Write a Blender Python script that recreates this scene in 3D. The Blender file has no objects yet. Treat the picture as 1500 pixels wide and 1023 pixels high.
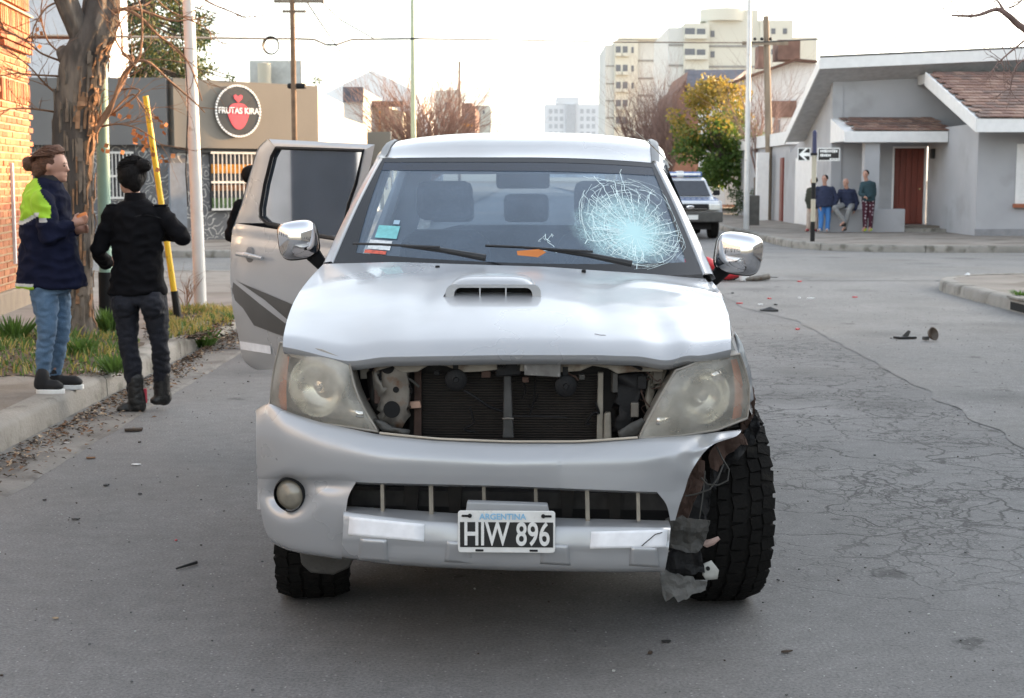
import bpy, bmesh, math, random
from mathutils import Vector, Matrix, noise
R = math.radians
random.seed(7)
sc = bpy.context.scene
col = sc.collection
# ---------------------------------------------------------------- camera
F, CX, CY, H = 2200.0, 750.0, 511.5, 1.572
PIT = math.atan((CY - 263) / F); YAW = math.atan(15 / F)
cam = bpy.data.cameras.new('camera'); camo = bpy.data.objects.new('camera', cam); col.objects.link(camo)
cam.lens = 52.8; cam.sensor_width = 36; cam.clip_end = 3000; cam.clip_start = 0.05
cam.dof.use_dof = True; cam.dof.focus_distance = 5.6; cam.dof.aperture_fstop = 8.0
camo.location = (0, 0, H); camo.rotation_euler = (R(90) - PIT, 0, YAW)
sc.camera = camo
# ---------------------------------------------------------------- sky and sun
SUN_EL, SUN_AZ = 9.0, 60.0            # azimuth clockwise from +Y (to the right of the street)
wd = bpy.data.worlds.new('World'); sc.world = wd; wd.use_nodes = True
nt = wd.node_tree; nt.nodes.clear()
sk = nt.nodes.new('ShaderNodeTexSky'); sk.sky_type = 'NISHITA'; sk.sun_disc = False
sk.sun_elevation = R(SUN_EL); sk.sun_rotation = R(SUN_AZ); sk.air_density = 1.0; sk.dust_density = 2.2; sk.ozone_density = 1.0
hs = nt.nodes.new('ShaderNodeHueSaturation'); hs.inputs['Saturation'].default_value = 0.42
bg = nt.nodes.new('ShaderNodeBackground'); bg.inputs[1].default_value = 0.15
wo = nt.nodes.new('ShaderNodeOutputWorld')
nt.links.new(sk.outputs[0], hs.inputs['Color']); nt.links.new(hs.outputs[0], bg.inputs[0]); nt.links.new(bg.outputs[0], wo.inputs[0])
sl = bpy.data.lights.new('sun', 'SUN'); sl.energy = 2.5; sl.angle = R(0.6); sl.color = (1.0, 0.60, 0.28)
so = bpy.data.objects.new('sun', sl); col.objects.link(so)
so.rotation_euler = (R(90 - SUN_EL), 0, R(180 - SUN_AZ))
sc.view_settings.view_transform = 'Standard'; sc.view_settings.look = 'None'
sc.view_settings.gamma = 1.0; sc.view_settings.use_curve_mapping = False
sc.view_settings.exposure = 2.62
# ---------------------------------------------------------------- pixel / ground geometry helpers
_fw = Vector((-math.sin(YAW) * math.cos(PIT), math.cos(YAW) * math.cos(PIT), -math.sin(PIT)))
_rt = Vector((math.cos(YAW), math.sin(YAW), 0)); _up = _rt.cross(_fw)
def ray(px, py): return _fw + _rt * ((px - CX) / F) + _up * ((CY - py) / F)
def G(px, py, z=0.0):
    d = ray(px, py); t = (z - H) / d.z; return Vector((d.x * t, d.y * t, z))
def A(px, py, Y):
    d = ray(px, py); t = Y / d.y; return Vector((d.x * t, Y, H + d.z * t))
def onplane(px, py, p, n):
    d = ray(px, py); o = Vector((0, 0, H)); t = (Vector(p) - o).dot(n) / d.dot(n); return o + d * t
# ---------------------------------------------------------------- object helpers
def tag(o, label=None, cat=None, group=None, kind=None):
    if label: o['label'] = label
    if cat: o['category'] = cat
    if group: o['group'] = group
    if kind: o['kind'] = kind
    return o
def empty(name, loc=(0, 0, 0), rz=0, label=None, cat=None, group=None):
    o = bpy.data.objects.new(name, None); col.objects.link(o); o.location = loc; o.rotation_euler = (0, 0, rz)
    o.empty_display_size = .1
    return tag(o, label, cat, group)
class MB:
    def __init__(s): s.v = []; s.f = []; s.m = []; s.cur = 0
    def add(s, vs, fs):
        b = len(s.v); s.v += [tuple(v) for v in vs]
        for f in fs: s.f.append(tuple(b + i for i in f)); s.m.append(s.cur)
        return s
    def box(s, c, d, rz=0, M=None):
        hx, hy, hz = d[0] / 2, d[1] / 2, d[2] / 2
        vs = [Vector((x, y, z)) for x in (-hx, hx) for y in (-hy, hy) for z in (-hz, hz)]
        if M: vs = [M @ v for v in vs]
        elif rz: m = Matrix.Rotation(rz, 3, 'Z'); vs = [m @ v for v in vs]
        c = Vector(c); vs = [v + c for v in vs]
        return s.add(vs, [(0, 1, 3, 2), (4, 6, 7, 5), (0, 4, 5, 1), (2, 3, 7, 6), (0, 2, 6, 4), (1, 5, 7, 3)])
    def tube(s, pts, r, n=8, cap=True):
        pts = [Vector(p) for p in pts]; rs = r if isinstance(r, (list, tuple)) else [r] * len(pts)
        vs = []; fs = []; ref = None
        for i, p in enumerate(pts):
            t = (pts[min(i + 1, len(pts) - 1)] - pts[max(i - 1, 0)])
            if t.length < 1e-9: t = Vector((0, 0, 1))
            t.normalize()
            if ref is None: ref = Vector((0, 0, 1)) if abs(t.z) < .9 else Vector((1, 0, 0))
            a = t.cross(ref).normalized(); b = a.cross(t).normalized(); ref = b
            for k in range(n):
                w = 2 * math.pi * k / n; vs.append(p + (a * math.cos(w) + b * math.sin(w)) * rs[i])
        for i in range(len(pts) - 1):
            for k in range(n):
                k2 = (k + 1) % n; fs.append((i * n + k, i * n + k2, (i + 1) * n + k2, (i + 1) * n + k))
        if cap: fs.append(tuple(range(n))[::-1]); fs.append(tuple((len(pts) - 1) * n + k for k in range(n)))
        return s.add(vs, fs)
    def grid(s, rows, closed=False):
        n = len(rows[0]); vs = [v for r in rows for v in r]; fs = []
        for i in range(len(rows) - 1):
            for k in range(n if closed else n - 1):
                k2 = (k + 1) % n
                fs.append((i * n + k, i * n + k2, (i + 1) * n + k2, (i + 1) * n + k))
        return s.add(vs, fs)
    def prism(s, pts, off):            # closed outline + extrusion vector
        n = len(pts); pts = [Vector(p) for p in pts]; off = Vector(off)
        vs = pts + [p + off for p in pts]
        fs = [tuple(range(n)), tuple(range(2 * n - 1, n - 1, -1))] + [(i, i + n, (i + 1) % n + n, (i + 1) % n) for i in range(n)]
        return s.add(vs, fs)
    def sphere(s, c, r, n=12, m=8, R3=None):
        rx, ry, rz = (r, r, r) if not isinstance(r, (tuple, list)) else r; c = Vector(c); vs = []; fs = []
        for i in range(m + 1):
            t = math.pi * i / m
            for k in range(n):
                w = 2 * math.pi * k / n
                v = Vector((rx * math.sin(t) * math.cos(w), ry * math.sin(t) * math.sin(w), rz * math.cos(t)))
                if R3: v = R3 @ v
                vs.append(c + v)
        for i in range(m):
            for k in range(n):
                k2 = (k + 1) % n; fs.append((i * n + k, (i + 1) * n + k, (i + 1) * n + k2, i * n + k2))
        return s.add(vs, fs)
    def cone(s, p1, r1, p2, r2, n=14):  # tapered capsule
        p1 = Vector(p1); p2 = Vector(p2)
        s.tube([p1, p2], [r1, r2], n); s.sphere(p1, r1 * .995, n, 8); s.sphere(p2, r2 * .995, n, 8); return s
    def lathe(s, prof, c=(0, 0, 0), axis='Z', n=32):
        rows = []
        for r, h in prof:
            row = []
            for k in range(n):
                w = 2 * math.pi * k / n; a, b = r * math.cos(w), r * math.sin(w)
                v = {'Z': (a, b, h), 'Y': (a, h, b), 'X': (h, a, b)}[axis]
                row.append(Vector(v) + Vector(c))
            rows.append(row)
        return s.grid(rows, True)
    def build(s, name, mat, parent=None, smooth=None, bevel=0, subd=0, solid=0, offset=-1, weld=False):
        me = bpy.data.meshes.new(name); me.from_pydata(s.v, [], s.f)
        mats = mat if isinstance(mat, (list, tuple)) else [mat]
        for m_ in mats: me.materials.append(m_)
        if len(mats) > 1: me.polygons.foreach_set('material_index', s.m)
        bm = bmesh.new(); bm.from_mesh(me)
        if weld or subd: bmesh.ops.remove_doubles(bm, verts=bm.verts, dist=1e-5)
        bmesh.ops.recalc_face_normals(bm, faces=bm.faces)
        bm.to_mesh(me); bm.free(); me.update()
        o = bpy.data.objects.new(name, me); col.objects.link(o)
        if parent: o.parent = parent
        if solid: m = o.modifiers.new('s', 'SOLIDIFY'); m.thickness = solid; m.offset = offset
        if subd: m = o.modifiers.new('d', 'SUBSURF'); m.levels = m.render_levels = subd
        if bevel: m = o.modifiers.new('b', 'BEVEL'); m.width = bevel; m.segments = 2; m.limit_method = 'ANGLE'; m.angle_limit = R(40)
        if smooth is not None or subd:
            me.shade_smooth()
            if smooth: me.set_sharp_from_angle(angle=R(smooth))
        return o
def link_mesh(name, me, parent=None, loc=(0, 0, 0), rot=(0, 0, 0), scale=(1, 1, 1)):
    o = bpy.data.objects.new(name, me); col.objects.link(o); o.parent = parent
    o.location = loc; o.rotation_euler = rot; o.scale = scale; return o
def copy_tree(o, parent=None):
    c = o.copy(); col.objects.link(c); c.parent = parent
    for ch in list(o.children): copy_tree(ch, c)
    return c
def blob(mb, name, mat, parent, vox=.012, smooth=6, wr=0.0, wscale=9, region=None, mats=None):
    """join primitives of mb into one skin: voxel remesh, smooth, cloth-like noise"""
    o = mb.build('tmp', mat if not mats else mats[0])
    m = o.modifiers.new('r', 'REMESH'); m.mode = 'VOXEL'; m.voxel_size = vox; m.use_smooth_shade = True
    if smooth: m = o.modifiers.new('s', 'SMOOTH'); m.iterations = smooth; m.factor = .5
    dg = bpy.context.evaluated_depsgraph_get(); me = bpy.data.meshes.new_from_object(o.evaluated_get(dg))
    bpy.data.objects.remove(o)
    me.name = name
    if wr:
        ns = [v.normal.copy() for v in me.vertices]
        for v, nn in zip(me.vertices, ns):
            p = v.co * wscale
            d = 1 - abs(noise.noise(Vector((p.x, p.y, p.z * 1.6)))) * 2.2
            v.co += nn * (d * wr + noise.noise(p * 2.3) * wr * .5)
    me.materials.clear()
    for m_ in (mats or [mat]): me.materials.append(m_)
    if region:
        for pl in me.polygons: pl.material_index = region(pl.center, pl.normal)
    me.shade_smooth()
    o = bpy.data.objects.new(name, me); col.objects.link(o); o.parent = parent
    return o
def text(s, size, name, mat, parent, loc, rot, ext=.002, align='CENTER', sx=1, bold=0):
    cu = bpy.data.curves.new('t', 'FONT'); cu.body = s; cu.size = size; cu.extrude = ext; cu.align_x = align; cu.align_y = 'CENTER'; cu.offset = bold
    o = bpy.data.objects.new('t', cu); col.objects.link(o)
    dg = bpy.context.evaluated_depsgraph_get(); me = bpy.data.meshes.new_from_object(o.evaluated_get(dg))
    bpy.data.objects.remove(o); me.name = name; me.materials.clear(); me.materials.append(mat)
    return link_mesh(name, me, parent, loc, rot, (sx, 1, 1))
def flat_poly(name, pts, z, mat, kind='structure', cuts=0):
    mb = MB(); mb.add([(p[0], p[1], z) for p in pts], [tuple(range(len(pts)))])
    o = mb.build(name, mat); o['kind'] = kind; return o
# ---------------------------------------------------------------- materials
MC = {}
def M(name, c, rough=.6, metal=0, var=.12, sc_=6, bump=0.0, bs=60, c2=None, c2s=3, c2t=.55, c2w=.12, coat=0, spec=.5, aniso=1, em=0, det=5):
    """principled with broad noise tone, optional second stain colour and fine bump"""
    m = bpy.data.materials.new(name); m.use_nodes = True; t = m.node_tree; N = t.nodes; L = t.links
    b = N['Principled BSDF']; b.inputs['Roughness'].default_value = rough; b.inputs['Metallic'].default_value = metal
    b.inputs['Coat Weight'].default_value = coat; b.inputs['Coat Roughness'].default_value = .06; b.inputs['Specular IOR Level'].default_value = spec
    tc = N.new('ShaderNodeTexCoord'); mp = N.new('ShaderNodeMapping'); L.new(tc.outputs['Object'], mp.inputs[0]); mp.inputs['Scale'].default_value = (1, 1, aniso)
    n = N.new('ShaderNodeTexNoise'); n.inputs['Scale'].default_value = sc_; n.inputs['Detail'].default_value = det; L.new(mp.outputs[0], n.inputs['Vector'])
    r = N.new('ShaderNodeMapRange'); r.inputs[1].default_value = .3; r.inputs[2].default_value = .7; r.inputs[3].default_value = 1 - var; r.inputs[4].default_value = 1 + var
    L.new(n.outputs[0], r.inputs[0])
    mx = N.new('ShaderNodeVectorMath'); mx.operation = 'SCALE'; mx.inputs[0].default_value = c[:3]; L.new(r.outputs[0], mx.inputs['Scale'])
    out = mx.outputs[0]
    if c2:
        n2 = N.new('ShaderNodeTexNoise'); n2.inputs['Scale'].default_value = c2s; n2.inputs['Detail'].default_value = 8; L.new(mp.outputs[0], n2.inputs['Vector'])
        r2 = N.new('ShaderNodeMapRange'); r2.inputs[1].default_value = c2t; r2.inputs[2].default_value = c2t + c2w; L.new(n2.outputs[0], r2.inputs[0])
        mm = N.new('ShaderNodeMix'); mm.data_type = 'RGBA'; L.new(r2.outputs[0], mm.inputs[0]); L.new(out, mm.inputs[6]); mm.inputs[7].default_value = (*c2, 1); out = mm.outputs[2]
    L.new(out, b.inputs['Base Color'])
    if bump:
        nb = N.new('ShaderNodeTexNoise'); nb.inputs['Scale'].default_value = bs; nb.inputs['Detail'].default_value = 4; L.new(mp.outputs[0], nb.inputs['Vector'])
        bp = N.new('ShaderNodeBump'); bp.inputs['Strength'].default_value = bump; bp.inputs['Distance'].default_value = .01; L.new(nb.outputs[0], bp.inputs['Height']); L.new(bp.outputs[0], b.inputs['Normal'])
    if em: b.inputs['Emission Color'].default_value = (*c, 1); b.inputs['Emission Strength'].default_value = em
    MC[name] = m; return m
def nd(m, kind, **kw):
    n = m.node_tree.nodes.new(kind)
    for k, v in kw.items():
        if k.startswith('i_'):
            key = k[2:]; n.inputs[int(key) if key.isdigit() else key.replace('_', ' ')].default_value = v
        else: setattr(n, k, v)
    return n
# ================================================================ SETTING
def asphalt(name, c, crack=0.0, warm=0.0):
    m = bpy.data.materials.new(name); m.use_nodes = True; L = m.node_tree.links; b = m.node_tree.nodes['Principled BSDF']
    g = nd(m, 'ShaderNodeNewGeometry'); P = g.outputs['Position']
    fine = nd(m, 'ShaderNodeTexNoise', i_Scale=85, i_Detail=6, i_Roughness=.75); L.new(P, fine.inputs['Vector'])
    mid = nd(m, 'ShaderNodeTexNoise', i_Scale=9, i_Detail=6, i_Roughness=.7); L.new(P, mid.inputs['Vector'])
    big = nd(m, 'ShaderNodeTexNoise', i_Scale=.55, i_Detail=5); L.new(P, big.inputs['Vector'])
    def mr(src, a, bb, c_, d):
        r = nd(m, 'ShaderNodeMapRange', i_1=a, i_2=bb, i_3=c_, i_4=d); L.new(src, r.inputs[0]); return r.outputs[0]
    def mul(a, bb, op='MULTIPLY'):
        n = nd(m, 'ShaderNodeMath', operation=op)
        for i, x in enumerate((a, bb)):
            if isinstance(x, (int, float)): n.inputs[i].default_value = x
            else: L.new(x, n.inputs[i])
        return n.outputs[0]
    k = mul(mul(mr(fine.outputs[0], .35, .65, .60, 1.40), mr(mid.outputs[0], .3, .7, .84, 1.16)), mr(big.outputs[0], .3, .7, .80, 1.14))
    # pale stone specks
    vo = nd(m, 'ShaderNodeTexVoronoi', i_Scale=34); L.new(P, vo.inputs['Vector'])
    sp = mr(vo.outputs['Distance'], .08, .17, 1, 0); vsel = nd(m, 'ShaderNodeSeparateColor'); L.new(vo.outputs['Color'], vsel.inputs[0])
    sp = mul(sp, mr(vsel.outputs[0], .60, .62, 0, .8))
    # scattered dark oil spots
    v2 = nd(m, 'ShaderNodeTexVoronoi', i_Scale=2.3); wv = nd(m, 'ShaderNodeVectorMath', operation='ADD'); L.new(P, wv.inputs[0])
    sc1 = nd(m, 'ShaderNodeVectorMath', operation='SCALE', i_Scale=.25); L.new(mid.outputs['Color'], sc1.inputs[0]); L.new(sc1.outputs[0], wv.inputs[1]); L.new(wv.outputs[0], v2.inputs['Vector'])
    v2s = nd(m, 'ShaderNodeSeparateColor'); L.new(v2.outputs['Color'], v2s.inputs[0])
    rad = mr(v2s.outputs[1], 0, 1, .03, .20); spot = mul(mr(mul(v2.outputs['Distance'], rad, 'DIVIDE'), .6, 1.1, .55, 0), mr(v2s.outputs[0], .42, .44, 0, 1))
    k = mul(k, mul(1.0, spot, 'SUBTRACT'))
    v3 = nd(m, 'ShaderNodeTexVoronoi', i_Scale=.75); L.new(wv.outputs[0], v3.inputs['Vector']); v3s = nd(m, 'ShaderNodeSeparateColor'); L.new(v3.outputs['Color'], v3s.inputs[0])
    st = mul(mr(v3.outputs['Distance'], .06, .36, .38, 0), mr(v3s.outputs[0], .40, .42, 0, 1)); k = mul(k, mul(1.0, st, 'SUBTRACT'))
    bumpsrc = mul(mul(fine.outputs[0], .6), sp, 'ADD')
    if crack:
        wn = nd(m, 'ShaderNodeTexNoise', i_Scale=3.5, i_Detail=5); L.new(P, wn.inputs['Vector'])
        s2 = nd(m, 'ShaderNodeVectorMath', operation='SCALE', i_Scale=.42); L.new(wn.outputs['Color'], s2.inputs[0])
        ad = nd(m, 'ShaderNodeVectorMath', operation='ADD'); L.new(P, ad.inputs[0]); L.new(s2.outputs[0], ad.inputs[1])
        tot = None
        for scl, w, th in ((1.9, .024, .46), (4.6, .034, .49), (9.5, .05, .53)):
            v = nd(m, 'ShaderNodeTexVoronoi', feature='DISTANCE_TO_EDGE', i_Scale=scl); L.new(ad.outputs[0], v.inputs['Vector'])
            mk = nd(m, 'ShaderNodeTexNoise', i_Scale=1.3, i_Detail=3); o2 = nd(m, 'ShaderNodeVectorMath', operation='ADD'); o2.inputs[1].default_value = (scl * 3, 5, 0); L.new(P, o2.inputs[0]); L.new(o2.outputs[0], mk.inputs['Vector'])
            c_ = mul(mr(v.outputs['Distance'], w * .3, w, 1, 0), mr(mk.outputs[0], th - .06, th + .06, 0, 1))
            tot = c_ if tot is None else mul(tot, c_, 'MAXIMUM')
        # cracks gather in the broken strip to the right of the lane
        sx = nd(m, 'ShaderNodeSeparateXYZ'); L.new(P, sx.inputs[0])
        mask = mul(mr(sx.outputs[0], .7, 1.5, .05, 1), mul(mr(sx.outputs[1], 5.2, 7.0, .12, 1), mr(sx.outputs[1], 13, 17, 1, .15)))
        tot = mul(tot, mask); k = mul(k, mr(tot, 0, 1, 1, .34)); bumpsrc = mul(bumpsrc, mul(tot, 3.0), 'SUBTRACT')
    cv = nd(m, 'ShaderNodeVectorMath', operation='SCALE'); cv.inputs[0].default_value = c; L.new(k, cv.inputs['Scale'])
    mx = nd(m, 'ShaderNodeMix', data_type='RGBA'); L.new(sp, mx.inputs[0]); L.new(cv.outputs[0], mx.inputs[6]); mx.inputs[7].default_value = (.38, .37, .36, 1)
    dn = nd(m, 'ShaderNodeTexNoise', i_Scale=.35, i_Detail=7); L.new(P, dn.inputs['Vector'])
    m2 = nd(m, 'ShaderNodeMix', data_type='RGBA'); L.new(mr(dn.outputs[0], .5, .72, 0, .35 + warm), m2.inputs[0]); L.new(mx.outputs[2], m2.inputs[6]); m2.inputs[7].default_value = (.15, .135, .115, 1)
    L.new(m2.outputs[2], b.inputs['Base Color']); b.inputs['Roughness'].default_value = .82
    bp = nd(m, 'ShaderNodeBump', i_Strength=.55, i_Distance=.006); L.new(bumpsrc, bp.inputs['Height']); L.new(bp.outputs[0], b.inputs['Normal'])
    return m
m_asph = asphalt('asphalt', (.157, .154, .151), crack=1)
m_asph2 = asphalt('asphalt_smooth', (.172, .168, .162), warm=.25)
m_earth = M('earth', (.11, .09, .065), .95, var=.3, bump=.6, bs=20)
m_kerb = M('kerb_concrete', (.25, .235, .21), .9, var=.16, sc_=3, bump=.7, bs=45, c2=(.13, .12, .10), c2s=4, c2t=.52)
m_walk = M('pavement_concrete', (.215, .19, .165), .92, var=.18, sc_=1.5, bump=.6, bs=35, c2=(.15, .125, .10), c2s=1.2, c2t=.5)
m_gut = M('gutter_concrete', (.19, .18, .165), .9, var=.15, sc_=2, bump=.8, bs=50, c2=(.12, .11, .10), c2s=3, c2t=.5)
flat_poly('ground', [(-600, -60), (600, -60), (600, 1500), (-600, 1500)], -.02, m_earth)
road = flat_poly('road', [(-80, -30), (60, -30), (60, 600), (-80, 600)], 0.0, m_asph)
# smoother newer asphalt lane: boundary follows the seam
a0, a1, a2 = G(1500, 657), G(1300, 542), G(1165, 470)
seam = []
pts = [(a0.x + (a0.x - a1.x) * 2.5, a0.y + (a0.y - a1.y) * 2.5), (a0.x, a0.y), (a1.x, a1.y), (a2.x, a2.y), (a2.x - .35, 18.5), (a2.x - .3, 24)]
for (x0, y0), (x1, y1) in zip(pts, pts[1:]):
    n = max(2, int(math.hypot(x1 - x0, y1 - y0) / .12))
    for i in range(n):
        t = i / n; x, y = x0 + (x1 - x0) * t, y0 + (y1 - y0) * t
        seam.append((x + noise.noise(Vector((x * 3, y * 2.2, 0))) * .07, y))
flat_poly('road_lane', seam + [(a2.x - .3, 24), (6.4, 24), (6.4, pts[0][1])], .004, m_asph2)
cross = [(-70, 23.6), (60, 23.2), (60, 33), (-70, 31)]
flat_poly('cross_street', cross, .008, m_asph2)

def rounded(p0, pc, p1, r, n=8):
    """path p0 -> pc -> p1 with the corner rounded"""
    p0, pc, p1 = Vector(p0), Vector(pc), Vector(p1)
    a = pc + (p0 - pc).normalized() * r; b = pc + (p1 - pc).normalized() * r; out = [p0]
    for i in range(n + 1):
        t = i / n; out.append(a * (1 - t) ** 2 + pc * 2 * t * (1 - t) + b * t * t)
    return out + [p1]
def resample(path, step):
    out = [path[0].copy()]; acc = 0
    for a, b in zip(path, path[1:]):
        L_ = (b - a).length; d = step - acc
        while d <= L_: out.append(a + (b - a) * (d / L_)); d += step
        acc = (acc + L_) % step
    return out
def pavement(path, inner, h=.15, seglen=2.4, w=.17, lo=0, hi=1e9, drain=None, nm='pavement', mat=None):
    """surface sheet plus individual kerb stones along the path; side=+1 when the walk lies to the left"""
    pv = MB(); pts = [(p.x, p.y, h) for p in path] + [(q[0], q[1], h) for q in inner]
    pv.add(pts, [tuple(range(len(pts)))])
    o = pv.build(nm, mat or m_walk); o['kind'] = 'structure'
    cen = Vector((sum(p[0] for p in inner) / len(inner), sum(p[1] for p in inner) / len(inner)))
    rs = resample(path, .3); k = int(seglen / .3); rnd = random.Random(int(path[0].x * 31))
    for i in range(0, len(rs) - 1, k):
        seg = rs[i:i + k + 1]
        if len(seg) < 2: continue
        mid = seg[len(seg) // 2]
        if not (lo <= mid.length <= hi): continue
        mb = MB(); rows = []; dz = rnd.uniform(-.006, .006)
        for j, p in enumerate(seg):
            q = seg[min(j + 1, len(seg) - 1)]; pr = seg[max(j - 1, 0)]; t = (q - pr).normalized(); n = Vector((-t.y, t.x))
            if (cen - p).dot(n) < 0: n = -n
            p = p + t * (.006 if j == 0 else (-.006 if j == len(seg) - 1 else 0))
            wob = noise.noise(Vector((p.x * 1.7, p.y * 1.7, 3))) * .015
            H_ = h + .006 + dz + wob * .5
            rows.append([Vector((*(p + n * -.035), -.03)), Vector((*(p + n * (-.028 + wob)), H_ - .035)), Vector((*(p + n * (-.012 + wob)), H_ - .010)), Vector((*(p + n * (.012 + wob)), H_)), Vector((*(p + n * w), H_)), Vector((*(p + n * w), -.03))])
        mb.grid(rows); mb.add(rows[0], [(0, 1, 2, 3, 4, 5)]); mb.add(rows[-1], [(5, 4, 3, 2, 1, 0)])
        mb.build('kerb_stone', m_kerb, o, smooth=50)
    return o
KX = -2.98
near_left = rounded((KX, -6), (KX - .12, 23.6), (-40, 22.6), 2.2)
pavement(near_left, [(-40, -6)], lo=2.9, hi=26)
near_right = rounded((5.95, -6), (5.9, 22.9), (60, 22.4), 2.2)
pavement(near_right, [(60, -6)], lo=12, hi=32)
far_left = rounded((-3.1, 300), (-3.1, 30.2), (-60, 29.8), 2.5)
pavement(far_left, [(-60, 300)], lo=28, hi=50)
far_right = rounded((6.25, 300), (6.2, 32.5), (60, 32.3), 3.2)
pavement(far_right, [(60, 300)], lo=30, hi=62)
# concrete gutter strip on the left with a ragged edge to the asphalt
gb = MB(); rows = []
y = 4.0
while y < 21:
    e = KX + .42 + noise.noise(Vector((0, y * 2.3, 0))) * .035 + (noise.noise(Vector((0, y * 9, 4))) * .015)
    rows.append([Vector((KX - .02, y, .012)), Vector((e - .03, y, .009)), Vector((e, y, .001))]); y += .08
gb.grid(rows); g_ = gb.build('gutter', m_gut); g_['kind'] = 'structure'
# storm drain mouth in the near right kerb
dr = empty('storm_drain', (5.93, 17.2, 0), label='dark storm drain mouth in the kerb at the right edge', cat='storm drain')
m_black = M('black_void', (.004, .004, .004), .9)
MB().box((-.045, 0, .065), (.03, 1.7, .095)).build('drain_mouth', m_black, dr)
MB().box((.10, 0, .168), (.36, 1.9, .03)).build('drain_lid', m_kerb, dr, bevel=.008)

# ---------------------------------------------------------------- BRICK HOUSE (left edge)
m_mortar = M('mortar', (.42, .33, .22), .95, var=.12, bump=.5, bs=80)
m_brick = [M('brick_%d' % i, c, .9, var=.22, sc_=14, bump=.5, bs=90, c2=(c[0] * .6, c[1] * .55, c[2] * .55), c2s=9) for i, c in enumerate([(.38, .15, .07), (.44, .19, .09), (.31, .11, .055)])]
b0 = G(53, 441, .15); b1 = G(0, 462, .15)
wdir = Vector((b1.x - b0.x, b1.y - b0.y, 0)).normalized(); wn_ = Vector((wdir.y, -wdir.x, 0))
if wn_.x < 0: wn_ = -wn_
bh = empty('brick_house', (b0.x, b0.y, 0), label='orange brick house corner with a projecting brick band, at the left edge', cat='house')
def bw(u, o, z): return wdir * u + wn_ * o + Vector((0, 0, z))
core = MB(); core.prism([bw(0, -.012, 0), bw(2.8, -.012, 0), bw(2.8, -6, 0), bw(0, -6, 0)], (0, 0, 6.4)); core.build('wall', m_mortar, bh)
bm_ = MB().box((0, 0, 0), (.232, .05, .056)); bob = bm_.build('brick', m_brick[0], bh, bevel=.006); bme = bob.data; bpy.data.objects.remove(bob)
bmes = [bme] + [bme.copy() for _ in range(2)]
for i, me in enumerate(bmes): me.materials.clear(); me.materials.append(m_brick[i])
rot = math.atan2(wdir.y, wdir.x); rnd = random.Random(3)
def brick(u, z, o=.0, vert=False):
    p = bw(u, o - .016 + rnd.uniform(-.004, .004), z)
    return link_mesh('brick', rnd.choice(bmes), bh, p, (rnd.uniform(-.02, .02), (R(90) if vert else 0) + rnd.uniform(-.012, .012), rot), (1, 1, rnd.uniform(.93, 1.05)))
z = .42; row = 0
while z < 3.75:
    sold = 2.42 < z < 2.6 or 3.25 < z < 3.6
    if sold:
        u = .035
        while u < 1.45: brick(u, z + .09, .03 if z > 3 else .008, True); u += .078
        z += .262
    else:
        u = .12 if row % 2 else 0.0
        while u < 1.5: brick(u + .0, z, .05 if z > 3 else 0); u += .248
        z += .078
    row += 1
bjm = MB(); zz = .42; row = 0
while zz < 6.3:
    u = 1.62 if row % 2 else 1.74
    if zz > 3.75: u -= 1.74
    while u < 2.72: bjm.box(bw(u, -.016 + rnd.uniform(-.004, .004), zz), (.232, .05, .056), rot); u += .248
    zz += .078; row += 1
bjm.build('brick_courses', m_brick[0], bh)['kind'] = 'stuff'
MB().prism([bw(-.03, .025, .05), bw(2.8, .025, .05), bw(2.8, -.1, .05), bw(-.03, -.1, .05)], (0, 0, .33)).build('plinth', M('plinth_render', (.24, .19, .14), .9, bump=.5, bs=30), bh, bevel=.02)
mb = MB(); mb.prism([bw(-.02, .075, 3.42), bw(2.8, .075, 3.42), bw(2.8, -.05, 3.42), bw(-.02, -.05, 3.42)], (0, 0, .02)); mb.build('band_shelf', m_mortar, bh)
wf = MB(); wf.box(bw(1.19, .03, 1.2), (.03, .03, 1.1)); wf.build('window_frame', M('white_frame', (.7, .7, .7), .5), bh)

# ---------------------------------------------------------------- CORNER HOUSE (right)
m_gw = M('house_grey_paint', (.37, .37, .385), .85, var=.07, sc_=1.2, bump=.3, bs=40, c2=(.31, .31, .315), c2s=.8)
m_wt = M('white_trim', (.72, .71, .70), .7, var=.05, bump=.15, bs=30)
m_soff = M('soffit', (.50, .50, .50), .8)
m_tiles = [M('roof_tile_%d' % i, c, .85, var=.25, sc_=12, bump=.5, bs=60) for i, c in enumerate([(.17, .095, .075), (.21, .12, .09), (.14, .09, .075), (.25, .16, .125)])]
m_door = M('red_wood', (.17, .035, .02), .45, var=.2, sc_=10, bump=.2, aniso=.1)
m_glassd = M('window_glass_dark', (.03, .035, .045), .08, spec=.8)
hs_ = empty('corner_house', (0, 0, 0), label='grey single storey corner house with white fascias, tiled porch and red door', cat='house')
FY = 43.0
def bx(name, x0, x1, y0, y1, z0, z1, mat, par, **k):
    return MB().box(((x0 + x1) / 2, (y0 + y1) / 2, (z0 + z1) / 2), (x1 - x0, y1 - y0, z1 - z0)).build(name, mat, par, **k)
DX0, DX1, DZ1 = 10.55, 11.42, 2.45
bx('wall', 8.8, DX0 - .05, FY, FY + .25, .15, 4.75, m_gw, hs_); bx('wall', DX0 - .05, 22, FY + .001, FY + .25, DZ1 + .05, 4.76, m_gw, hs_)
w = MB(); w.prism([(8.8, FY + .25, .15), (8.8, 50, .15), (8.8, 50, 2.4), (8.8, 47.2, 2.95), (8.8, FY + .25, 4.72)], (.25, 0, 0)); w.build('side_wall', m_gw, hs_)
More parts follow.
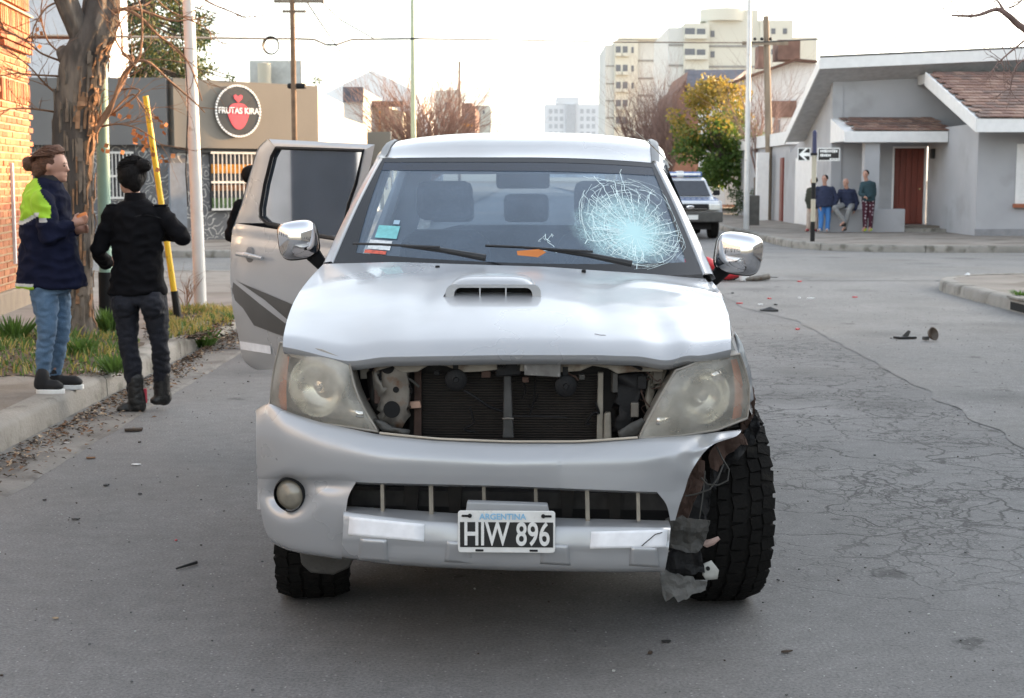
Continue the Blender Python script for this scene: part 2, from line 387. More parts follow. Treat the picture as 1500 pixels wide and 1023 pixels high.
# corner pilaster (slightly proud)
bx('pilaster', 8.76, 9.05, FY - .03, FY + .3, .15, 4.7, m_gw, hs_)
rf = MB(); zr = lambda x: 4.62 + (x - 8.2) * .045
prof = lambda x: [(x, 42.0, zr(x) + .0), (x, 42.0, zr(x) + .24), (x, 47.4, zr(x) - 1.72), (x, 47.4, zr(x) - 1.90), (x, 42.0, zr(x))]
rf.grid([[Vector(p) for p in prof(8.2)], [Vector(p) for p in prof(24)]])
rf.add(prof(8.2)[:4], [(0, 1, 2, 3)]); rf.add(prof(24)[:4], [(3, 2, 1, 0)]); rf.build('roof', m_soff, hs_)
mb = MB(); mb.prism([(8.17, 41.96, zr(8.2) - .03), (24, 41.96, zr(24) - .03), (24, 41.96, zr(24) + .28), (8.17, 41.96, zr(8.2) + .28)], (0, .04, 0)); mb.build('fascia', m_wt, hs_)
mb = MB(); mb.prism([(8.17, 42.0, zr(8.2) - .03), (8.17, 42.0, zr(8.2) + .28), (8.17, 47.4, zr(8.2) - 1.66), (8.17, 47.4, zr(8.2) - 1.96)], (.04, 0, 0)); mb.build('fascia', m_wt, hs_)
MB().tube([(8.17, 41.97, zr(8.2) + .30), (24, 41.97, zr(24) + .30)], .03, 6).build('roof_edge', M('dark_edge', (.05, .05, .05), .7), hs_)
# tile helper: rows of overlapping tiles on a slope (low front to high back)
def tiled(par, x0, x1, yf, zf, yb_, zb_, pw=.27, nr=6):
    tm = MB().box((0, 0, 0), (pw * .96, .42, .03)).build('roof_tile', m_tiles[0], par, bevel=.008); base = tm.data; bpy.data.objects.remove(tm)
    mes = [base] + [base.copy() for _ in range(3)]
    for i, me in enumerate(mes): me.materials.clear(); me.materials.append(m_tiles[i])
    L_ = math.hypot(yb_ - yf, zb_ - zf); ang = math.atan2(zb_ - zf, yb_ - yf); rr = random.Random(5)
    for r_ in range(nr):
        t = (r_ + .45) / nr; x = x0 + (pw / 2 if r_ % 2 else 0) + pw / 2
        while x < x1 + pw * .3:
            link_mesh('roof_tile', rr.choice(mes), par, (min(x, x1), yf + (yb_ - yf) * t, zf + (zb_ - zf) * t + .05 + rr.uniform(-.006, .008)), (ang - .07, rr.uniform(-.02, .02), rr.uniform(-.015, .015))); x += pw
# porch canopy
px0, px1 = 8.72, 11.48
mb = MB(); mb.prism([(px0, 41.0, 2.60), (px0, 41.0, 2.84), (px0, 43.0, 3.27), (px0, 43.0, 2.60)], (px1 - px0, 0, 0)); mb.build('porch_roof', m_wt, hs_)
bx('porch_fascia', px0 - .03, px1, 40.96, 40.998, 2.57, 2.86, m_wt, hs_)
tiled(hs_, px0 + .22, px1, 40.98, 2.84, 43.0, 3.27, .29, 5)
bx('porch_pillar', 9.30, 9.70, 41.15, 41.5, .77, 2.6, m_gw, hs_); bx('low_wall', 8.07, 10.38, 40.95, 41.55, .13, .77, m_gw, hs_, bevel=.01)
# door
bx('porch_floor', 9.0, 11.49, 41.55, 43.2, .14, .30, m_walk, hs_); bx('door_step', 10.39, 11.49, 40.9, 41.56, .13, .24, m_kerb, hs_)
dr_ = bx('door', DX0, DX1, FY + .10, FY + .15, .30, DZ1, m_door, hs_)
for i in range(5): bx('door_plank', DX0 + .02 + i * .17, DX0 + .02 + i * .17 + .150, FY + .075, FY + .102, .33, DZ1 - .03, m_door, dr_, bevel=.006)
MB().sphere((DX0 + .76, FY + .05, 1.3), .03).build('door_handle', M('brass', (.5, .4, .2), .3, 1), dr_)
for a, b in ((DX0 - .05, DX0), (DX1, DX1 + .05)): bx('door_frame', a, b, FY - .02, FY + .16, .30, DZ1 + .05, m_wt, hs_)
bx('door_lintel', DX0, DX1, FY - .02, FY + .16, DZ1, DZ1 + .05, m_wt, hs_)
lm = bx('porch_lamp', 11.6 - .22, 11.6 - .12, 42.2, 42.35, 2.15, 2.42, M('lamp_black', (.02, .02, .02), .5), hs_, bevel=.02)
# projecting wing with its own tiled roof
bx('wing_wall', 11.5, 22, 38.3, FY, .15, 2.98, m_gw, hs_)
bx('wing_plinth', 11.48, 22, 38.27, 38.3, .15, .32, M('plinth_grey', (.24, .24, .25), .9, bump=.3), hs_)
mb = MB(); mb.prism([(11.12, 37.2, 2.82), (11.12, 37.2, 3.05), (11.12, 42.0, 4.46), (11.12, 42.9, 4.46), (11.12, 42.9, 4.2), (11.12, 42.0, 4.2)], (11, 0, 0)); mb.build('wing_roof', m_soff, hs_)
mb = MB(); mb.prism([(11.08, 37.16, 2.72), (11.08, 37.16, 3.06), (11.08, 42.0, 4.50), (11.08, 42.0, 4.14)], (.04, 0, 0)); mb.build('fascia', m_wt, hs_)
bx('fascia', 11.12, 22, 37.14, 37.18, 2.72, 3.04, m_wt, hs_)
mb = MB(); mb.prism([(11.13, 37.3, 2.83), (11.13, 41.9, 4.19), (11.13, 42.99, 4.19), (11.13, 42.99, 3.0), (11.5, 42.99, 2.9), (11.5, 38.3, 2.9)][:4], (.3, 0, 0)); 
tiled(hs_, 11.15, 14.6, 37.18, 3.04, 42.0, 4.46, .27, 16)
wn2 = bx('window', 12.47, 14.6, 38.24, 38.29, .95, 2.46, m_wt, hs_)
for i in range(12): bx('shutter_slat', 12.53, 14.55, 38.225, 38.24, 1.02 + i * .115, 1.02 + i * .115 + .098, m_wt, wn2, bevel=.004)
bx('window_sill', 12.42, 14.7, 38.16, 38.3, .86, .96, M('sill_tile', (.30, .10, .05), .7), hs_)
# lower annex along the street with garage door
bx('annex_wall', 8.82, 13, 50, 62, .15, 2.75, m_gw, hs_); bx('annex_band', 8.72, 13, 49.9, 62, 2.72, 3.15, m_wt, hs_)
bx('garage_door', 8.76, 8.80, 45.2, 48.6, .17, 2.25, m_wt, hs_); bx('side_door', 8.76, 8.82, 51.0, 51.5, .17, 2.3, M('dark_red_door', (.15, .03, .02), .5), hs_)
bx('gate_pillar', 8.2, 8.6, 52.8, 53.2, .15, 2.5, m_wt, hs_)
# off-camera neighbours that shade the street; cross-street ones added to block low sun
m_plain = M('neighbour_wall', (.30, .27, .23), .9, var=.1, sc_=1)
NB = []
def plain_house(name, x0, x1, y0, y1, h, label, mat=None, side=-1):
    e = empty(name, (0, 0, 0), label=label, cat='house')
    bx('wall', x0, x1, y0, y1, .1, h, mat or m_plain, e); bx('parapet', x0 - .06, x1 + .06, y0 - .06, y1 + .06, h, h + .18, m_wt, e)
    xf = x0 if side < 0 else x1
    for i in range(max(1, int((y1 - y0) / 3.2))):
        yy = y0 + 1.4 + i * 3.2
        w_ = bx('window', xf - .03, xf + .03, yy - .6, yy + .6, 1.1, 2.4, m_glassd, e); bx('window_frame', xf - .05, xf + .05, yy - .03, yy + .03, 1.1, 2.4, m_wt, w_)
    return e
plain_house('corner_shop', 9.6, 22, 2, 18.2, 5.0, 'plain beige house on the near right block, right of the frame')
plain_house('terrace_house', 9.6, 22, -22, 1.9, 5.2, 'long beige terrace behind the viewer on the right')
plain_house('row_house', 24.5, 40, 6, 21, 6.5, 'unseen two storey house added along the cross street to block low sun')
plain_house('side_street_house', 24.6, 42, 36, 50, 6.6, 'unseen beige house added right of the grey corner house to block low sun')
plain_house('sun_block_house', 42.5, 75, 34, 62, 10.0, 'unseen tall block added down the cross street to keep sun off the road')  # unseen block added to stop sun leaking through the cross street
plain_house('terrace_house', -20, -6.2, -22, 13.5, 4.6, 'long grey terrace behind the viewer on the left', M('neighbour_grey', (.25, .26, .28), .9), side=1)
# ---------------------------------------------------------------- FRUIT SHOP (left, across the cross street)
m_sh1 = M('shop_wall_taupe', (.19, .172, .145), .85, var=.06, sc_=.8, bump=.2, bs=30)
m_sh2 = M('shop_wall_dark', (.15, .145, .14), .85, var=.08, sc_=.8, bump=.2, bs=30)  # shaded left face of the parapet put into a darker colour
m_cream = M('cream_wall', (.46, .42, .33), .85, var=.06, sc_=.6, bump=.2, bs=30)
def squiggle():
    m = M('doodle_wall', (.13, .13, .135), .8, var=.1); L = m.node_tree.links; b = m.node_tree.nodes['Principled BSDF']
    g = nd(m, 'ShaderNodeTexCoord'); v = nd(m, 'ShaderNodeTexVoronoi', i_Scale=3.1, i_Randomness=.9); n = nd(m, 'ShaderNodeTexNoise', i_Scale=2.2, i_Detail=1)
    s = nd(m, 'ShaderNodeVectorMath', operation='SCALE', i_Scale=.5); a = nd(m, 'ShaderNodeVectorMath', operation='ADD')
    L.new(g.outputs['Object'], n.inputs['Vector']); L.new(n.outputs['Color'], s.inputs[0]); L.new(s.outputs[0], a.inputs[0]); L.new(g.outputs['Object'], a.inputs[1]); L.new(a.outputs[0], v.inputs['Vector'])
    w = nd(m, 'ShaderNodeMath', operation='SINE'); k = nd(m, 'ShaderNodeMath', operation='MULTIPLY'); k.inputs[1].default_value = 26; L.new(v.outputs['Distance'], k.inputs[0]); L.new(k.outputs[0], w.inputs[0])
    r = nd(m, 'ShaderNodeMapRange', i_1=.62, i_2=.86, i_3=0, i_4=1); L.new(w.outputs[0], r.inputs[0])
    n2 = nd(m, 'ShaderNodeTexNoise', i_Scale=2.6, i_Detail=2); L.new(g.outputs['Object'], n2.inputs['Vector']); r2 = nd(m, 'ShaderNodeMapRange', i_1=.40, i_2=.47, i_3=0, i_4=.9); L.new(n2.outputs[0], r2.inputs[0])
    mm = nd(m, 'ShaderNodeMath', operation='MULTIPLY'); L.new(r.outputs[0], mm.inputs[0]); L.new(r2.outputs[0], mm.inputs[1])
    mx = nd(m, 'ShaderNodeMix', data_type='RGBA'); L.new(mm.outputs[0], mx.inputs[0]); mx.inputs[6].default_value = (.12, .12, .125, 1); mx.inputs[7].default_value = (.46, .45, .42, 1); L.new(mx.outputs[2], b.inputs['Base Color'])
    return m
m_dood = squiggle()
P0 = A(155, 115, 35.0); P1 = A(246, 118, 35.0); P2 = A(458, 127, 37.6)
TOPZ = P0.z
sh = empty('fruit_shop', (0, 0, 0), label='low taupe corner shop with a round apple sign and scribbled dark lower wall', cat='shop')
def seg_wall(name, p, q, z0, z1, mat, par, th=.25, off=0.0, z1b=None):
    d = Vector((q.x - p.x, q.y - p.y, 0)).normalized(); n = Vector((d.y, -d.x, 0))
    if n.y > 0: n = -n
    a = Vector((p.x, p.y, 0)) + n * off; b = Vector((q.x, q.y, 0)) + n * off
    zb = z1 if z1b is None else z1b
    mb = MB(); mb.prism([(a.x, a.y, z0), (b.x, b.y, z0), (b.x, b.y, zb), (a.x, a.y, z1)], -n * th); return mb.build(name, mat, par)
L0 = P0 + (P0 - P1) * 3
seg_wall('wall', Vector((L0.x, P0.y, 0)), P1, .1, 2.36, m_dood, sh); seg_wall('parapet', Vector((L0.x, P0.y, 0)), P1, 2.36, TOPZ, m_sh2, sh, .5, .25)
P1b = P1 + Vector((.01, 0, 0))
seg_wall('wall', P1b, P2, .1, 2.30, m_dood, sh); seg_wall('parapet', P1b, P2, 2.30, TOPZ, m_sh1, sh, .5, .22, z1b=TOPZ - .03)
seg_wall('cornice', P1b, P2, 2.20, 2.32, M('cornice_dark', (.07, .07, .07), .8), sh, .3, .10)
mb = MB(); mb.prism([(P2.x + .01, P2.y, .1), (P2.x + .01, 50.5, .1), (P2.x + .01, 50.5, 3.35), (P2.x + .01, 44, 3.35), (P2.x + .01, 44, 3.75), (P2.x + .01, P2.y, 3.8)], (-.25, 0, 0)); mb.build('side_wall', m_cream, sh)
mb = MB(); mb.prism([(L0.x, P0.y + .3, 3.3), (P2.x - .2, P2.y + .4, 3.3), (P2.x - .2, 50, 3.3), (L0.x, 50, 3.3)], (0, 0, .1)); mb.build('roof', M('flat_roof', (.15, .15, .15), .9), sh)
bx('chimney_box', -7.35, -5.95, 41.0, 42.0, 3.4, 4.75, M('tank_grey', (.45, .45, .42), .8), sh)
MB().lathe([(.0, 0), (.18, 0), (.18, .75), (0, .78)], (-6.9, 40.7, 3.9), n=14).build('vent_pipe', m_cream, sh, smooth=40)
# direction along the right facade
fd = Vector((P2.x - P1.x, P2.y - P1.y, 0)).normalized(); fn = Vector((fd.y, -fd.x, 0)); fn = fn if fn.y < 0 else -fn
def fp(px, py, off): return onplane(px, py, Vector((P1.x, P1.y, 0)) + fn * off, fn)
fang = math.atan2(fd.y, fd.x)
# window with white bars
m_bar = M('white_bars', (.62, .60, .56), .5); m_or = M('orange_crates', (.75, .30, .03), .6, var=.35, sc_=9); m_dk = M('shop_dark', (.03, .03, .035), .5)
def barred(px0_, px1_, pyt, pyb, nb, orange=True, left=False):
    if left: f = lambda a, b, o: A(a, b, P0.y - o); dd = Vector((1, 0, 0)); nn = Vector((0, -1, 0)); an = 0
    else: f = fp; dd = fd; nn = fn; an = fang
    a = f(px0_, pyt, .03); b = f(px1_, pyb, .03); c = (a + b) / 2; wdt = (Vector((b.x - a.x, b.y - a.y, 0))).length; ht = a.z - b.z
    wv = MB(); wv.box(c - nn * .01, (wdt, .05, ht), an); wo_ = wv.build('window', m_dk, sh)
    if orange:
        for k, (zz, hh, mt) in enumerate(((.22, .16, m_or), (-.12, .10, M('crate_brown', (.25, .12, .06), .7)), (-.40, .2, M('crate_green', (.10, .16, .06), .7, var=.4)))):
            MB().box(c + nn * .025 + Vector((0, 0, zz * ht)), (wdt * .96, .03, hh * ht), an).build('fruit_crate', mt, wo_)
    for k in range(nb):
        t = (k + .5) / nb - .5
        MB().box(c + dd * (t * wdt) + nn * .09, (.022, .022, ht), an).build('bar', m_bar, wo_)
    for t in (-.5, -.02, .5): MB().box(c + nn * .1 + Vector((0, 0, t * ht)), (wdt + .06, .035, .05), an).build('rail', m_bar, wo_)
barred(307, 376, 224, 306, 11); barred(163, 197, 224, 290, 6, orange=False, left=True)
bxo = fp(245, 300, .02)
MB().box((bxo.x + .25, bxo.y, 1.2), (.42, .08, 1.5), fang).build('grey_panel', M('panel_blue_grey', (.16, .18, .21), .6), sh)
# round sign
sgc = fp(348, 163, .26)
sg = empty('round_sign', sgc, fang, label='round black shop sign with a red apple and white lettering on the taupe parapet', cat='sign')
m_sgb = M('sign_black', (.035, .034, .034), .35, var=.3, sc_=2); m_red = M('sign_red', (.62, .06, .09), .5); m_wht = M('sign_white', (.85, .85, .83), .5)
SR = .595
MB().lathe([(0, -.03), (SR, -.03), (SR, .0), (0, 0)], axis='Y', n=48).build('disc', m_sgb, sg)
mb = MB()
for k in range(52):
    a_ = 2 * math.pi * k / 52; mb.box((SR * math.cos(a_), -.035, (SR * math.sin(a_)) * 1.0), (.045, .02, .05), M=Matrix.Rotation(-a_, 3, 'Y'))
mb.build('rim_beads', m_wht, sg)['kind'] = 'stuff'
apple = []
for k in range(40):
    a_ = 2 * math.pi * k / 40; rr = .285 * (1 + .10 * math.cos(2 * a_) * 0 + .08 * math.cos(3 * (a_ - math.pi / 2) + math.pi)); apple.append((rr * math.cos(a_) * .98, -.045, rr * math.sin(a_) * 1.08 - .10))
MB().prism(apple, (0, .012, 0)).build('apple', m_red, sg)
heart = [(0, .19), (.11, .29), (.12, .36), (.07, .385), (.0, .345), (-.07, .385), (-.12, .36), (-.11, .29)]
MB().prism([(x, -.045, z_) for x, z_ in heart], (0, .012, 0)).build('apple_leaf', m_red, sg)
text('FRUTAS KIRA', .20, 'lettering', m_wht, sg, (0, -.06, .0), (R(90), 0, 0), .004, sx=.92, bold=.004)
# ---------------------------------------------------------------- generic traced buildings
def traced(name, pts, Y, depth, mat, label, cat='building', parts=(), par=None, pname='wall'):
    """outline at its own distance Y, extruded back by depth; parts: (name, px0, py0, px1, py1, mat, proud)"""
    e = par or empty(name, (0, 0, 0), label=label, cat=cat)
    P = [A(a, b, Y) for a, b in pts]
    MB().prism(P, (0, depth, 0)).build(pname, mat, e)
    for nm, x0, y0, x1, y1, mt, pr in parts:
        a = A(x0, y0, Y); b = A(x1, y1, Y)
        bx(nm, min(a.x, b.x), max(a.x, b.x), Y - max(pr, .02), Y + .02 + (0 if pr > 0 else 0), min(a.z, b.z), max(a.z, b.z), mt, e)
    return e
m_lg = M('light_grey_wall', (.40, .40, .42), .8, var=.05); m_pale = M('pale_wall', (.70, .69, .68), .85, var=.04, sc_=.2)
m_apt = M('apartment_cream', (.58, .56, .48), .85, var=.05, sc_=.1); m_apt2 = M('apartment_grey', (.56, .56, .53), .85, var=.05, sc_=.1)  # apartment walls lightened along with the tower for distance haze
m_wd = M('far_window', (.14, .145, .16), .3); m_band = M('floor_band', (.28, .27, .25), .8); m_slate = M('slate_roof', (.11, .11, .13), .8, var=.2, sc_=3)
m_bk = M('far_brick', (.19, .11, .085), .9, var=.25, sc_=2); m_brn = M('brown_trim', (.10, .05, .035), .8)
e = empty('tall_house', (0, 0, 0), label='tall light grey blank walled building behind the street tree', cat='building')
aL = A(-90, 0, 44); aR = A(156, 0, 44)
bx('wall', aL.x, aR.x, 44, 46.2, .1, 8.6, M('tall_house_wall', (.56, .56, .58), .8, var=.05, c2=(.48, .48, .49)), e); bx('side_panel', aR.x + .002, aR.x + .03, 44.05, 46.15, .1, 8.6, m_pale, e)  # pale sheet paints sunlight onto the right-hand face
# white and pale roofs beyond the shop
e = traced('gabled_hall', [(430, 215), (430, 160), (545, 103), (600, 130), (615, 215)], 120, 30, m_pale, 'big pale gabled hall seen faintly above the shop roof', parts=[])
e = traced('dark_roof_house', [(503, 215), (503, 129), (532, 130), (532, 215)], 62, 8, m_apt2, 'small house with a dark sloping roof beside the pale hall', parts=[('roof', 503, 128, 533, 150, m_slate, .2)])
e = traced('yellow_house', [(528, 215), (528, 152), (563, 150), (572, 160), (590, 163), (590, 215)], 66, 12, m_cream, 'sunlit yellow house with orange posts behind the bare tree', 'house',
    parts=[('post', 533, 165, 536, 197, m_or, .1), ('post', 555, 163, 558, 197, m_or, .1), ('roof', 534, 149, 592, 157, m_brn, .5), ('window', 541, 168, 549, 190, m_pale, .05)])
e = traced('garden_wall', [(522, 260), (522, 194), (572, 193), (572, 260)], 54, .4, m_sh1, 'low grey wall along the left pavement behind the open truck door', 'wall')
e = traced('flat_roof_house', [(638, 215), (638, 133), (672, 131), (672, 215)], 110, 10, m_apt, 'pale flat roofed house behind the bare tree on the left', 'house', parts=[('window', 652, 150, 660, 160, m_wd, .05)])
e = traced('brick_gable_house', [(676, 215), (676, 151), (692, 151), (692, 156), (696, 156), (696, 215)], 95, 9, m_bk, 'narrow brown brick house at the end of the left row', 'house', parts=[('window', 680, 165, 686, 178, m_wd, .05), ('porch', 676, 182, 692, 186, m_or, .4)])
e = traced('cream_block', [(694, 215), (694, 155), (718, 155), (719, 215)], 130, 12, m_apt, 'small cream block at the far end of the left row', parts=[('window', 707, 162, 710, 167, m_wd, .05), ('window', 700, 172, 704, 178, m_wd, .05)])
# far tower, distance haze put into its pale wall colour
m_far = M('far_haze_pale', (.68, .69, .71), .9, var=.04)
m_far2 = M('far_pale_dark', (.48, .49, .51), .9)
e = empty('distant_tower', (0, 0, 0), label='pale stepped tower block far down the street, left of the apartments', cat='building')
TY = 320
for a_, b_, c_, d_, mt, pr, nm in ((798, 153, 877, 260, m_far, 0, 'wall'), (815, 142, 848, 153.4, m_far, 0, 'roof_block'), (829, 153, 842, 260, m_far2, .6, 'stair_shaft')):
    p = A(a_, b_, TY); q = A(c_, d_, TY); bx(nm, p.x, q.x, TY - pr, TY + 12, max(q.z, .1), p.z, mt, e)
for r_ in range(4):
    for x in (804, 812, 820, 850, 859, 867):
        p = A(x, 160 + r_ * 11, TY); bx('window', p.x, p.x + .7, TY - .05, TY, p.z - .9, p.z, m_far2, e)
# left apartment block
AY = 165
e = empty('apartment_building', (0, 0, 0), label='cream apartment block with dark paired balconies, left of the taller block', cat='building')
def ab(par, nm, x0, y0, x1, y1, Y, d, mt, pr=0.0, zb=None):
    p = A(x0, y0, Y); q = A(x1, y1, Y); return bx(nm, p.x, q.x, Y - pr, Y + d, q.z if zb is None else zb, p.z, mt, par)
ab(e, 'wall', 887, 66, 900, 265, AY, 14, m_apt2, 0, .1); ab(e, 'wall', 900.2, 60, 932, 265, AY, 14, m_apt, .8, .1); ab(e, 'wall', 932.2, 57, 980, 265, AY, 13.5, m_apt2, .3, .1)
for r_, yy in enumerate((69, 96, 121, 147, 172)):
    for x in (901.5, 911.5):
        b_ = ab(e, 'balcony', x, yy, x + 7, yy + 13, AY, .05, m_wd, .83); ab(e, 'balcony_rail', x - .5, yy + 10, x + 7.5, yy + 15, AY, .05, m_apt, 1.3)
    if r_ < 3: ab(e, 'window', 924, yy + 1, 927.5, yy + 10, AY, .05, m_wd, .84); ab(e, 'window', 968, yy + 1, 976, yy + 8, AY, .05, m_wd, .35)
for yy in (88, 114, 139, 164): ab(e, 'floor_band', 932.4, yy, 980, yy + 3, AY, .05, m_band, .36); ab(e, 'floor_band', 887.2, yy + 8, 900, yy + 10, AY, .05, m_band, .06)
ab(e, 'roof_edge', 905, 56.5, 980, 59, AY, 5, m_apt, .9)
# taller apartment block
BY = 130
e = empty('apartment_building', (0, 0, 0), label='tallest cream apartment block with stepped roof, above the corner house', cat='building')
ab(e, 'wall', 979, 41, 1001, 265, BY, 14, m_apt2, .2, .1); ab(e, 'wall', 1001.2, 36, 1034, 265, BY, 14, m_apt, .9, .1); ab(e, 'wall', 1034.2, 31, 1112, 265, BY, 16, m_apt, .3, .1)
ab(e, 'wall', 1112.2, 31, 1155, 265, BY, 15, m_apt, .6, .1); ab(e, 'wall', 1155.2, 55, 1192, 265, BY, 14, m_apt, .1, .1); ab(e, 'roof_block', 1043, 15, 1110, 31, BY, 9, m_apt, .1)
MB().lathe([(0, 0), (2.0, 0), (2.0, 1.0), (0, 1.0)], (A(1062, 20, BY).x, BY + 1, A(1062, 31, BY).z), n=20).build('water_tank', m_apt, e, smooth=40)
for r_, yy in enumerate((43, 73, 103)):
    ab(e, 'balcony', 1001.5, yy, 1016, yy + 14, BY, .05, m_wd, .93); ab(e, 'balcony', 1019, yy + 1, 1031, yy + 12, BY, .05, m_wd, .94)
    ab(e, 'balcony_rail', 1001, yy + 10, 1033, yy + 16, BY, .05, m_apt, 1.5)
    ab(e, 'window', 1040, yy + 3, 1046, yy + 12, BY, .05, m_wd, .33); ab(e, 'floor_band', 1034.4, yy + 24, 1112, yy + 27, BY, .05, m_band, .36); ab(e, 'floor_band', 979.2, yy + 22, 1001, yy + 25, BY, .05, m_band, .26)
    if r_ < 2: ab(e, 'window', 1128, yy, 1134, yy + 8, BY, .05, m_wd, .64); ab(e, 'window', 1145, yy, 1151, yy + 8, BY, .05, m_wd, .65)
# houses behind the corner house
WY = 66
m_ww = M('white_gable', (.66, .65, .64), .85, var=.04)
e = traced('white_gable_house', [(1062, 300), (1062, 122), (1163, 90), (1192, 92), (1230, 120), (1230, 300)], WY, 10, m_ww, 'white gabled house with brown roof edges rising behind the grey corner house', 'house',
    parts=[('brick_band', 1128, 148, 1166, 172, m_bk, .1), ('window', 1134, 176, 1142, 196, m_wd, .1)])
mb = MB(); q = [A(1048, 128, WY), A(1163, 87, WY), A(1194, 90, WY), A(1194, 93, WY), A(1163, 91, WY), A(1050, 132, WY)]; mb.prism([p + Vector((0, -.5, 0)) for p in q], (0, .9, 0)); mb.build('roof_edge', m_brn, e)
ab(e, 'chimney', 1143, 57, 1175, 86, WY, 2, m_bk, -.5); ab(e, 'chimney', 1114, 66, 1130, 98, WY, 1.5, m_bk, -.5)
SY = 80
e = traced('slate_roof_house', [(985, 330), (985, 138), (1002, 122), (1010, 104), (1092, 103), (1092, 330)], SY, 9, m_bk, 'brick house with a dark slate roof behind the yellow green tree', 'house',
    parts=[('window', 1020, 150, 1030, 168, m_wd, .1)])
mb = MB(); mb.add([A(1008, 103, SY - .6), A(1094, 102, SY - .6), A(1062, 126, SY - 3), A(1003, 134, SY - 3)], [(0, 1, 2, 3)]); mb.build('roof', m_slate, e, solid=.2)
mb = MB(); mb.prism([A(990, 140, SY - 3.2), A(1003, 118, SY - 3.2), A(1013, 136, SY - 3.2), A(1003, 126, SY - 3.2)], (0, .5, 0)); mb.build('gable_trim', m_brn, e)
e = traced('white_garden_wall', [(1078, 330), (1078, 228), (1142, 222), (1142, 330)], 72, .3, m_ww, 'pale garden wall with a dark barred opening behind the white pole', 'wall', parts=[('gate', 1085, 262, 1107, 300, m_wd, .05)])
e = traced('red_brick_wall', [(1030, 345), (1030, 262), (1078, 258), (1078, 335)], 78, .4, m_bk, 'red brick garden wall behind the police pickup', 'wall')
# a row closing both sides further down the street
rr = random.Random(11)
for i in range(5):
    h = rr.uniform(3.2, 4.6); y0 = 90 + i * 13
    plain_house('row_house', 9.5, 20, y0, y0 + 12, h, ['cream', 'grey', 'white', 'tan', 'pale'][i] + ' row house far down the right side of the street', [m_cream, m_lg, m_ww, m_sh1, m_pale][i])
    y1 = 56 + i * 14
    plain_house('row_house', -18, -6.6, y1 + 2, y1 + 14, min(h, 3.6), ['pale', 'cream', 'white', 'tan', 'grey'][i] + ' row house far down the left side of the street', [m_pale, m_cream, m_ww, m_sh1, m_lg][i], side=1)
# ================================================================ PICKUP TRUCK
TH = R(1.2); TOX, TOY = -.05, 4.66
truck = empty('pickup_truck', (TOX, TOY, 0), -TH, label='silver double cab pickup truck with smashed windscreen, missing grille and torn front corner', cat='pickup truck')
_c, _s = math.cos(TH), math.sin(TH)
def Q(px, py, yl):
    d = ray(px, py); k = d.x * _s + d.y * _c; t = (yl + TOX * _s + TOY * _c) / k
    X, Y = d.x * t - TOX, d.y * t - TOY
    return Vector((X * _c - Y * _s, yl, H + d.z * t))
def S(px, py, f):
    y = .3
    for _ in range(40):
        q = Q(px, py, y); y = .5 * y + .5 * f(q.x, q.z)
    return Q(px, py, y)
def yb(x, z=0, hw=.935): return .55 * (1 - max(0, 1 - (abs(x) / hw) ** 3.2) ** .5)
def lerp(a, b, t): return a + (b - a) * t
def pl(poly, x):
    if x <= poly[0][0]: return poly[0][1]
    for (x0, y0), (x1, y1) in zip(poly, poly[1:]):
        if x <= x1:
            t = (x - x0) / (x1 - x0); return y0 + (y1 - y0) * t
    return poly[-1][1]
def spl(poly, x, w=14):   # smoothed polyline
    return sum(pl(poly, x + k * w / 3) * wt for k, wt in ((-3, .1), (-2, .13), (-1, .17), (0, .2), (1, .17), (2, .13), (3, .1)))
def cr(P, t):
    n = len(P) - 1; i = min(int(t), n - 1); f = t - i
    p0, p1, p2, p3 = P[max(i - 1, 0)], P[i], P[i + 1], P[min(i + 2, n)]
    return tuple(.5 * (2 * b + (c - a) * f + (2 * a - 5 * b + 4 * c - d) * f * f + (-a + 3 * b - 3 * c + d) * f ** 3) for a, b, c, d in zip(p0, p1, p2, p3))
def patch(mb, rows, nu, nvs, base=yb, disp=None, hole=None, w=14):
    """rows: (polyline in picture, x left, x right, depth offset); lofted over the curved nose of the truck"""
    R_ = []
    ts = []
    for k in range(len(rows) - 1):
        n = nvs[k] if isinstance(nvs, (list, tuple)) else nvs
        ts += [k + i / n for i in range(n)]
    ts.append(len(rows) - 1)
    for t in ts:
        r = []
        for i in range(nu + 1):
            u = i / nu; P = []
            for poly, xl, xr, d in rows:
                x = xl + (xr - xl) * u; P.append((x, spl(poly, x, w), d))
            px, py, d = cr(P, t)
            if disp: d += disp(px, py)
            r.append(S(px, py, lambda x, z: base(x, z) + d))
        R_.append(r)
    return mb.grid(R_)
# ------------------------------------------------ paints
def paint(name, c, metal=.38, rough=.34, grime=.25):
    m = M(name, c, rough, metal, var=.03, sc_=2, coat=.6); L = m.node_tree.links; b = m.node_tree.nodes['Principled BSDF']
    g = nd(m, 'ShaderNodeTexCoord'); n = nd(m, 'ShaderNodeTexNoise', i_Scale=1.6, i_Detail=5, i_Roughness=.5); L.new(g.outputs['Object'], n.inputs['Vector'])
    src = b.inputs['Base Color'].links[0].from_socket
    r = nd(m, 'ShaderNodeMapRange', i_1=.48, i_2=.75, i_3=0, i_4=grime); L.new(n.outputs[0], r.inputs[0])
    mx = nd(m, 'ShaderNodeMix', data_type='RGBA'); L.new(r.outputs[0], mx.inputs[0]); L.new(src, mx.inputs[6]); mx.inputs[7].default_value = (.33, .31, .28, 1); L.new(mx.outputs[2], b.inputs['Base Color'])
    r3 = nd(m, 'ShaderNodeMapRange', i_1=.4, i_2=.7, i_3=rough * .8, i_4=rough * 1.7); L.new(n.outputs[0], r3.inputs[0]); L.new(r3.outputs[0], b.inputs['Roughness'])
    r4 = nd(m, 'ShaderNodeMapRange', i_1=.4, i_2=.75, i_3=.03, i_4=.28); L.new(n.outputs[0], r4.inputs[0]); L.new(r4.outputs[0], b.inputs['Coat Roughness'])
    return m
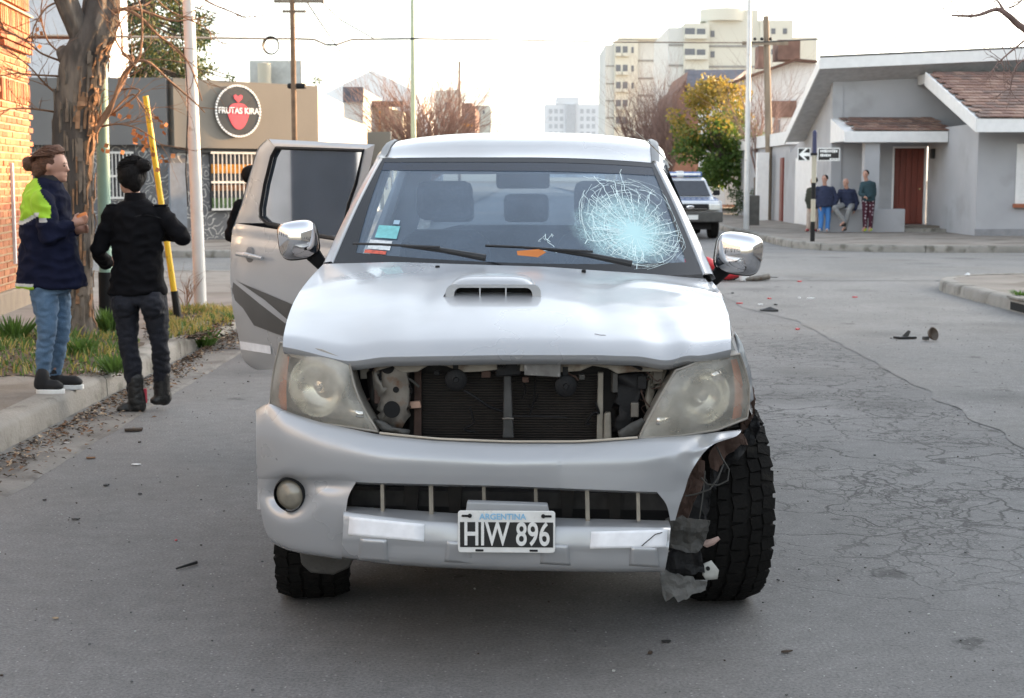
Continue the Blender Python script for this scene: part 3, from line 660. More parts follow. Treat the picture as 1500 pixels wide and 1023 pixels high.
m_sil = paint('silver_paint', (.42, .43, .445), grime=.12); m_blk = M('black_plastic', (.010, .010, .011), .55, spec=.25, bump=.2, bs=200)
m_blk2 = M('black_matte', (.008, .008, .008), .9); m_rub = M('tyre_rubber', (.010, .0095, .009), .9, spec=.15, var=.25, sc_=9, bump=.4, bs=90, c2=(.030, .027, .023), c2s=6, c2t=.58)
m_chr = M('chrome', (.78, .78, .80), .06, 1, var=.02); m_stl = M('bay_steel', (.17, .155, .135), .5, .5, var=.25, sc_=20, c2=(.14, .07, .035), c2s=14, c2t=.56)
m_stl2 = M('bay_beige', (.26, .235, .195), .55, .2, var=.2, sc_=16, c2=(.12, .08, .05), c2s=11, c2t=.55); m_grp = M('grey_plastic', (.065, .063, .058), .7, var=.3, bump=.5, bs=40)
m_rad = M('radiator_black', (.009, .007, .006), .6, .2, var=.4, sc_=30); m_stk = M('reflective_sticker', (.84, .85, .88), .25, var=.06, sc_=30)
m_rust = M('rust_liner', (.075, .045, .035), .9, var=.35, sc_=14, bump=.6, bs=30)
# ------------------------------------------------ bumper
r1 = [(374, 606), (382, 594), (392, 587), (420, 603), (470, 619), (550, 636), (640, 645), (742, 649), (850, 649), (935, 643), (1000, 639), (1090, 629)]
r2 = [(374, 640), (395, 630), (430, 642), (480, 655), (560, 668), (742, 676), (935, 673), (1010, 664), (1060, 648)]
r3 = [(374, 690), (420, 688), (520, 690), (742, 695), (935, 694), (1010, 690)]
r4 = [(374, 702), (420, 702), (500, 704), (530, 707), (742, 712), (960, 721), (1010, 719)]
up_ = lambda p, d: [(a, b - d) for a, b in p]
def dnt(px, py):
    d = .052 * math.exp(-(((px - 424) / 32) ** 2 + ((py - 727) / 27) ** 2) ** 1.6)           # fog lamp bowl
    d += .018 * math.exp(-((px - 478) / 34) ** 2 - ((py - 711) / 9) ** 2)                      # scoop running off to the right
    d += .006 * noise.noise(Vector((px * .012, py * .02, 1))) * (1 if px > 820 else .25)
    if px > 900: d += .02 * math.exp(-((px - 1040) / 40) ** 2) * (1 + noise.noise(Vector((px * .05, py * .05, 2))))
    return d
mb = MB()
patch(mb, [(up_(r1, -1), 388, 1078, .08), (r1, 375, 1086, .06), (up_(r1, -9), 375, 1078, .032), (r2, 375, 1040, .0), (r3, 376, 1013, .0), (r4, 378, 1003, .008)], 150, [1, 4, 6, 8, 5], disp=dnt)
r5 = [(378, 742), (420, 745), (505, 748), (520, 750)]; r6 = [(382, 770), (420, 782), (505, 790)]; r8 = [(394, 788), (410, 800), (440, 808), (475, 813), (502, 817)]
patch(mb, [(r4, 378, 522, .008), ([(378, 722), (520, 726)], 379, 511, .004), (r5, 381, 507, .0), (r6, 387, 503, .012), (r8, 396, 501, .03), (up_(r8, -3), 400, 500, .08)], 60, [6, 6, 7, 6, 2], disp=dnt)
patch(mb, [(r4, 962, 1003, .008), ([(960, 740), (1000, 738)], 976, 996, .01), ([(960, 764), (1000, 762)], 982, 989, .02)], 8, 5, disp=dnt)
bump_ = mb.build('front_bumper', m_sil, truck, smooth=60)
# return edge of the lower opening, and lower lip
mb = MB()
patch(mb, [(r4, 522, 962, .008), (up_(r4, -2), 522, 962, .03), (up_(r4, -3), 524, 960, .08)], 60, 2)
mb.build('opening_edge', m_sil, bump_, smooth=60)
l0 = [(500, 741), (742, 757), (985, 763)]; l1 = [(500, 750), (620, 763), (742, 770), (985, 773)]; l2 = [(500, 787), (620, 793), (742, 797), (900, 802), (985, 801)]; l3 = [(500, 815), (560, 824), (640, 829), (742, 833), (900, 836), (985, 835)]
mb = MB()
patch(mb, [(l0, 508, 979, .07), (up_(l1, 2), 504, 982, .0), (up_(l1, -4), 503, 982, -.022), (up_(l2, 2), 502, 980, -.034), (up_(l2, -6), 501, 979, -.030), (l3, 501, 974, -.005), (up_(l3, -2), 505, 970, .09)], 110, [2, 3, 6, 2, 5, 2], disp=lambda x, y: .004 * noise.noise(Vector((x * .02, y * .03, 5))) + (.012 * max(0, (x - 930) / 50) * (1 + noise.noise(Vector((x * .08, y * .08, 9))))))
lip = mb.build('lower_bumper', m_sil, truck, smooth=60)
lipf = lambda d: (lambda x, z: yb(x, z) - .036 - d)
def decal(name, pts, f, mat, par, th=.003, div=6):
    """thin sheet following the surface f"""
    (ax, ay), (bx_, by), (cx_, cy), (dx, dy) = pts; rows = []
    if f == 'lip':
        def f2(X, Y):
            e1, e2, e3 = pl(l1, X) - 4, pl(l2, X) + 2, pl(l3, X)
            d = pl([(e1 - 4, -.022), (e1 + 2, -.024), (e2, -.034), (e2 + 6, -.030), (e3, -.005)], Y); return lambda x, z: yb(x, z) + d - .003
        for j in range(div + 1):
            v = j / div; r = []
            for i in range(div + 1):
                X = lerp(lerp(ax, bx_, i / div), lerp(dx, cx_, i / div), v); Y = lerp(lerp(ay, by, i / div), lerp(dy, cy, i / div), v); r.append(S(X, Y, f2(X, Y)))
            rows.append(r)
        return MB().grid(rows).build(name, mat, par, smooth=60, solid=th, offset=0)
    for j in range(div + 1):
        v = j / div; rows.append([S(lerp(lerp(ax, bx_, i / div), lerp(dx, cx_, i / div), v), lerp(lerp(ay, by, i / div), lerp(dy, cy, i / div), v), f) for i in range(div + 1)])
    return MB().grid(rows).build(name, mat, par, smooth=60, solid=th, offset=0)
decal('reflective_sticker', [(512, 757), (622, 768), (621, 794), (510, 784)], 'lip', m_stk, lip)
decal('reflective_sticker', [(866, 779), (978, 776), (976, 802), (864, 804)], 'lip', m_stk, lip)
for a, b in ((528, 566), (655, 688), (795, 832), (925, 962)):
    decal('towing_cap', [(a, 789 + (a - 528) * .03), (b, 790 + (b - 528) * .03), (b + 4, 822 + (b - 528) * .02), (a - 4, 820 + (a - 528) * .02)], 'lip', m_sil, lip, .007, 6)
# fog lamp
fc = S(421, 727, yb); fl = empty('tmp', (0, 0, 0)); bpy.data.objects.remove(fl)
frot = Matrix.Rotation(R(-14), 3, 'Z')
def lathe_at(prof, c, rz, n=32, tilt=0):
    mb = MB(); mb.lathe(prof, (0, 0, 0), 'Y', n); m = Matrix.Rotation(rz, 3, 'Z') @ Matrix.Rotation(tilt, 3, 'X'); mb.v = [tuple(m @ Vector(v) + Vector(c)) for v in mb.v]; return mb
m_lens = M('fog_glass', (.22, .20, .16), .12, spec=.8, var=.2, sc_=25)
fg = lathe_at([(0, -.006), (.03, .0), (.048, .012), (.052, .02), (.0, .05)], fc + Vector((0, .012, 0)), R(-16)).build('fog_lamp', m_lens, truck, smooth=40)
lathe_at([(.052, .0), (.058, .012), (.060, .03), (.052, .03)], fc + Vector((0, .012, 0)), R(-16)).build('rim', m_blk, fg, smooth=40)
# opening bars and dark space behind
for x, wd_ in ((557, 5), (628, 6), (706, 5), (782, 5), (857, 6), (932, 5)):
    a = Q(x, 707 + (x - 520) * .025, .055); b = Q(x + 1, 762 + (x - 742) * .01, .05); MB().prism([a, a + Vector((wd_ / 460, 0, 0)), b + Vector((wd_ / 460, 0, 0)), b], (0, .03, 0)).build('opening_bar', m_stl2, truck)
def pp(name, pts, yl, th, mat, par=None, bevel=0, crumple=0, smooth=None):
    facet = crumple >= .02; crumple = crumple * (.7 if facet else 1)
    if facet:      # ragged outline
        rj = random.Random(int(pts[0][0] * 7 + pts[0][1])); out = []
        for (ax_, ay_), (bx2, by2) in zip(pts, pts[1:] + pts[:1]):
            n_ = max(1, int(math.hypot(bx2 - ax_, by2 - ay_) / 6))
            for k_ in range(n_): out.append((lerp(ax_, bx2, k_ / n_) + rj.uniform(-2.2, 2.2), lerp(ay_, by2, k_ / n_) + rj.uniform(-2.2, 2.2)))
        pts = out
    P = [Q(a, b, yl) for a, b in pts]
    if crumple:
        bm = bmesh.new(); vs = [bm.verts.new(p) for p in P]; f = bm.faces.new(vs); bmesh.ops.triangulate(bm, faces=[f])
        for _ in range(3): bmesh.ops.subdivide_edges(bm, edges=[e for e in bm.edges if e.calc_length() > .02], cuts=1)
        bmesh.ops.triangulate(bm, faces=bm.faces)
        for v in bm.verts: v.co.y += crumple * noise.noise(v.co * 14) + crumple * .6 * noise.noise(v.co * 37)
        mb = MB(); bm.verts.index_update(); mb.add([v.co for v in bm.verts], [[v.index for v in f.verts] for f in bm.faces]); bm.free()
        return mb.build(name, mat, par or truck, solid=th, offset=0, smooth=None if facet else 35)
    return MB().prism(P, (0, th, 0)).build(name, mat, par or truck, bevel=bevel, smooth=smooth)
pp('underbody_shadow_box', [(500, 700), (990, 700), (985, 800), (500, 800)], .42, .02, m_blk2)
pp('crash_beam', [(515, 718), (980, 724), (980, 748), (515, 740)], .26, .06, M('beam_dark', (.03, .028, .027), .7, .2, var=.5, sc_=18))
for x in (592, 655, 820, 890): pp('beam_bracket', [(x, 712), (x + 22, 713), (x + 18, 760), (x + 4, 760)], .22, .02, m_rad)
# ------------------------------------------------ hood
hf = [(410, 499), (440, 505), (470, 513), (505, 521), (520, 521), (560, 515), (742, 512), (880, 512), (940, 515), (975, 522), (992, 523), (1030, 514), (1074, 503)]
hr = [(470, 387), (580, 384), (700, 388), (800, 391), (925, 400), (1033, 409)]
def hoodpt(u, v):
    xf = 414 + (1071 - 414) * u; xr = 474 + (1033 - 474) * u; e = 2 * u - 1
    p = S(xf, spl(hf, xf, 9), lambda x, z: .10 + yb(x, z) * .62)
    q = Q(xr, spl(hr, xr, 20), 1.20 + .26 * abs(e) ** 2.2)
    r = p.lerp(q, v)
    r.x += (.030 if e > 0 else -.030) * math.sin(math.pi * v) * abs(e) ** 3
    r.z += .034 * math.sin(math.pi * v ** .6) * (1 - .7 * abs(e) ** 4) - .012 * math.exp(-((abs(e) - .42) / .07) ** 2) * math.sin(math.pi * v)
    if v < .06: r.z -= .018 * (1 - v / .06) ** 2
    # crash dents on the right
    k = max(0, e - .15) / .85
    if k > 0:
        r.z += .007 * k * noise.noise(Vector((u * 4, v * 3, 0))) + .0035 * k * noise.noise(Vector((u * 12, v * 10, 4)))
        rd = v - (.80 - 1.1 * (u - .86) ** 2 * 8)
        r.z += .013 * math.exp(-(rd / .06) ** 2) * min(1, k * 1.6) * (u > .74) * min(1, (u - .74) / .06)
        r.z += .015 * math.exp(-((u - .875 + .05 * (v - .4)) / .03) ** 2) * math.exp(-((v - .15) / .4) ** 2)
    return r
mb = MB(); NU, NV = 96, 64
rows = []
for j in range(NV + 1):
    v = (j / NV) ** 1.25; rows.append([hoodpt(i / NU, v) for i in range(NU + 1)])
fr = rows[0]; rows = [[p + Vector((0, .04, -.035)) for p in fr], [p + Vector((0, .006, -.016)) for p in fr]] + rows
mb.grid(rows); hood = mb.build('hood', m_sil, truck, smooth=50)
# scoop
sx0, sx1 = Q(651, 430, .64).x, Q(791, 430, .64).x; sxc = (sx0 + sx1) / 2; sw = (sx1 - sx0) / 2
def hz(x, y):
    best = None
    u = .5 + (x) / 1.56; p = hoodpt(u, 0.5)
    lo, hi = 0, 1
    for _ in range(14):
        m_ = (lo + hi) / 2
        if hoodpt(u, m_).y < y: lo = m_
        else: hi = m_
    return hoodpt(u, lo).z
mb = MB(); rows = []
zb = hz(sxc, .70)
for (yy, wf_, hgt, n) in ((.636, 1.03, .044, 0), (.645, 1.0, .054, 0), (.70, .97, .057, 0), (.80, .92, .048, 0), (.90, .84, .030, 0), (.98, .72, .010, 0), (1.02, .66, -.004, 0)):
    r = []
    for i in range(33):
        t = -1 + 2 * i / 32; x = sxc + sw * wf_ * (abs(t) ** .85) * (1 if t > 0 else -1)
        k = max(0, 1 - abs(t) ** 5) ** .7
        r.append(Vector((x, yy, hz(x, yy) - .004 + hgt * k)))
    rows.append(r)
mb.grid(rows); scoop = mb.build('hood_scoop', m_sil, truck, smooth=60)
def rrect(x0, x1, z0, z1, r, y, n=5):
    o = []
    for cx, cz, a0_ in ((x1 - r, z1 - r, 0), (x0 + r, z1 - r, 90), (x0 + r, z0 + r, 180), (x1 - r, z0 + r, 270)):
        for k in range(n + 1):
            a = R(a0_ + 90 * k / n); o.append(Vector((cx + r * math.cos(a), y, cz + r * math.sin(a))))
    return o
q0, q1 = Q(665, 445, .63), Q(780, 422, .63)
mb = MB(); o_ = rrect(q0.x - .030, q1.x + .030, q0.z - .012, q1.z + .012, .030, .642); i_ = rrect(q0.x, q1.x, q0.z, q1.z, .024, .632); j_ = rrect(q0.x + .003, q1.x - .003, q0.z + .003, q1.z - .003, .022, .69)
mb.grid([o_, [p + Vector((0, -.012, 0)) for p in o_], i_, j_], True); mb.build('scoop_frame', m_sil, scoop, smooth=50)
mb = MB(); mb.add([p + Vector((0, 0.0, 0)) for p in j_], [tuple(range(len(j_)))]); mb.build('scoop_mouth', m_blk2, scoop)
for x in (703, 741): MB().box(Q(x, 433, .632) + Vector((0, .015, 0)), (.005, .03, .056)).build('scoop_divider', m_sil, scoop)
for x, y in ((641, 393), (855, 399)):
    MB().box(Q(x, y, 1.17) + Vector((0, 0, .004)), (.017, .02, .012)).build('washer_nozzle', m_blk, hood, bevel=.003)
# ------------------------------------------------ headlights
m_hl = bpy.data.materials.new('headlight_plastic'); m_hl.use_nodes = True
def lens_mat(m, cloud, tint):
    L = m.node_tree.links; N = m.node_tree.nodes; b = N['Principled BSDF']; out = N['Material Output']
    b.inputs['Base Color'].default_value = tint; b.inputs['Roughness'].default_value = .28; b.inputs['Coat Weight'].default_value = 1
    t = nd(m, 'ShaderNodeBsdfTransparent'); t.inputs[0].default_value = (.92, .90, .84, 1)
    g = nd(m, 'ShaderNodeTexCoord'); n = nd(m, 'ShaderNodeTexNoise', i_Scale=7, i_Detail=7); L.new(g.outputs['Object'], n.inputs['Vector'])
    r = nd(m, 'ShaderNodeMapRange', i_1=.3, i_2=.7, i_3=cloud - .18, i_4=cloud + .18); L.new(n.outputs[0], r.inputs[0])
    x = nd(m, 'ShaderNodeMixShader'); L.new(r.outputs[0], x.inputs[0]); L.new(t.outputs[0], x.inputs[1]); L.new(b.outputs[0], x.inputs[2]); L.new(x.outputs[0], out.inputs[0])
lens_mat(m_hl, .36, (.74, .71, .63, 1))
m_org = M('indicator_orange', (.50, .16, .07), .35, var=.15, sc_=20); m_bowl = M('reflector', (.62, .60, .55), .22, .9, var=.1, sc_=12); m_hous = M('lamp_housing', (.27, .25, .22), .5, .2, var=.2, sc_=10)
hlf = lambda x, z: .095 + yb(x, z) * .93
def headlamp(top, bot, xl, xr, orange, bowl, name='headlight'):
    # top/bot polylines; xl/xr = left/right edges at top and bottom
    def make(nm, mat, off, ins, par=None, u0=0, u1=1, bulge=.03):
        mb = MB(); rows = []
        for j in range(15):
            v = ins + (1 - 2 * ins) * j / 14; r = []
            for i in range(29):
                u = ins + (1 - 2 * ins) * (u0 + (u1 - u0) * i / 28)
                xa = lerp(xl[0], xl[1], v) + xl[2] * math.sin(math.pi * v); xb = lerp(xr[0], xr[1], v) + xr[2] * math.sin(math.pi * v); x = lerp(xa, xb, u)
                tt = lerp(xl[0], xr[0], u); bb = lerp(xl[1], xr[1], u)
                y = lerp(pl(top, tt), pl(bot, bb), v)
                bl = bulge * (1 - abs(2 * u - 1) ** 4) * (1 - abs(2 * v - 1) ** 4)
                r.append(S(x, y, lambda X, Z: hlf(X, Z) - bl + off))
            rows.append(r)
        return mb.grid(rows).build(nm, mat, par or truck, smooth=60)
    h = make(name, m_hous, .13, 0)
    # flange between housing and lens
    make('lens', m_hl, 0, .0, h)
    rim = MB(); edge = []
    for k in range(60):
        t = k / 60 * 4; s_ = int(t); f_ = t - s_
        u, v = ((f_, 0), (1, f_), (1 - f_, 1), (0, 1 - f_))[s_]
        xa = lerp(xl[0], xl[1], v) + xl[2] * math.sin(math.pi * v); xb = lerp(xr[0], xr[1], v) + xr[2] * math.sin(math.pi * v); x = lerp(xa, xb, u)
        y = lerp(pl(top, lerp(xl[0], xr[0], u)), pl(bot, lerp(xl[1], xr[1], u)), v)
        edge.append(S(x, y, lambda X, Z: hlf(X, Z)))
    rim.grid([[p + Vector((0, -.002, 0)) for p in edge], [p + Vector((0, .13, 0)) for p in edge]], True); rim.tube(edge + [edge[0]], .0045, 6, False)
    rim.build('lamp_rim', m_hous, h, smooth=50)
    make('indicator', m_org, .045, .06, h, orange[0], orange[1], .02)
    bc = S(bowl[0], bowl[1], lambda X, Z: hlf(X, Z) + .05); rz = R(-20 if bc.x < 0 else 20)
    bo = lathe_at([(bowl[2] * 1.04, .03), (bowl[2] * 1.04, -.012), (bowl[2], -.018), (bowl[2] * .95, -.010), (bowl[2] * .9, .012), (bowl[2] * .7, .035), (bowl[2] * .35, .052), (0, .055)], bc, rz).build('reflector_bowl', m_bowl, h, smooth=50)
    lathe_at([(0, -.004), (.018, .0), (.026, .02), (.026, .05)], bc, rz, 20).build('bulb_shield', m_chr, bo, smooth=40)
    return h
h1 = headlamp([(410, 502), (440, 509), (470, 513), (512, 530)], [(396, 598), (420, 611), (470, 620), (556, 633)], (411, 396, -3), (512, 554, -8), (.0, .11), (466, 566, .100))
h2 = headlamp([(992, 543), (1030, 528), (1083, 519)], [(938, 642), (1000, 638), (1050, 630), (1096, 612)], (990, 936, -2), (1083, 1094, 8), (.90, 1.0), (1030, 580, .090))
for pts in ([(872, 499), (880, 500), (888, 500)],):
    MB().tube([Vector(hoodpt((x - 414) / 657, max(0, (512 - y) / 125 * .93) ** 1.0)) + Vector((0, 0, .001)) for x, y in pts], .0007, 4).build('scratch', m_rust, hood)
# silver marks on the lens, low corners (blank badge shapes) and a chrome patch for the bulb glint
for hh, pts in ((h1, [(511, 600), (531, 603), (533, 612), (513, 610)]), (h2, [(963, 612), (980, 612), (978, 622), (961, 622)])):
    decal('lens_mark', pts, lambda x, z: hlf(x, z) - .018, m_bowl, hh, .001, 2)
decal('bulb_glint', [(1042, 548), (1056, 540), (1064, 556), (1046, 560)], lambda x, z: hlf(x, z) + .0, m_chr, h2, .002, 2)
decal('bulb_slot', [(1053, 541), (1060, 538), (1068, 552), (1062, 555)], lambda x, z: hlf(x, z) - .004, m_blk, h2, .002, 2)
# ------------------------------------------------ engine bay seen through the missing grille
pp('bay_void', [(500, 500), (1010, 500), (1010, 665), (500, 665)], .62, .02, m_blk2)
pp('slam_panel', [(545, 514), (935, 514), (985, 520), (975, 535), (930, 528), (800, 527), (742, 524), (545, 522)], .24, .10, m_stl2, bevel=.004)
pp('support_beam', [(548, 527), (600, 526), (742, 529), (742, 541), (700, 545), (676, 546), (655, 537), (630, 534), (612, 545), (590, 547), (575, 537), (548, 545)], .20, .025, m_stl2, bevel=.003)
pp('support_beam', [(756, 531), (930, 526), (972, 530), (972, 545), (930, 545), (905, 548), (890, 540), (868, 536), (850, 544), (815, 546), (756, 544)], .20, .025, m_stl2, bevel=.003)
MB().tube([Q(555, 520, .17), Q(640, 521, .17), Q(735, 523, .17)], .005, 6).build('release_cable', m_stl, truck, smooth=60)
MB().tube([Q(765, 529, .17), Q(860, 531, .17), Q(925, 534, .17), Q(940, 541, .18)], .006, 6).build('release_cable', m_blk, truck, smooth=60)
rc = pp('radiator', [(600, 535), (905, 535), (900, 648), (600, 645)], .33, .05, m_rad)
fin = MB()
for k in range(26):
    y0 = 548 + k * 3.75; a = Q(620, y0, .322); b = Q(878, y0 + 1, .322); fin.box((a + b) / 2, ((b - a).x, .012, .0035))
fin.build('cooling_fins', M('fin_metal', (.022, .016, .013), .6, .2, var=.3, sc_=40), rc)['kind'] = 'stuff'
pp('radiator_post', [(607, 540), (617, 540), (617, 640), (606, 640)], .28, .03, m_rust, bevel=.002)
pp('radiator_post', [(876, 546), (884, 546), (883, 646), (874, 646)], .26, .03, m_stl2, bevel=.002)
pp('receiver_tube', [(885, 606), (895, 604), (896, 645), (884, 646)], .24, .03, m_stl2, bevel=.006)
pp('hood_latch_post', [(738, 524), (748, 524), (751, 610), (753, 642), (736, 642), (737, 610)], .22, .03, M('latch_grey', (.06, .06, .06), .5, .4, var=.3, sc_=20), bevel=.004)
pp('hood_latch', [(724, 520), (766, 521), (764, 550), (726, 553)], .20, .05, m_blk, bevel=.006)
MB().tube([Q(736, 614, .20), Q(745, 613, .195), Q(752, 614, .20)], .004, 6).build('clamp', m_stl, truck)
pp('warning_plate', [(766, 526), (822, 529), (821, 553), (768, 550)], .165, .02, M('plate_grey', (.16, .155, .15), .45, .5, var=.25, sc_=30, c2=(.4, .38, .36), c2s=30, c2t=.6), bevel=.002)
for hx, hy in ((668, 557), (829, 566)):
    hc = Q(hx, hy, .19)
    ho = lathe_at([(0, -.006), (.008, -.006), (.010, .0), (.030, .002), (.036, .006), (.037, .016), (.030, .03), (.012, .05)], hc, R(4)).build('horn', m_blk, truck, smooth=35)
    MB().box(hc + Vector((-.002, .012, .045)), (.018, .006, .035)).build('horn_bracket', m_blk, ho)
MB().tube([Q(680, 572, .21), Q(698, 583, .21), Q(716, 596, .22), Q(736, 603, .23)], .0045, 6).build('wire', m_blk, truck, smooth=60)
MB().tube([Q(752, 610, .22), Q(790, 610, .25), Q(830, 612, .27)], .003, 6).build('wire', m_blk, truck, smooth=60)
MB().tube([Q(785, 545, .25), Q(783, 580, .26), Q(776, 610, .26)], .003, 6).build('wire', m_blk, truck, smooth=60)
rr = random.Random(77)
for k in range(16):
    x = rr.choice([rr.uniform(548, 600), rr.uniform(905, 960), rr.uniform(620, 880)]); y = rr.uniform(535, 600); pts = [(x, y)]
    for _ in range(4): x += rr.uniform(-16, 16); y += rr.uniform(-4, 18); pts.append((x, min(y, 634)))
    P = [Vector(cr([tuple(Q(a, b, .21 + .02 * (k % 4))) for a, b in pts], t / 4)) for t in range(17)]; MB().tube(P, rr.uniform(.0018, .005), 6).build('hose', rr.choice([m_blk, m_blk, m_grp, m_rust]), truck, smooth=60)
for x, y, w_, h_ in ((556, 580, 16, 22), (582, 548, 10, 12), (590, 606, 14, 14), (940, 560, 14, 20), (930, 600, 12, 22), (900, 560, 8, 30), (712, 548, 14, 10), (770, 556, 10, 8), (640, 546, 9, 7), (852, 552, 9, 8)):
    MB().box(Q(x, y, .23), (w_ / 455, .03, h_ / 455), rr.uniform(-.2, .2)).build('small_fitting', rr.choice([m_blk, m_stl, m_grp, m_rust]), truck, bevel=.003)
# headlight bracket left with holes, clip, lower tangle
br = pp('headlamp_bracket', [(550, 535), (560, 528), (585, 528), (597, 540), (601, 575), (598, 612), (588, 628), (560, 620), (572, 600), (570, 570), (556, 556)], .22, .03, m_stl, crumple=.006)
for x, y, r_ in ((568, 538, .022), (574, 600, .028), (580, 571, .010)):
    lathe_at([(0, -.004), (r_, -.004), (r_, .01)], Q(x, y, .205), 0, 18).build('bracket_hole', m_blk2, br)
pp('headlamp_bracket', [(538, 545), (552, 540), (562, 575), (556, 610), (544, 590)], .25, .02, m_rad, crumple=.015)
pp('clip', [(600, 589), (615, 588), (617, 598), (601, 599)], .24, .02, M('clip_pink', (.48, .30, .22), .6), bevel=.003)
pp('side_bracket', [(527, 541), (541, 540), (541, 555), (528, 556)], .26, .02, m_stl, bevel=.002)
pp('side_bracket', [(957, 545), (971, 543), (971, 562), (956, 563)], .26, .02, m_stl, bevel=.002)
pp('fender_bracket', [(930, 524), (975, 528), (968, 545), (958, 575), (948, 600), (944, 585), (950, 550)], .28, .03, m_stl2, crumple=.01)
pp('air_duct', [(903, 547), (944, 546), (948, 565), (940, 575), (932, 600), (918, 637), (905, 637), (903, 600)], .25, .05, m_blk, crumple=.012)
pp('lower_clips', [(548, 614), (562, 618), (575, 626), (600, 630), (598, 636), (560, 631)], .15, .02, m_grp, crumple=.01)
pp('lower_clips', [(905, 632), (925, 620), (940, 612), (948, 622), (930, 640), (908, 642)], .16, .02, m_grp, crumple=.012)
lipc = [Q(x, spl(r1, x) - 2, yb(Q(x, 640, .1).x) + .055) for x in range(556, 948, 14)]
MB().tube(lipc, .004, 6).build('bumper_top_strip', M('strip_beige', (.45, .40, .33), .6), truck, smooth=60)
# ------------------------------------------------ windscreen and cab
def wsp(u, v):   # u 0..1 left-right, v 0 top .. 1 bottom
    e = 2 * u - 1
    xt = 561 + (957 - 561) * u; yt = 232 + 8 * max(0, e) ** 2 * .9 + 1.0 * abs(e) ** 3; xb = 489 + (1029 - 489) * u; yb_ = 386 + 17 * u + 12 * (1 - e * e)
    p = Q(xt, yt, 1.93 + .08 * e * e); q = Q(xb, yb_, 1.25 + .24 * abs(e) ** 2.2)
    r = p.lerp(q, v); r += Vector((0, -.025, .012)) * math.sin(math.pi * v); return r
def wsgrid(mb, u0, u1, v0, v1, nu, nv, off=0):
    return mb.grid([[wsp(lerp(u0, u1, i / nu), lerp(v0, v1, j / nv)) + Vector((0, -off, off * .7)) for i in range(nu + 1)] for j in range(nv + 1)])
imp = wsp(.85, .68)      # impact point
m_gl = bpy.data.materials.new('windscreen_glass'); m_gl.use_nodes = True
def glassmat(m, crack=True, tint=(.66, .82, .95, 1), dust_haze=.22, dark=False):
    L = m.node_tree.links; N = m.node_tree.nodes; out = N['Material Output']; b = N['Principled BSDF']
    tr = nd(m, 'ShaderNodeBsdfTransparent'); tr.inputs[0].default_value = tint
    gl = nd(m, 'ShaderNodeBsdfGlossy'); gl.inputs['Roughness'].default_value = .03
    fr_ = nd(m, 'ShaderNodeFresnel', i_IOR=1.75 if not dark else 2.6)
    x = nd(m, 'ShaderNodeMixShader'); L.new(fr_.outputs[0], x.inputs[0]); L.new(tr.outputs[0], x.inputs[1]); L.new(gl.outputs[0], x.inputs[2])
    b.inputs['Base Color'].default_value = (.30, .42, .58, 1); b.inputs['Roughness'].default_value = .7  # blue tint of the dusty film paints sky haze on the glass
    g = nd(m, 'ShaderNodeTexCoord'); n = nd(m, 'ShaderNodeTexNoise', i_Scale=5, i_Detail=8); L.new(g.outputs['Object'], n.inputs['Vector'])
    r = nd(m, 'ShaderNodeMapRange', i_1=.35, i_2=.7, i_3=dust_haze * .85, i_4=dust_haze * 1.15); L.new(n.outputs[0], r.inputs[0])
    y = nd(m, 'ShaderNodeMixShader'); L.new(r.outputs[0], y.inputs[0]); L.new(x.outputs[0], y.inputs[1]); L.new(b.outputs[0], y.inputs[2]); last = y.outputs[0]
    if crack:
        cd = nd(m, 'ShaderNodeBsdfDiffuse'); cd.inputs[0].default_value = (.50, .73, .75, 1)
        def mth(op, a, bb):
            k = nd(m, 'ShaderNodeMath', operation=op)
            for i, s in enumerate((a, bb)):
                if isinstance(s, (int, float)): k.inputs[i].default_value = s
                else: L.new(s, k.inputs[i])
            return k.outputs[0]
        def mr(s, a, bb, c, d):
            k = nd(m, 'ShaderNodeMapRange', i_1=a, i_2=bb, i_3=c, i_4=d); L.new(s, k.inputs[0]); return k.outputs[0]
        sub = nd(m, 'ShaderNodeVectorMath', operation='SUBTRACT'); L.new(g.outputs['Object'], sub.inputs[0]); sub.inputs[1].default_value = tuple(imp + Vector((-.035, .0, .045)))
        mp = nd(m, 'ShaderNodeMapping'); mp.inputs['Scale'].default_value = (1, .9, 1.0); L.new(sub.outputs[0], mp.inputs[0])
        ln = nd(m, 'ShaderNodeVectorMath', operation='LENGTH'); L.new(mp.outputs[0], ln.inputs[0])
        n2 = nd(m, 'ShaderNodeTexNoise', i_Scale=14, i_Detail=4); L.new(g.outputs['Object'], n2.inputs['Vector'])
        dist = mth('ADD', ln.outputs['Value'], mr(n2.outputs[0], 0, 1, -.05, .05))
        halo = mr(dist, .13, .24, 1, 0)
        core = nd(m, 'ShaderNodeVectorMath', operation='SUBTRACT'); L.new(g.outputs['Object'], core.inputs[0]); core.inputs[1].default_value = tuple(imp)
        cl = nd(m, 'ShaderNodeVectorMath', operation='LENGTH'); L.new(core.outputs[0], cl.inputs[0]); cdist = mth('ADD', cl.outputs['Value'], mr(n2.outputs[0], 0, 1, -.05, .05))
        corem = mr(cdist, .015, .12, .78, 0)
        tot = mth('ADD', mth('MULTIPLY', halo, .38), corem)
        for scl, wdt, amt in ((26, .05, .40), (55, .08, .38), (110, .10, .25)):
            v = nd(m, 'ShaderNodeTexVoronoi', feature='DISTANCE_TO_EDGE', i_Scale=scl); L.new(g.outputs['Object'], v.inputs['Vector'])
            tot = mth('ADD', tot, mth('MULTIPLY', mth('MULTIPLY', mr(v.outputs['Distance'], 0, wdt, 1, 0), halo), amt))
        tot = mth('MINIMUM', tot, .93)
        z = nd(m, 'ShaderNodeMixShader'); L.new(tot, z.inputs[0]); L.new(last, z.inputs[1]); L.new(cd.outputs[0], z.inputs[2]); last = z.outputs[0]
    L.new(last, out.inputs[0])
glassmat(m_gl)
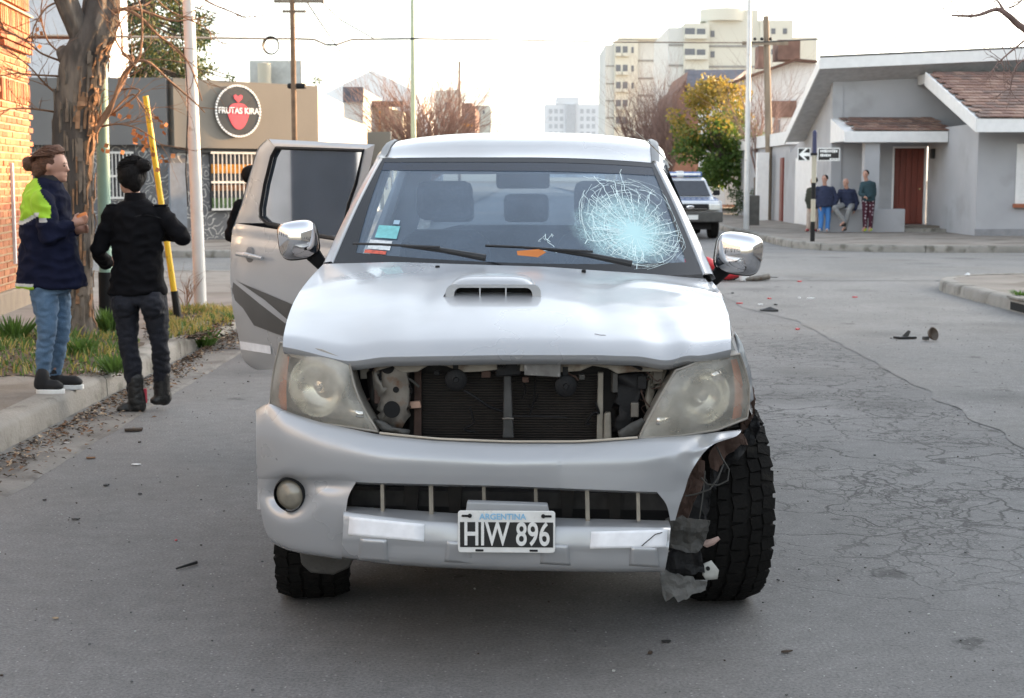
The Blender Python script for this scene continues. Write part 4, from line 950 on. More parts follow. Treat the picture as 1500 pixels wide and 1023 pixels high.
m_gl2 = bpy.data.materials.new('side_glass'); m_gl2.use_nodes = True; glassmat(m_gl2, False, (.45, .50, .55, 1), .05)
m_gl3 = bpy.data.materials.new('door_glass'); m_gl3.use_nodes = True; glassmat(m_gl3, False, (.10, .12, .17, 1), .08, True)
ws = wsgrid(MB(), 0, 1, 0, 1, 40, 24).build('windscreen', m_gl, truck, smooth=60)
m_frit = M('glass_border_black', (.012, .013, .015), .12, spec=.6)
mb = MB()
wsgrid(mb, 0, 1, 0, .045, 30, 2, .003); wsgrid(mb, 0, 1, .90, 1.0, 30, 3, .003)
L_ = [[wsp(lerp(0, .012 + .040 * v, i / 2), v) + Vector((0, -.003, .002)) for i in range(3)] for v in [.04 + .86 * k / 16 for k in range(17)]]; mb.grid(L_)
L_ = [[wsp(1 - lerp(0, .012 + .022 * v, i / 2), v) + Vector((0, -.003, .002)) for i in range(3)] for v in [.04 + .86 * k / 16 for k in range(17)]]; mb.grid(L_)
mb.build('black_border', m_frit, ws, smooth=60)
m_band = bpy.data.materials.new('sun_band'); m_band.use_nodes = True; glassmat(m_band, False, (.10, .20, .42, 1), .04)
wsgrid(MB(), .015, .985, .045, .13, 24, 2, .002).build('sun_band', m_band, ws, smooth=60)
# cracks: radial and ring ribbons
m_crk = M('crack_white', (.74, .88, .88), .5, var=.1)
mb = MB(); rr = random.Random(21)
def ribbon(pts, w):
    P = [wsp(u, v) + Vector((0, -.004, .003)) for u, v in pts]; rows = []
    for i, p in enumerate(P):
        t = (P[min(i + 1, len(P) - 1)] - P[max(i - 1, 0)]).normalized(); n = t.cross(Vector((0, -.75, .66))).normalized() * (w / 2) * (.6 + .8 * rr.random())
        rows.append([p - n, p + n])
    mb.grid(rows)
U0, V0 = .85, .68
def uv(r, a): return (min(.985, max(.02, U0 + r * math.cos(a) * .118)), min(.955, max(.06, V0 + r * math.sin(a) * .29 - .10 * r * (1 if r < 1.3 else 1.3 / r))))
for k in range(80):
    a = 2 * math.pi * k / 80 + rr.uniform(-.05, .05); r0 = rr.uniform(.1, .8); r1_ = r0 + rr.uniform(.25, 1.0); r1_ = min(r1_, rr.uniform(1.0, 1.65) if math.cos(a) < .3 else 1.3)
    pts = []; n = 7; aa = a
    for i in range(n + 1): aa += rr.uniform(-.05, .05); pts.append(uv(lerp(r0, r1_, i / n), aa))
    ribbon(pts, rr.uniform(.0012, .0024))
for k in range(150):
    r0 = .28 + 1.08 * rr.random() ** .7; a = rr.uniform(0, 2 * math.pi); sp = rr.uniform(.25, .9); n = max(3, int(sp * 9)); pts = []; r_ = r0
    dr_ = rr.uniform(-.035, .035)
    for i in range(n + 1): r_ += rr.uniform(-.03, .03) + dr_; pts.append(uv(r_, a + sp * i / n))
    ribbon(pts, rr.uniform(.0006, .0015))
for (u, v, du, dv) in ((.56, .74, .05, -.06), (.575, .68, .025, .08), (.55, .78, .06, .03), (.72, .18, .2, .05)):
    n = 9; ribbon([(u + du * i / n + rr.uniform(-.008, .008), v + dv * i / n + rr.uniform(-.02, .02)) for i in range(n + 1)], .0016)
mb.build('crack_lines', m_crk, ws)['kind'] = 'stuff'
def wdecal(name, u0, u1, v0, v1, mat, off=.004): return wsgrid(MB(), u0, u1, v0, v1, 3, 3, off).build(name, mat, ws, smooth=60)
wdecal('permit_sticker', .085, .148, .66, .765, M('sticker_teal', (.18, .50, .52), .4, var=.15, sc_=40)); wdecal('permit_sticker', .075, .138, .785, .86, M('sticker_white', (.60, .64, .66), .4, var=.2, sc_=60))
wdecal('permit_sticker', .070, .130, .868, .895, M('sticker_red', (.55, .10, .06), .4, var=.3, sc_=50)); wdecal('permit_sticker', .125, .143, .61, .645, M('sticker_blue', (.35, .50, .62), .4))
# wipers and cowl
m_wip = M('wiper_black', (.012, .012, .013), .45)
def wiper(tip, mid, piv, name='wiper'):
    w = MB(); o = Vector((0, -.035, .02))
    P = [Q(*tip, 1.36) + o, Q(*mid, 1.27) + o, Q(*piv, 1.22) + o]
    w.tube([P[1], P[1].lerp(P[2], .5) + Vector((0, -.01, .006)), P[2]], [.006, .010, .014], 8); ob = w.build(name, m_wip, truck, smooth=50)
    a = P[0]; b = P[0].lerp(P[1], 1.75); MB().tube([a, a.lerp(b, .3) + Vector((0, -.002, .002)), a.lerp(b, .7), b], .0055, 6).build('wiper_blade', m_wip, ob, smooth=50)
    return ob
wiper((519, 364), (590, 367), (712, 385)); wiper((712, 367), (800, 372), (925, 394))
pp('orange_slip', [(757, 368), (792, 365), (800, 370), (788, 377), (758, 374)], 1.24, .004, M('orange_paper', (.70, .24, .07), .8))
mb = MB(); mb.grid([[wsp(i / 24, .98) + Vector((0, -.01, -.005)) for i in range(25)], [hoodpt(i / 24, .985) + Vector((0, 0, -.012)) for i in range(25)]]); mb.build('cowl', m_blk, truck)
# roof
def roofz(x, y):
    e = abs(x) / .62; f = max(0, (2.55 - y) / .62)
    return 1.792 - .118 * f ** 1.9 - .045 * e ** 3 - .02 * max(0, y - 3.2) ** 2
mb = MB(); rows = []
for j in range(31):
    t = j / 30; r = []
    for i in range(37):
        e = -1 + 2 * i / 36; y = lerp(1.935 + .08 * e * e, 3.62, t ** 1.3); tp = wsp((e + 1) / 2, 0)
        x = lerp(tp.x, e * .60, min(1, t * 3)) ; z0 = tp.z + .004
        z = lerp(z0, roofz(x, y), min(1, t * 5) ** .8) if t < .2 else roofz(x, y)
        r.append(Vector((x, y, z)))
    rows.append(r)
mb.grid(rows)
# rounded roof shoulders down to the drip rail
for sgn in (-1, 1):
    rows2 = []
    for j in range(31):
        p = rows[j][0 if sgn < 0 else 36]
        rows2.append([p, p + Vector((sgn * .03, .005, -.012)), p + Vector((sgn * .055, .01, -.035)), p + Vector((sgn * .068, .02, -.07))])
    mb.grid(rows2)
roof = mb.build('roof', m_sil, truck, smooth=60)
m_mould = M('moulding_grey', (.16, .165, .17), .45, var=.1)
for sgn in (-1, 1):
    P = [rows[j][0 if sgn < 0 else 36] + Vector((sgn * .008, -.002, .004)) for j in range(0, 31, 3)]
    mb = MB(); mb.grid([[p + Vector((-sgn * .016, 0, .004)), p + Vector((0, 0, .007)), p + Vector((sgn * .020, 0, -.002))] for p in P]); mb.build('roof_moulding', m_mould, roof, smooth=60)
# A pillars
for sgn in (-1, 1):
    mb = MB(); rws = []
    for k in range(17):
        v = k / 16; p = wsp(0 if sgn < 0 else 1, v); w_ = lerp(.045, .062, v)
        o1 = p + Vector((sgn * .010, .0, .008)); o2 = p + Vector((sgn * w_ * .7, .03, -.002 + .004)); o3 = p + Vector((sgn * w_, .075, -.02)); o4 = p + Vector((sgn * w_ * .8, .10, -.03))
        rws.append([p + Vector((0, 0, -.005)), o1, o2, o3, o4])
    mb.grid(rws); mb.build('windscreen_pillar', m_sil, truck, smooth=60)
# greenhouse sides, doors, fenders, bed: both flanks
def flank(y, z, sgn):
    """half width of the body side"""
    w = .885 - .40 * max(0, z - .82) ** 1.35
    if y < .9: w -= .16 * (.9 - y) ** 2
    if y < 1.2: w -= .040 * min(1, (1.2 - y) / .4) * min(1, max(0, (z - .74) / .08))
    return sgn * w
AX1, AX2, WR = .93, 4.015, .40
def zbot(y):
    z = .46
    for ax in (AX1, AX2):
        d = abs(y - ax)
        if d < WR + .05: z = max(z, .36 + math.sqrt(max(0, (WR + .05) ** 2 - d * d)))
    if y < .49: z = max(z, .74)
    return z
def belt(y): return 1.165 if y > 1.5 else lerp(.99, 1.165, max(0, (y - .35) / 1.15) ** .8)
def side(name, sgn, y0, y1, n, mat, top=None, par=None, off=0):
    mb = MB(); rws = []
    for j in range(n + 1):
        y = lerp(y0, y1, j / n); zb_ = zbot(y)
        if name == 'front_fender' and sgn > 0 and y < .66: zb_ = max(zb_, .76)
        zt = top(y) if top else belt(y); r = []
        for k in range(11):
            z = lerp(zb_, zt, k / 10); r.append(Vector((flank(y, z, sgn) + sgn * off - sgn * .015 * (k == 0), y, z)))
        rws.append(r)
    return mb.grid(rws).build(name, mat, par or truck, smooth=60)
for sgn in (-1, 1):
    f_ = side('front_fender', sgn, .36 if sgn > 0 else .31, 1.50, 48, m_sil)
    mb = MB(); rws = []
    for j in range(21):
        v = j / 20; hp_ = hoodpt(0 if sgn < 0 else 1, v); yy = max(hp_.y, .36); rws.append([Vector((hp_.x + sgn * .004, yy, hp_.z - .016)), Vector((lerp(hp_.x, flank(yy, belt(yy), sgn), .5), yy, lerp(hp_.z - .016, belt(yy), .4))), Vector((flank(yy, belt(yy), sgn), yy, belt(yy)))])
    mb.grid(rws); mb.build('fender_top', m_sil, f_, smooth=60)
    # arch lip
    P = [Vector((sgn * .872, AX1 + (WR + .05) * math.cos(a), .36 + (WR + .05) * math.sin(a))) for a in [R(8 + 164 * k / 24) for k in range(25)]]
    if sgn < 0: MB().tube(P, .018, 8).build('arch_lip', m_sil, f_, smooth=60)
    P = [Vector((sgn * .915, AX2 + (WR + .05) * math.cos(a), .36 + (WR + .05) * math.sin(a))) for a in [R(8 + 164 * k / 24) for k in range(25)]]
    side('front_door', sgn, 1.51, 2.56, 10, m_sil)
    if sgn > 0: side('rear_door', sgn, 2.575, 3.53, 10, m_sil)
    else:
        bx('door_sill', -.88, -.70, 2.575, 3.53, .40, .50, m_sil, truck)
    bs_ = side('bed_side', sgn, 3.60, 5.2, 40, m_sil, top=lambda y: 1.20)
    MB().tube(P, .018, 8).build('arch_lip', m_sil, bs_, smooth=60)
    # inner wheel wells
    for ax in (AX1, AX2):
        mb = MB(); mb.lathe([(.43, 0), (.445, .05), (.445, .30)], n=28); m_ = Matrix.Rotation(R(90), 3, 'Y')
        mb.v = [tuple(Vector((sgn * (.50 + v[2] * (.35 if ax == AX1 else 1)), ax + v[0], .40 + max(v[1], -.02)))) for v in mb.v]; mb.build('wheel_well', m_blk, truck, smooth=60)
    # upper side: window glass and pillars
    def us(y, t):
        top = Vector((sgn * (.635), y, 1.67)); bot = Vector((sgn * .81, y, 1.165)); return bot.lerp(top, t)
    mbp = MB()
    for ya, yb2, la, lb in ((2.52, 2.60, 2.52, 2.60), (3.42, 3.60, 3.34, 3.60)):
        mbp.add([us(ya, 0), us(yb2, 0), us(lb, 1), us(la, 1)], [(0, 1, 2, 3)])
    mbp.add([us(2.15, .90), us(3.5, .90), us(3.5, .98), us(2.15, .98)], [(0, 1, 2, 3)])
    mbp.build('window_frame', m_sil, truck, solid=.03, offset=0)
    MB().add([us(1.62, .02), us(2.52, .02), us(2.52, .94), us(2.08, .94)], [(0, 1, 2, 3)]).build('side_window', m_gl2, truck)
    if sgn > 0: MB().add([us(2.60, .02), us(3.44, .02), us(3.36, .94), us(2.60, .94)], [(0, 1, 2, 3)]).build('side_window', m_gl2, truck)
mb = MB(); mb.prism([(-.855, 3.60, 1.165), (.855, 3.60, 1.165), (.66, 3.60, 1.70), (-.66, 3.60, 1.70)], (0, .02, 0))
# rear wall of the cab with its window opening
rw = MB()
for p in ([(-.88, .45), (.88, .45), (.86, 1.24), (-.86, 1.24)], [(-.86, 1.24), (-.62, 1.24), (-.52, 1.60), (-.66, 1.72)], [(.86, 1.24), (.66, 1.72), (.52, 1.60), (.62, 1.24)], [(-.66, 1.72), (-.52, 1.60), (.52, 1.60), (.66, 1.72)]):
    rw.add([(a, 3.60, b) for a, b in p], [(0, 1, 2, 3)])
rw.build('cab_rear_wall', m_sil, truck, solid=.03, offset=0)
MB().add([(-.62, 3.60, 1.24), (.62, 3.60, 1.24), (.52, 3.60, 1.60), (-.52, 3.60, 1.60)], [(0, 1, 2, 3)]).build('rear_window', m_gl2, truck)
bx('bed_floor', -.80, .80, 3.63, 5.15, .70, .74, m_blk, truck); bx('tailgate', -.84, .84, 5.16, 5.21, .62, 1.19, m_sil, truck, bevel=.01)
bx('cab_floor', -.86, .86, 1.2, 3.58, .40, .46, m_blk, truck); bx('chassis_frame', -.45, .45, .5, 5.0, .30, .42, m_blk2, truck); bx('skid_plate', -.40, .42, .45, .9, .29, .32, m_blk2, truck)
bx('underbody', -.80, .80, 3.58, 5.1, .44, .47, m_blk2, truck); bx('engine_shade_tray', -.60, .60, .45, 1.2, .40, .43, m_blk2, truck)  # unseen black pans added to deepen the shadow under the truck
bx('firewall', -.78, .78, 1.25, 1.3, .42, 1.10, m_blk2, truck)
pp('mud_flap', [(438, 808), (518, 818), (512, 832), (488, 843), (455, 840), (441, 828)], .40, .03, m_grp, bevel=.008)
# interior
m_seat = M('seat_fabric', (.055, .06, .068), .95, var=.15, bump=.5, bs=60); m_dash = M('dashboard', (.05, .05, .052), .7)
mb = MB(); mb.prism([(-.74, 1.42, 1.08), (-.74, 1.50, 1.155), (-.74, 1.95, 1.15), (-.74, 2.05, 1.05), (-.74, 2.0, .7), (-.74, 1.4, .7)], (1.48, 0, 0)); mb.build('dashboard', m_dash, truck, bevel=.02, smooth=40)
def seat(x, y, w, name='front_seat', hz_=1.47, hr=True):
    mb = MB(); mb.prism([(x - w / 2, y, .62), (x + w / 2, y, .62), (x + w / 2 * .86, y + .12, 1.28), (x + w / 2 * .55, y + .14, 1.33), (x - w / 2 * .55, y + .14, 1.33), (x - w / 2 * .86, y + .12, 1.28)], (0, .14, 0)); s_ = mb.build(name, m_seat, truck, bevel=.035, smooth=60)
    MB().box((x, y - .25, .60), (w, .55, .14)).build('cushion', m_seat, s_, bevel=.04, smooth=60)
    if hr: MB().box((x, y + .18, hz_), (.27, .10, .19)).build('headrest', m_seat, s_, bevel=.04, smooth=60)
seat(-.38, 2.45, .50); seat(.38, 2.45, .50)
seat(0, 3.22, 1.3, 'rear_seat', 1.4, False)
for x in (-.40, .0, .40): MB().box((x, 3.40, 1.42), (.24, .09, .15)).build('rear_headrest', m_seat, truck, bevel=.03, smooth=60)
MB().tube([Vector((.37 + .18 * math.cos(a), 2.10 - .07 * math.sin(a), 1.12 + .165 * math.sin(a))) for a in [2 * math.pi * k / 28 for k in range(29)]], .014, 8, False).build('steering_wheel', m_blk, truck, smooth=60)
c_ = Q(766, 264, 1.98); MB().box(c_, (.235, .03, .075)).build('rear_view_mirror', m_blk, truck, bevel=.02, smooth=60)
# antenna
MB().tube([Q(985, 243, 1.80), Q(955, 214, 1.86), Q(932, 194, 1.92), Q(918, 184, 1.95)], [.003, .0025, .002, .0015], 5).build('antenna', m_stl2, truck)
# mirrors
def sell(c, r, n1=.55, n2=.6, N=28, Mm=18, flatback=True):
    mb = MB(); rows = []; pw = lambda v, e: math.copysign(abs(v) ** e, v)
    for i in range(Mm + 1):
        t = -math.pi / 2 + math.pi * i / Mm; row = []
        for k in range(N):
            w = 2 * math.pi * k / N; x = r[0] * pw(math.cos(t), n1) * pw(math.cos(w), n2); y = r[1] * pw(math.cos(t), n1) * pw(math.sin(w), n2); z = r[2] * pw(math.sin(t), n1)
            if y > 0: y *= .35
            row.append(Vector((x, y, z)) )
        rows.append(row)
    mb.grid(rows, True); return mb
for (cx, cy, hx, hy, rz, rx, sg_) in ((436, 351, 29, 27, R(14), R(-8), -1), (1083, 371, 34, 29, R(-12), R(0), 1)):
    c_ = Q(cx, cy, 1.74); s_ = .00288
    mb = sell(c_, (hx * s_ * 1.02, .085, hy * s_ * 1.04)); m_ = Matrix.Rotation(rz, 3, 'Z') @ Matrix.Rotation(R(13) * -sg_ * -1 * .6, 3, 'Y'); mb.v = [tuple(m_ @ Vector(v) + c_) for v in mb.v]
    mo = mb.build('side_mirror', m_chr, truck, smooth=60)
    mb = sell(c_, (hx * s_ * 1.04, .07, hy * s_ * 1.06)); mb.v = [tuple(m_ @ Vector((v[0], v[1] + .035, v[2])) + c_ + Vector((-sg_ * .008, 0, -.006))) for v in mb.v]; mb.build('mirror_back', m_blk, mo, smooth=60)
    MB().tube([c_ + Vector((-sg_ * .06, .03, -.065)), c_ + Vector((-sg_ * .10, .05, -.115)), c_ + Vector((-sg_ * .17, .06, -.125))], [.035, .028, .024], 10).build('mirror_arm', m_blk, mo, smooth=60)
# ------------------------------------------------ wheels
def wheel(name, x, y, steer, sgn, camber=0):
    e = bpy.data.objects.new(name, None); col.objects.link(e); e.parent = truck; e.location = (x, y, .372); e.rotation_euler = (0, camber, steer); e.empty_display_size = .1
    ty = MB().lathe([(.20, -.10), (.22, -.125), (.29, -.134), (.345, -.127), (.362, -.112), (.366, -.06), (.367, 0), (.366, .06), (.362, .112), (.345, .127), (.29, .134), (.22, .125), (.20, .10), (.20, -.10)], axis='X', n=56).build('tyre', m_rub, e, smooth=40)
    tb = MB(); n = 46
    for k in range(n):
        for xo, wd_, hh, ph, ln in ((-.105, .050, .351, .0, .040), (-.059, .038, .3625, .5, .044), (-.0, .052, .364, .1, .045), (.059, .038, .3625, .6, .044), (.105, .050, .351, .25, .040)):
            a = 2 * math.pi * (k + ph) / n; m_ = Matrix.Rotation(a, 3, 'X')
            tilt = Matrix.Rotation((.33 if xo > 0 else -.33) if abs(xo) > .1 else 0, 3, 'Y')
            sk_ = Matrix.Rotation(.22 if (k + int(ph * 10)) % 2 else -.10, 3, 'Z')
            c_ = m_ @ Vector((xo, 0, hh + .005)); tb.box(c_, (wd_, ln, .018), M=m_ @ tilt @ sk_)
    tb.build('tread', m_rub, ty)['kind'] = 'stuff'
    rim_ = MB().lathe([(0, sgn * .05), (.05, sgn * .06), (.07, sgn * .04), (.15, sgn * .055), (.185, sgn * .09), (.205, sgn * .10), (.20, -sgn * .1)], axis='X', n=40).build('rim', M('alloy_' + name, (.35, .35, .34), .4, .7, var=.1), e, smooth=40)
    for k in range(6):
        a = 2 * math.pi * k / 6; m_ = Matrix.Rotation(a, 3, 'X'); MB().box(m_ @ Vector((sgn * .066, 0, .11)), (.02, .05, .12), M=m_).build('spoke', bpy.data.materials['alloy_' + name], rim_, bevel=.006)
    return e
ST = R(7)
wheel('front_wheel', .762, AX1, ST, 1, R(0)); wheel('front_wheel', -.762, AX1, ST, -1); wheel('rear_wheel', .762, AX2, 0, 1); wheel('rear_wheel', -.762, AX2, 0, -1)
# ------------------------------------------------ number plate
m_pf = M('plate_white', (.70, .70, .68), .4, var=.06, sc_=30, c2=(.4, .36, .3), c2s=25, c2t=.66); m_pb = M('plate_black', (.015, .015, .015), .4)
pc = Q(742, 779, -.05); pw_ = .305
pe = MB(); o_ = rrect(-pw_ / 2, pw_ / 2, -.068, .066, .010, 0); mb = MB(); mb.prism(o_, (0, .006, 0)); mb.v = [tuple(Vector(v) + pc) for v in mb.v]; plate = mb.build('number_plate', m_pf, truck, bevel=.002)
mb = MB(); mb.prism([Vector((a, -.0012, b)) + pc for a, b in ((-.146, -.050), (.146, -.050), (.146, .030), (-.146, .030))], (0, .002, 0)); mb.build('plate_field', m_pb, plate)
mlet = M('letter_white', (.72, .72, .70), .4, var=.08, sc_=60)
text('HIW 896', .104, 'plate_lettering', mlet, plate, pc + Vector((.0, -.0028, -.011)), (R(90), 0, 0), .0012, sx=.69, bold=.0016)
text('ARGENTINA', .026, 'plate_country', M('plate_blue', (.25, .50, .72), .4), plate, pc + Vector((-.012, -.0018, .047)), (R(90), 0, 0), .0005, sx=1.0, bold=.0006)
for x, z in ((-.128, .050), (.128, .050), (-.085, -.060), (.085, -.060)):
    MB().box(pc + Vector((x, -.002, z)), (.026, .004, .007)).build('plate_slot', m_blk, plate, bevel=.002)
for x in (-.115, .115): lathe_at([(0, -.006), (.006, -.005), (.007, .0)], pc + Vector((x, 0, .050)), 0, 10).build('plate_screw', m_blk, plate)
pp('plate_holder', [(684, 736), (802, 740), (805, 755), (682, 752)], -.03, .04, M('holder_grey', (.30, .31, .32), .5), bevel=.004)
# ------------------------------------------------ torn corner in front of the right-hand wheel
pp('torn_liner', [(1012, 668), (1022, 662), (1032, 678), (1030, 700), (1018, 730), (1008, 762), (982, 772), (990, 745), (1003, 712), (1008, 690)], .30, .006, m_rust, crumple=.04)
pp('torn_liner', [(1040, 662), (1052, 646), (1075, 636), (1090, 636), (1094, 650), (1078, 655), (1062, 668), (1050, 690), (1038, 684)], .42, .006, m_rust, crumple=.03)
pp('torn_liner', [(1004, 690), (1016, 672), (1028, 690), (1040, 720), (1036, 762), (1000, 770), (985, 760)], .36, .006, m_blk, crumple=.05)
pp('torn_liner', [(1050, 650), (1096, 632), (1108, 600), (1112, 625), (1104, 652), (1085, 668), (1060, 690), (1046, 720), (1040, 690)], .50, .006, m_blk, crumple=.05)
pp('hanging_bracket', [(974, 762), (1000, 756), (1038, 762), (1034, 782), (1028, 800), (1020, 812), (985, 806), (981, 788), (973, 780)], .24, .006, m_grp, crumple=.03)
pp('hanging_liner', [(984, 800), (1026, 806), (1030, 838), (985, 842), (974, 835)], .27, .006, m_blk, crumple=.03)
pp('hanging_splinter', [(962, 826), (976, 836), (1000, 844), (1034, 850), (1032, 866), (1014, 872), (994, 882), (986, 874), (974, 884), (969, 856)], .25, .006, M('torn_grey', (.12, .12, .115), .7, var=.3, sc_=20, bump=.5), crumple=.025)
hb = pp('torn_tab', [(1030, 826), (1042, 821), (1053, 835), (1051, 848), (1034, 850), (1029, 842)], .28, .004, M('tab_white', (.42, .42, .39), .6, var=.2, sc_=20), crumple=.005)
lathe_at([(0, -.004), (.007, -.004), (.007, .006)], Q(1037, 833, .272), 0, 12).build('tab_hole', m_blk2, hb)
pp('torn_tab', [(1024, 785), (1030, 792), (1040, 790), (1052, 786), (1055, 790), (1046, 798), (1035, 802), (1026, 797)], .29, .004, M('tab_pink', (.40, .28, .24), .6), crumple=.01)
pp('torn_fender', [(1072, 490), (1083, 495), (1100, 560), (1107, 600), (1103, 640), (1086, 636), (1090, 600), (1092, 565), (1080, 520)], .52, .01, m_rust, crumple=.04)
pp('torn_fender_edge', [(1076, 486), (1086, 500), (1100, 545), (1104, 585), (1099, 590), (1093, 560), (1082, 520)], .50, .006, m_sil, crumple=.008)
def wire(px, r=.003, mat=None): MB().tube([Q(a, b, c) for a, b, c in px], r, 6).build('torn_wire', mat or m_grp, truck, smooth=60)
wire([(1050, 655, .33), (1058, 672, .30), (1068, 688, .28), (1066, 704, .27), (1052, 711, .27), (1036, 710, .27), (1027, 700, .28)]); wire([(1004, 727, .28), (1020, 724, .27), (1040, 717, .26), (1052, 700, .27), (1060, 680, .29)])
wire([(1033, 690, .29), (1031, 715, .27), (1027, 745, .26), (1024, 766, .26)], .0022); wire([(940, 800, -.02), (960, 783, -.01), (978, 778, .02)], .0015, m_blk)
# ------------------------------------------------ open rear door
m_sild = m_sil
DB = R(46); dd_ = Vector((-math.cos(DB), math.sin(DB), 0)); dn_ = Vector((-math.sin(DB), -math.cos(DB), 0)); dp_ = Vector((-.86, 2.60, 1))
def DQ(px, py, off=0):
    """picture point -> truck-local point on the door plane"""
    d = ray(px, py); L3 = lambda v: Vector((v.x * _c - v.y * _s, v.x * _s + v.y * _c, v.z))
    o = L3(Vector((-TOX, -TOY, H))); d = L3(d); p = dp_ + dn_ * off
    return o + d * ((p - o).dot(dn_) / d.dot(dn_))
door = bpy.data.objects.new('rear_door', None); col.objects.link(door); door.parent = truck; door['label'] = 'rear door standing wide open'
oL = [(204, 392), (212, 382), (221, 376), (260, 364), (303, 352), (336, 340), (370, 337.5), (410, 337), (455, 341), (497, 350), (525, 354), (536, 364), (542, 376)]
oR = [(204, 550), (212, 549), (241, 543), (300, 528), (360, 508), (400, 505), (542, 505)]
def dedge(poly, y): return pl(poly, y)
wl = [(217, 404), (230, 398), (270, 388), (305, 382), (318, 381), (327, 390)]; wr = [(221, 532), (269, 522), (300, 511), (349, 497)]
def dgrid(mb, xa, xb, ya, yb2, nu, nv, bul=True, off=0):
    rows = []
    for j in range(nv + 1):
        y = lerp(ya, yb2, j / nv) ; r = []
        for i in range(nu + 1):
            x = lerp(xa(y), xb(y), i / nu); k = (y - 204) / 340
            b = .045 * math.sin(min(1, max(0, (y - 300) / 250)) * math.pi) ** .8 if bul and y > 300 else 0
            ex = min(1, (x - dedge(oL, y)) / 26); b -= .03 * (1 - ex) ** 2 if ex < 1 else 0
            if 340 < y < 358: b += .006 * math.sin((y - 340) / 18 * math.pi)
            r.append(DQ(x, y, off + b))
        rows.append(r)
    mb.grid(rows)
mb = MB()
top_y = lambda x: 204 + (x - 394) * .051
L_ = lambda y: dedge(oL, y); R_e = lambda y: dedge(oR, y); WL = lambda y: pl(wl, y); WR2 = lambda y: pl(wr, y)
# header strip
rows = []
for i in range(25):
    x = lerp(394, 549, i / 24); r = []
    for k in range(5): t = k / 4; yy = lerp(top_y(x), 217 + (lerp(404, 532, i / 24) - 404) * .031, t); r.append(DQ(lerp(x, lerp(404, 532, i / 24), t), yy, .0 - .02 * (1 - t) ** 2))
    rows.append(r)
mb.grid(rows)
rows = []; rows3 = []
for j in range(25):
    y = lerp(217, 327, j / 24); y0 = lerp(204, 327, j / 24); r = []
    for i in range(9): t = i / 8; r.append(DQ(lerp(L_(y0), WL(y), t), lerp(y0, y, t), -.025 * (1 - t) ** 3))
    rows.append(r)
    yr = lerp(221, 352, j / 24); yr0 = lerp(212, 352, j / 24)
    rows3.append([DQ(lerp(WR2(yr), R_e(yr0), t), lerp(yr, yr0, t)) for t in (0, .33, .66, 1)])
mb.grid(rows); mb.grid(rows3)
# panel below the window
rows = []
for j in range(41):
    t = j / 40; r = []
    for i in range(31):
        u = i / 30; ytop = lerp(327, 352, u); y = lerp(ytop, 542, t); x = lerp(L_(y), R_e(y), u)
        b = .040 * math.sin(min(1, t * 1.02) * math.pi) ** .7 if 0 < t < .98 else 0
        ex = min(1, u / .16); b -= .03 * (1 - ex) ** 2
        if .04 < t < .12: b -= .008 * math.sin((t - .04) / .08 * math.pi)
        r.append(DQ(x, y, b))
    rows.append(r)
panel_rows = rows; mb.grid(rows)
mb.build('door_shell', m_sil, door, smooth=50)
ol = [(L_(y), y) for y in range(542, 203, -8)] + [(lerp(394, 549, k / 8), top_y(lerp(394, 549, k / 8))) for k in range(9)] + [(R_e(y), y) for y in range(214, 543, 12)]
mb = MB(); mb.grid([[DQ(a, b, -.02) for a, b in ol], [DQ(a, b, -.075) for a, b in ol]]); mb.build('door_edge', m_sil, door, smooth=40)
mb = MB(); low = [(L_(y), y) for y in range(540, 345, -8)] + [(R_e(y), y) for y in range(350, 541, 10)]
mb.add([DQ(a, b, -.075) for a, b in low], [tuple(range(len(low)))]); mb.build('door_trim', m_grp, door)
def don(px, py, off=0):   # depth on the bulged panel
    u = (px - L_(py)) / (R_e(py) - L_(py)); ytop = lerp(327, 352, u); t = (py - ytop) / (542 - ytop)
    b = .040 * math.sin(min(1, max(0, t) * 1.02) * math.pi) ** .7; ex = min(1, u / .16); b -= .03 * (1 - ex) ** 2
    return DQ(px, py, b + off)
gl_ = [(405, 217), (470, 219), (533, 221), (522, 269), (511, 300), (500, 352), (470, 347), (413, 333), (392, 328), (382, 318), (382, 305), (388, 270), (398, 230)]
MB().add([DQ(a, b, -.012) for a, b in gl_], [tuple(range(len(gl_)))]).build('door_glass', m_gl3, door)
MB().tube([DQ(a, b, .0) for a, b in gl_ + gl_[:1]], .010, 6, False).build('window_seal', m_blk, door, smooth=50)
mb = MB(); mb.tube([don(347, 372, .03), don(362, 374, .042), don(384, 379, .028)], [.011, .014, .010], 10); mb.build('door_handle', m_sil, door, smooth=60)
dc = don(366, 374, .001); mb = MB(); mb.sphere((0, 0, 0), (.042, .006, .045), 18, 8); m_ = Matrix.Rotation(-DB * -1 + 0, 3, 'Z'); mr_ = Matrix((( -dd_.x, -dn_.x, 0), (-dd_.y, -dn_.y, 0), (0, 0, 1)))
mb.v = [tuple(mr_ @ Vector(v) + dc) for v in mb.v]; mb.build('handle_cup', M('cup_grey', (.22, .22, .225), .5), door, smooth=60)
m_dcl = M('decal_grey', (.075, .073, .07), .35, var=.08)
def dpoly(name, pts, mat, off=.003):
    bm = bmesh.new(); vs = [bm.verts.new((a, b, 0)) for a, b in pts]; bmesh.ops.triangulate(bm, faces=[bm.faces.new(vs)])
    for _ in range(4): bmesh.ops.subdivide_edges(bm, edges=[e for e in bm.edges if e.calc_length() > 7], cuts=1); bmesh.ops.triangulate(bm, faces=bm.faces)
    bm.verts.index_update(); mb = MB(); mb.add([don(v.co.x, v.co.y, off) for v in bm.verts], [[v.index for v in f.verts] for f in bm.faces]); bm.free()
    return mb.build(name, mat, door, smooth=60)
dpoly('side_decal', [(342, 410), (430, 447), (455, 455), (455, 497), (412, 492), (372, 477), (356, 452), (344, 440), (340, 425)], m_dcl)
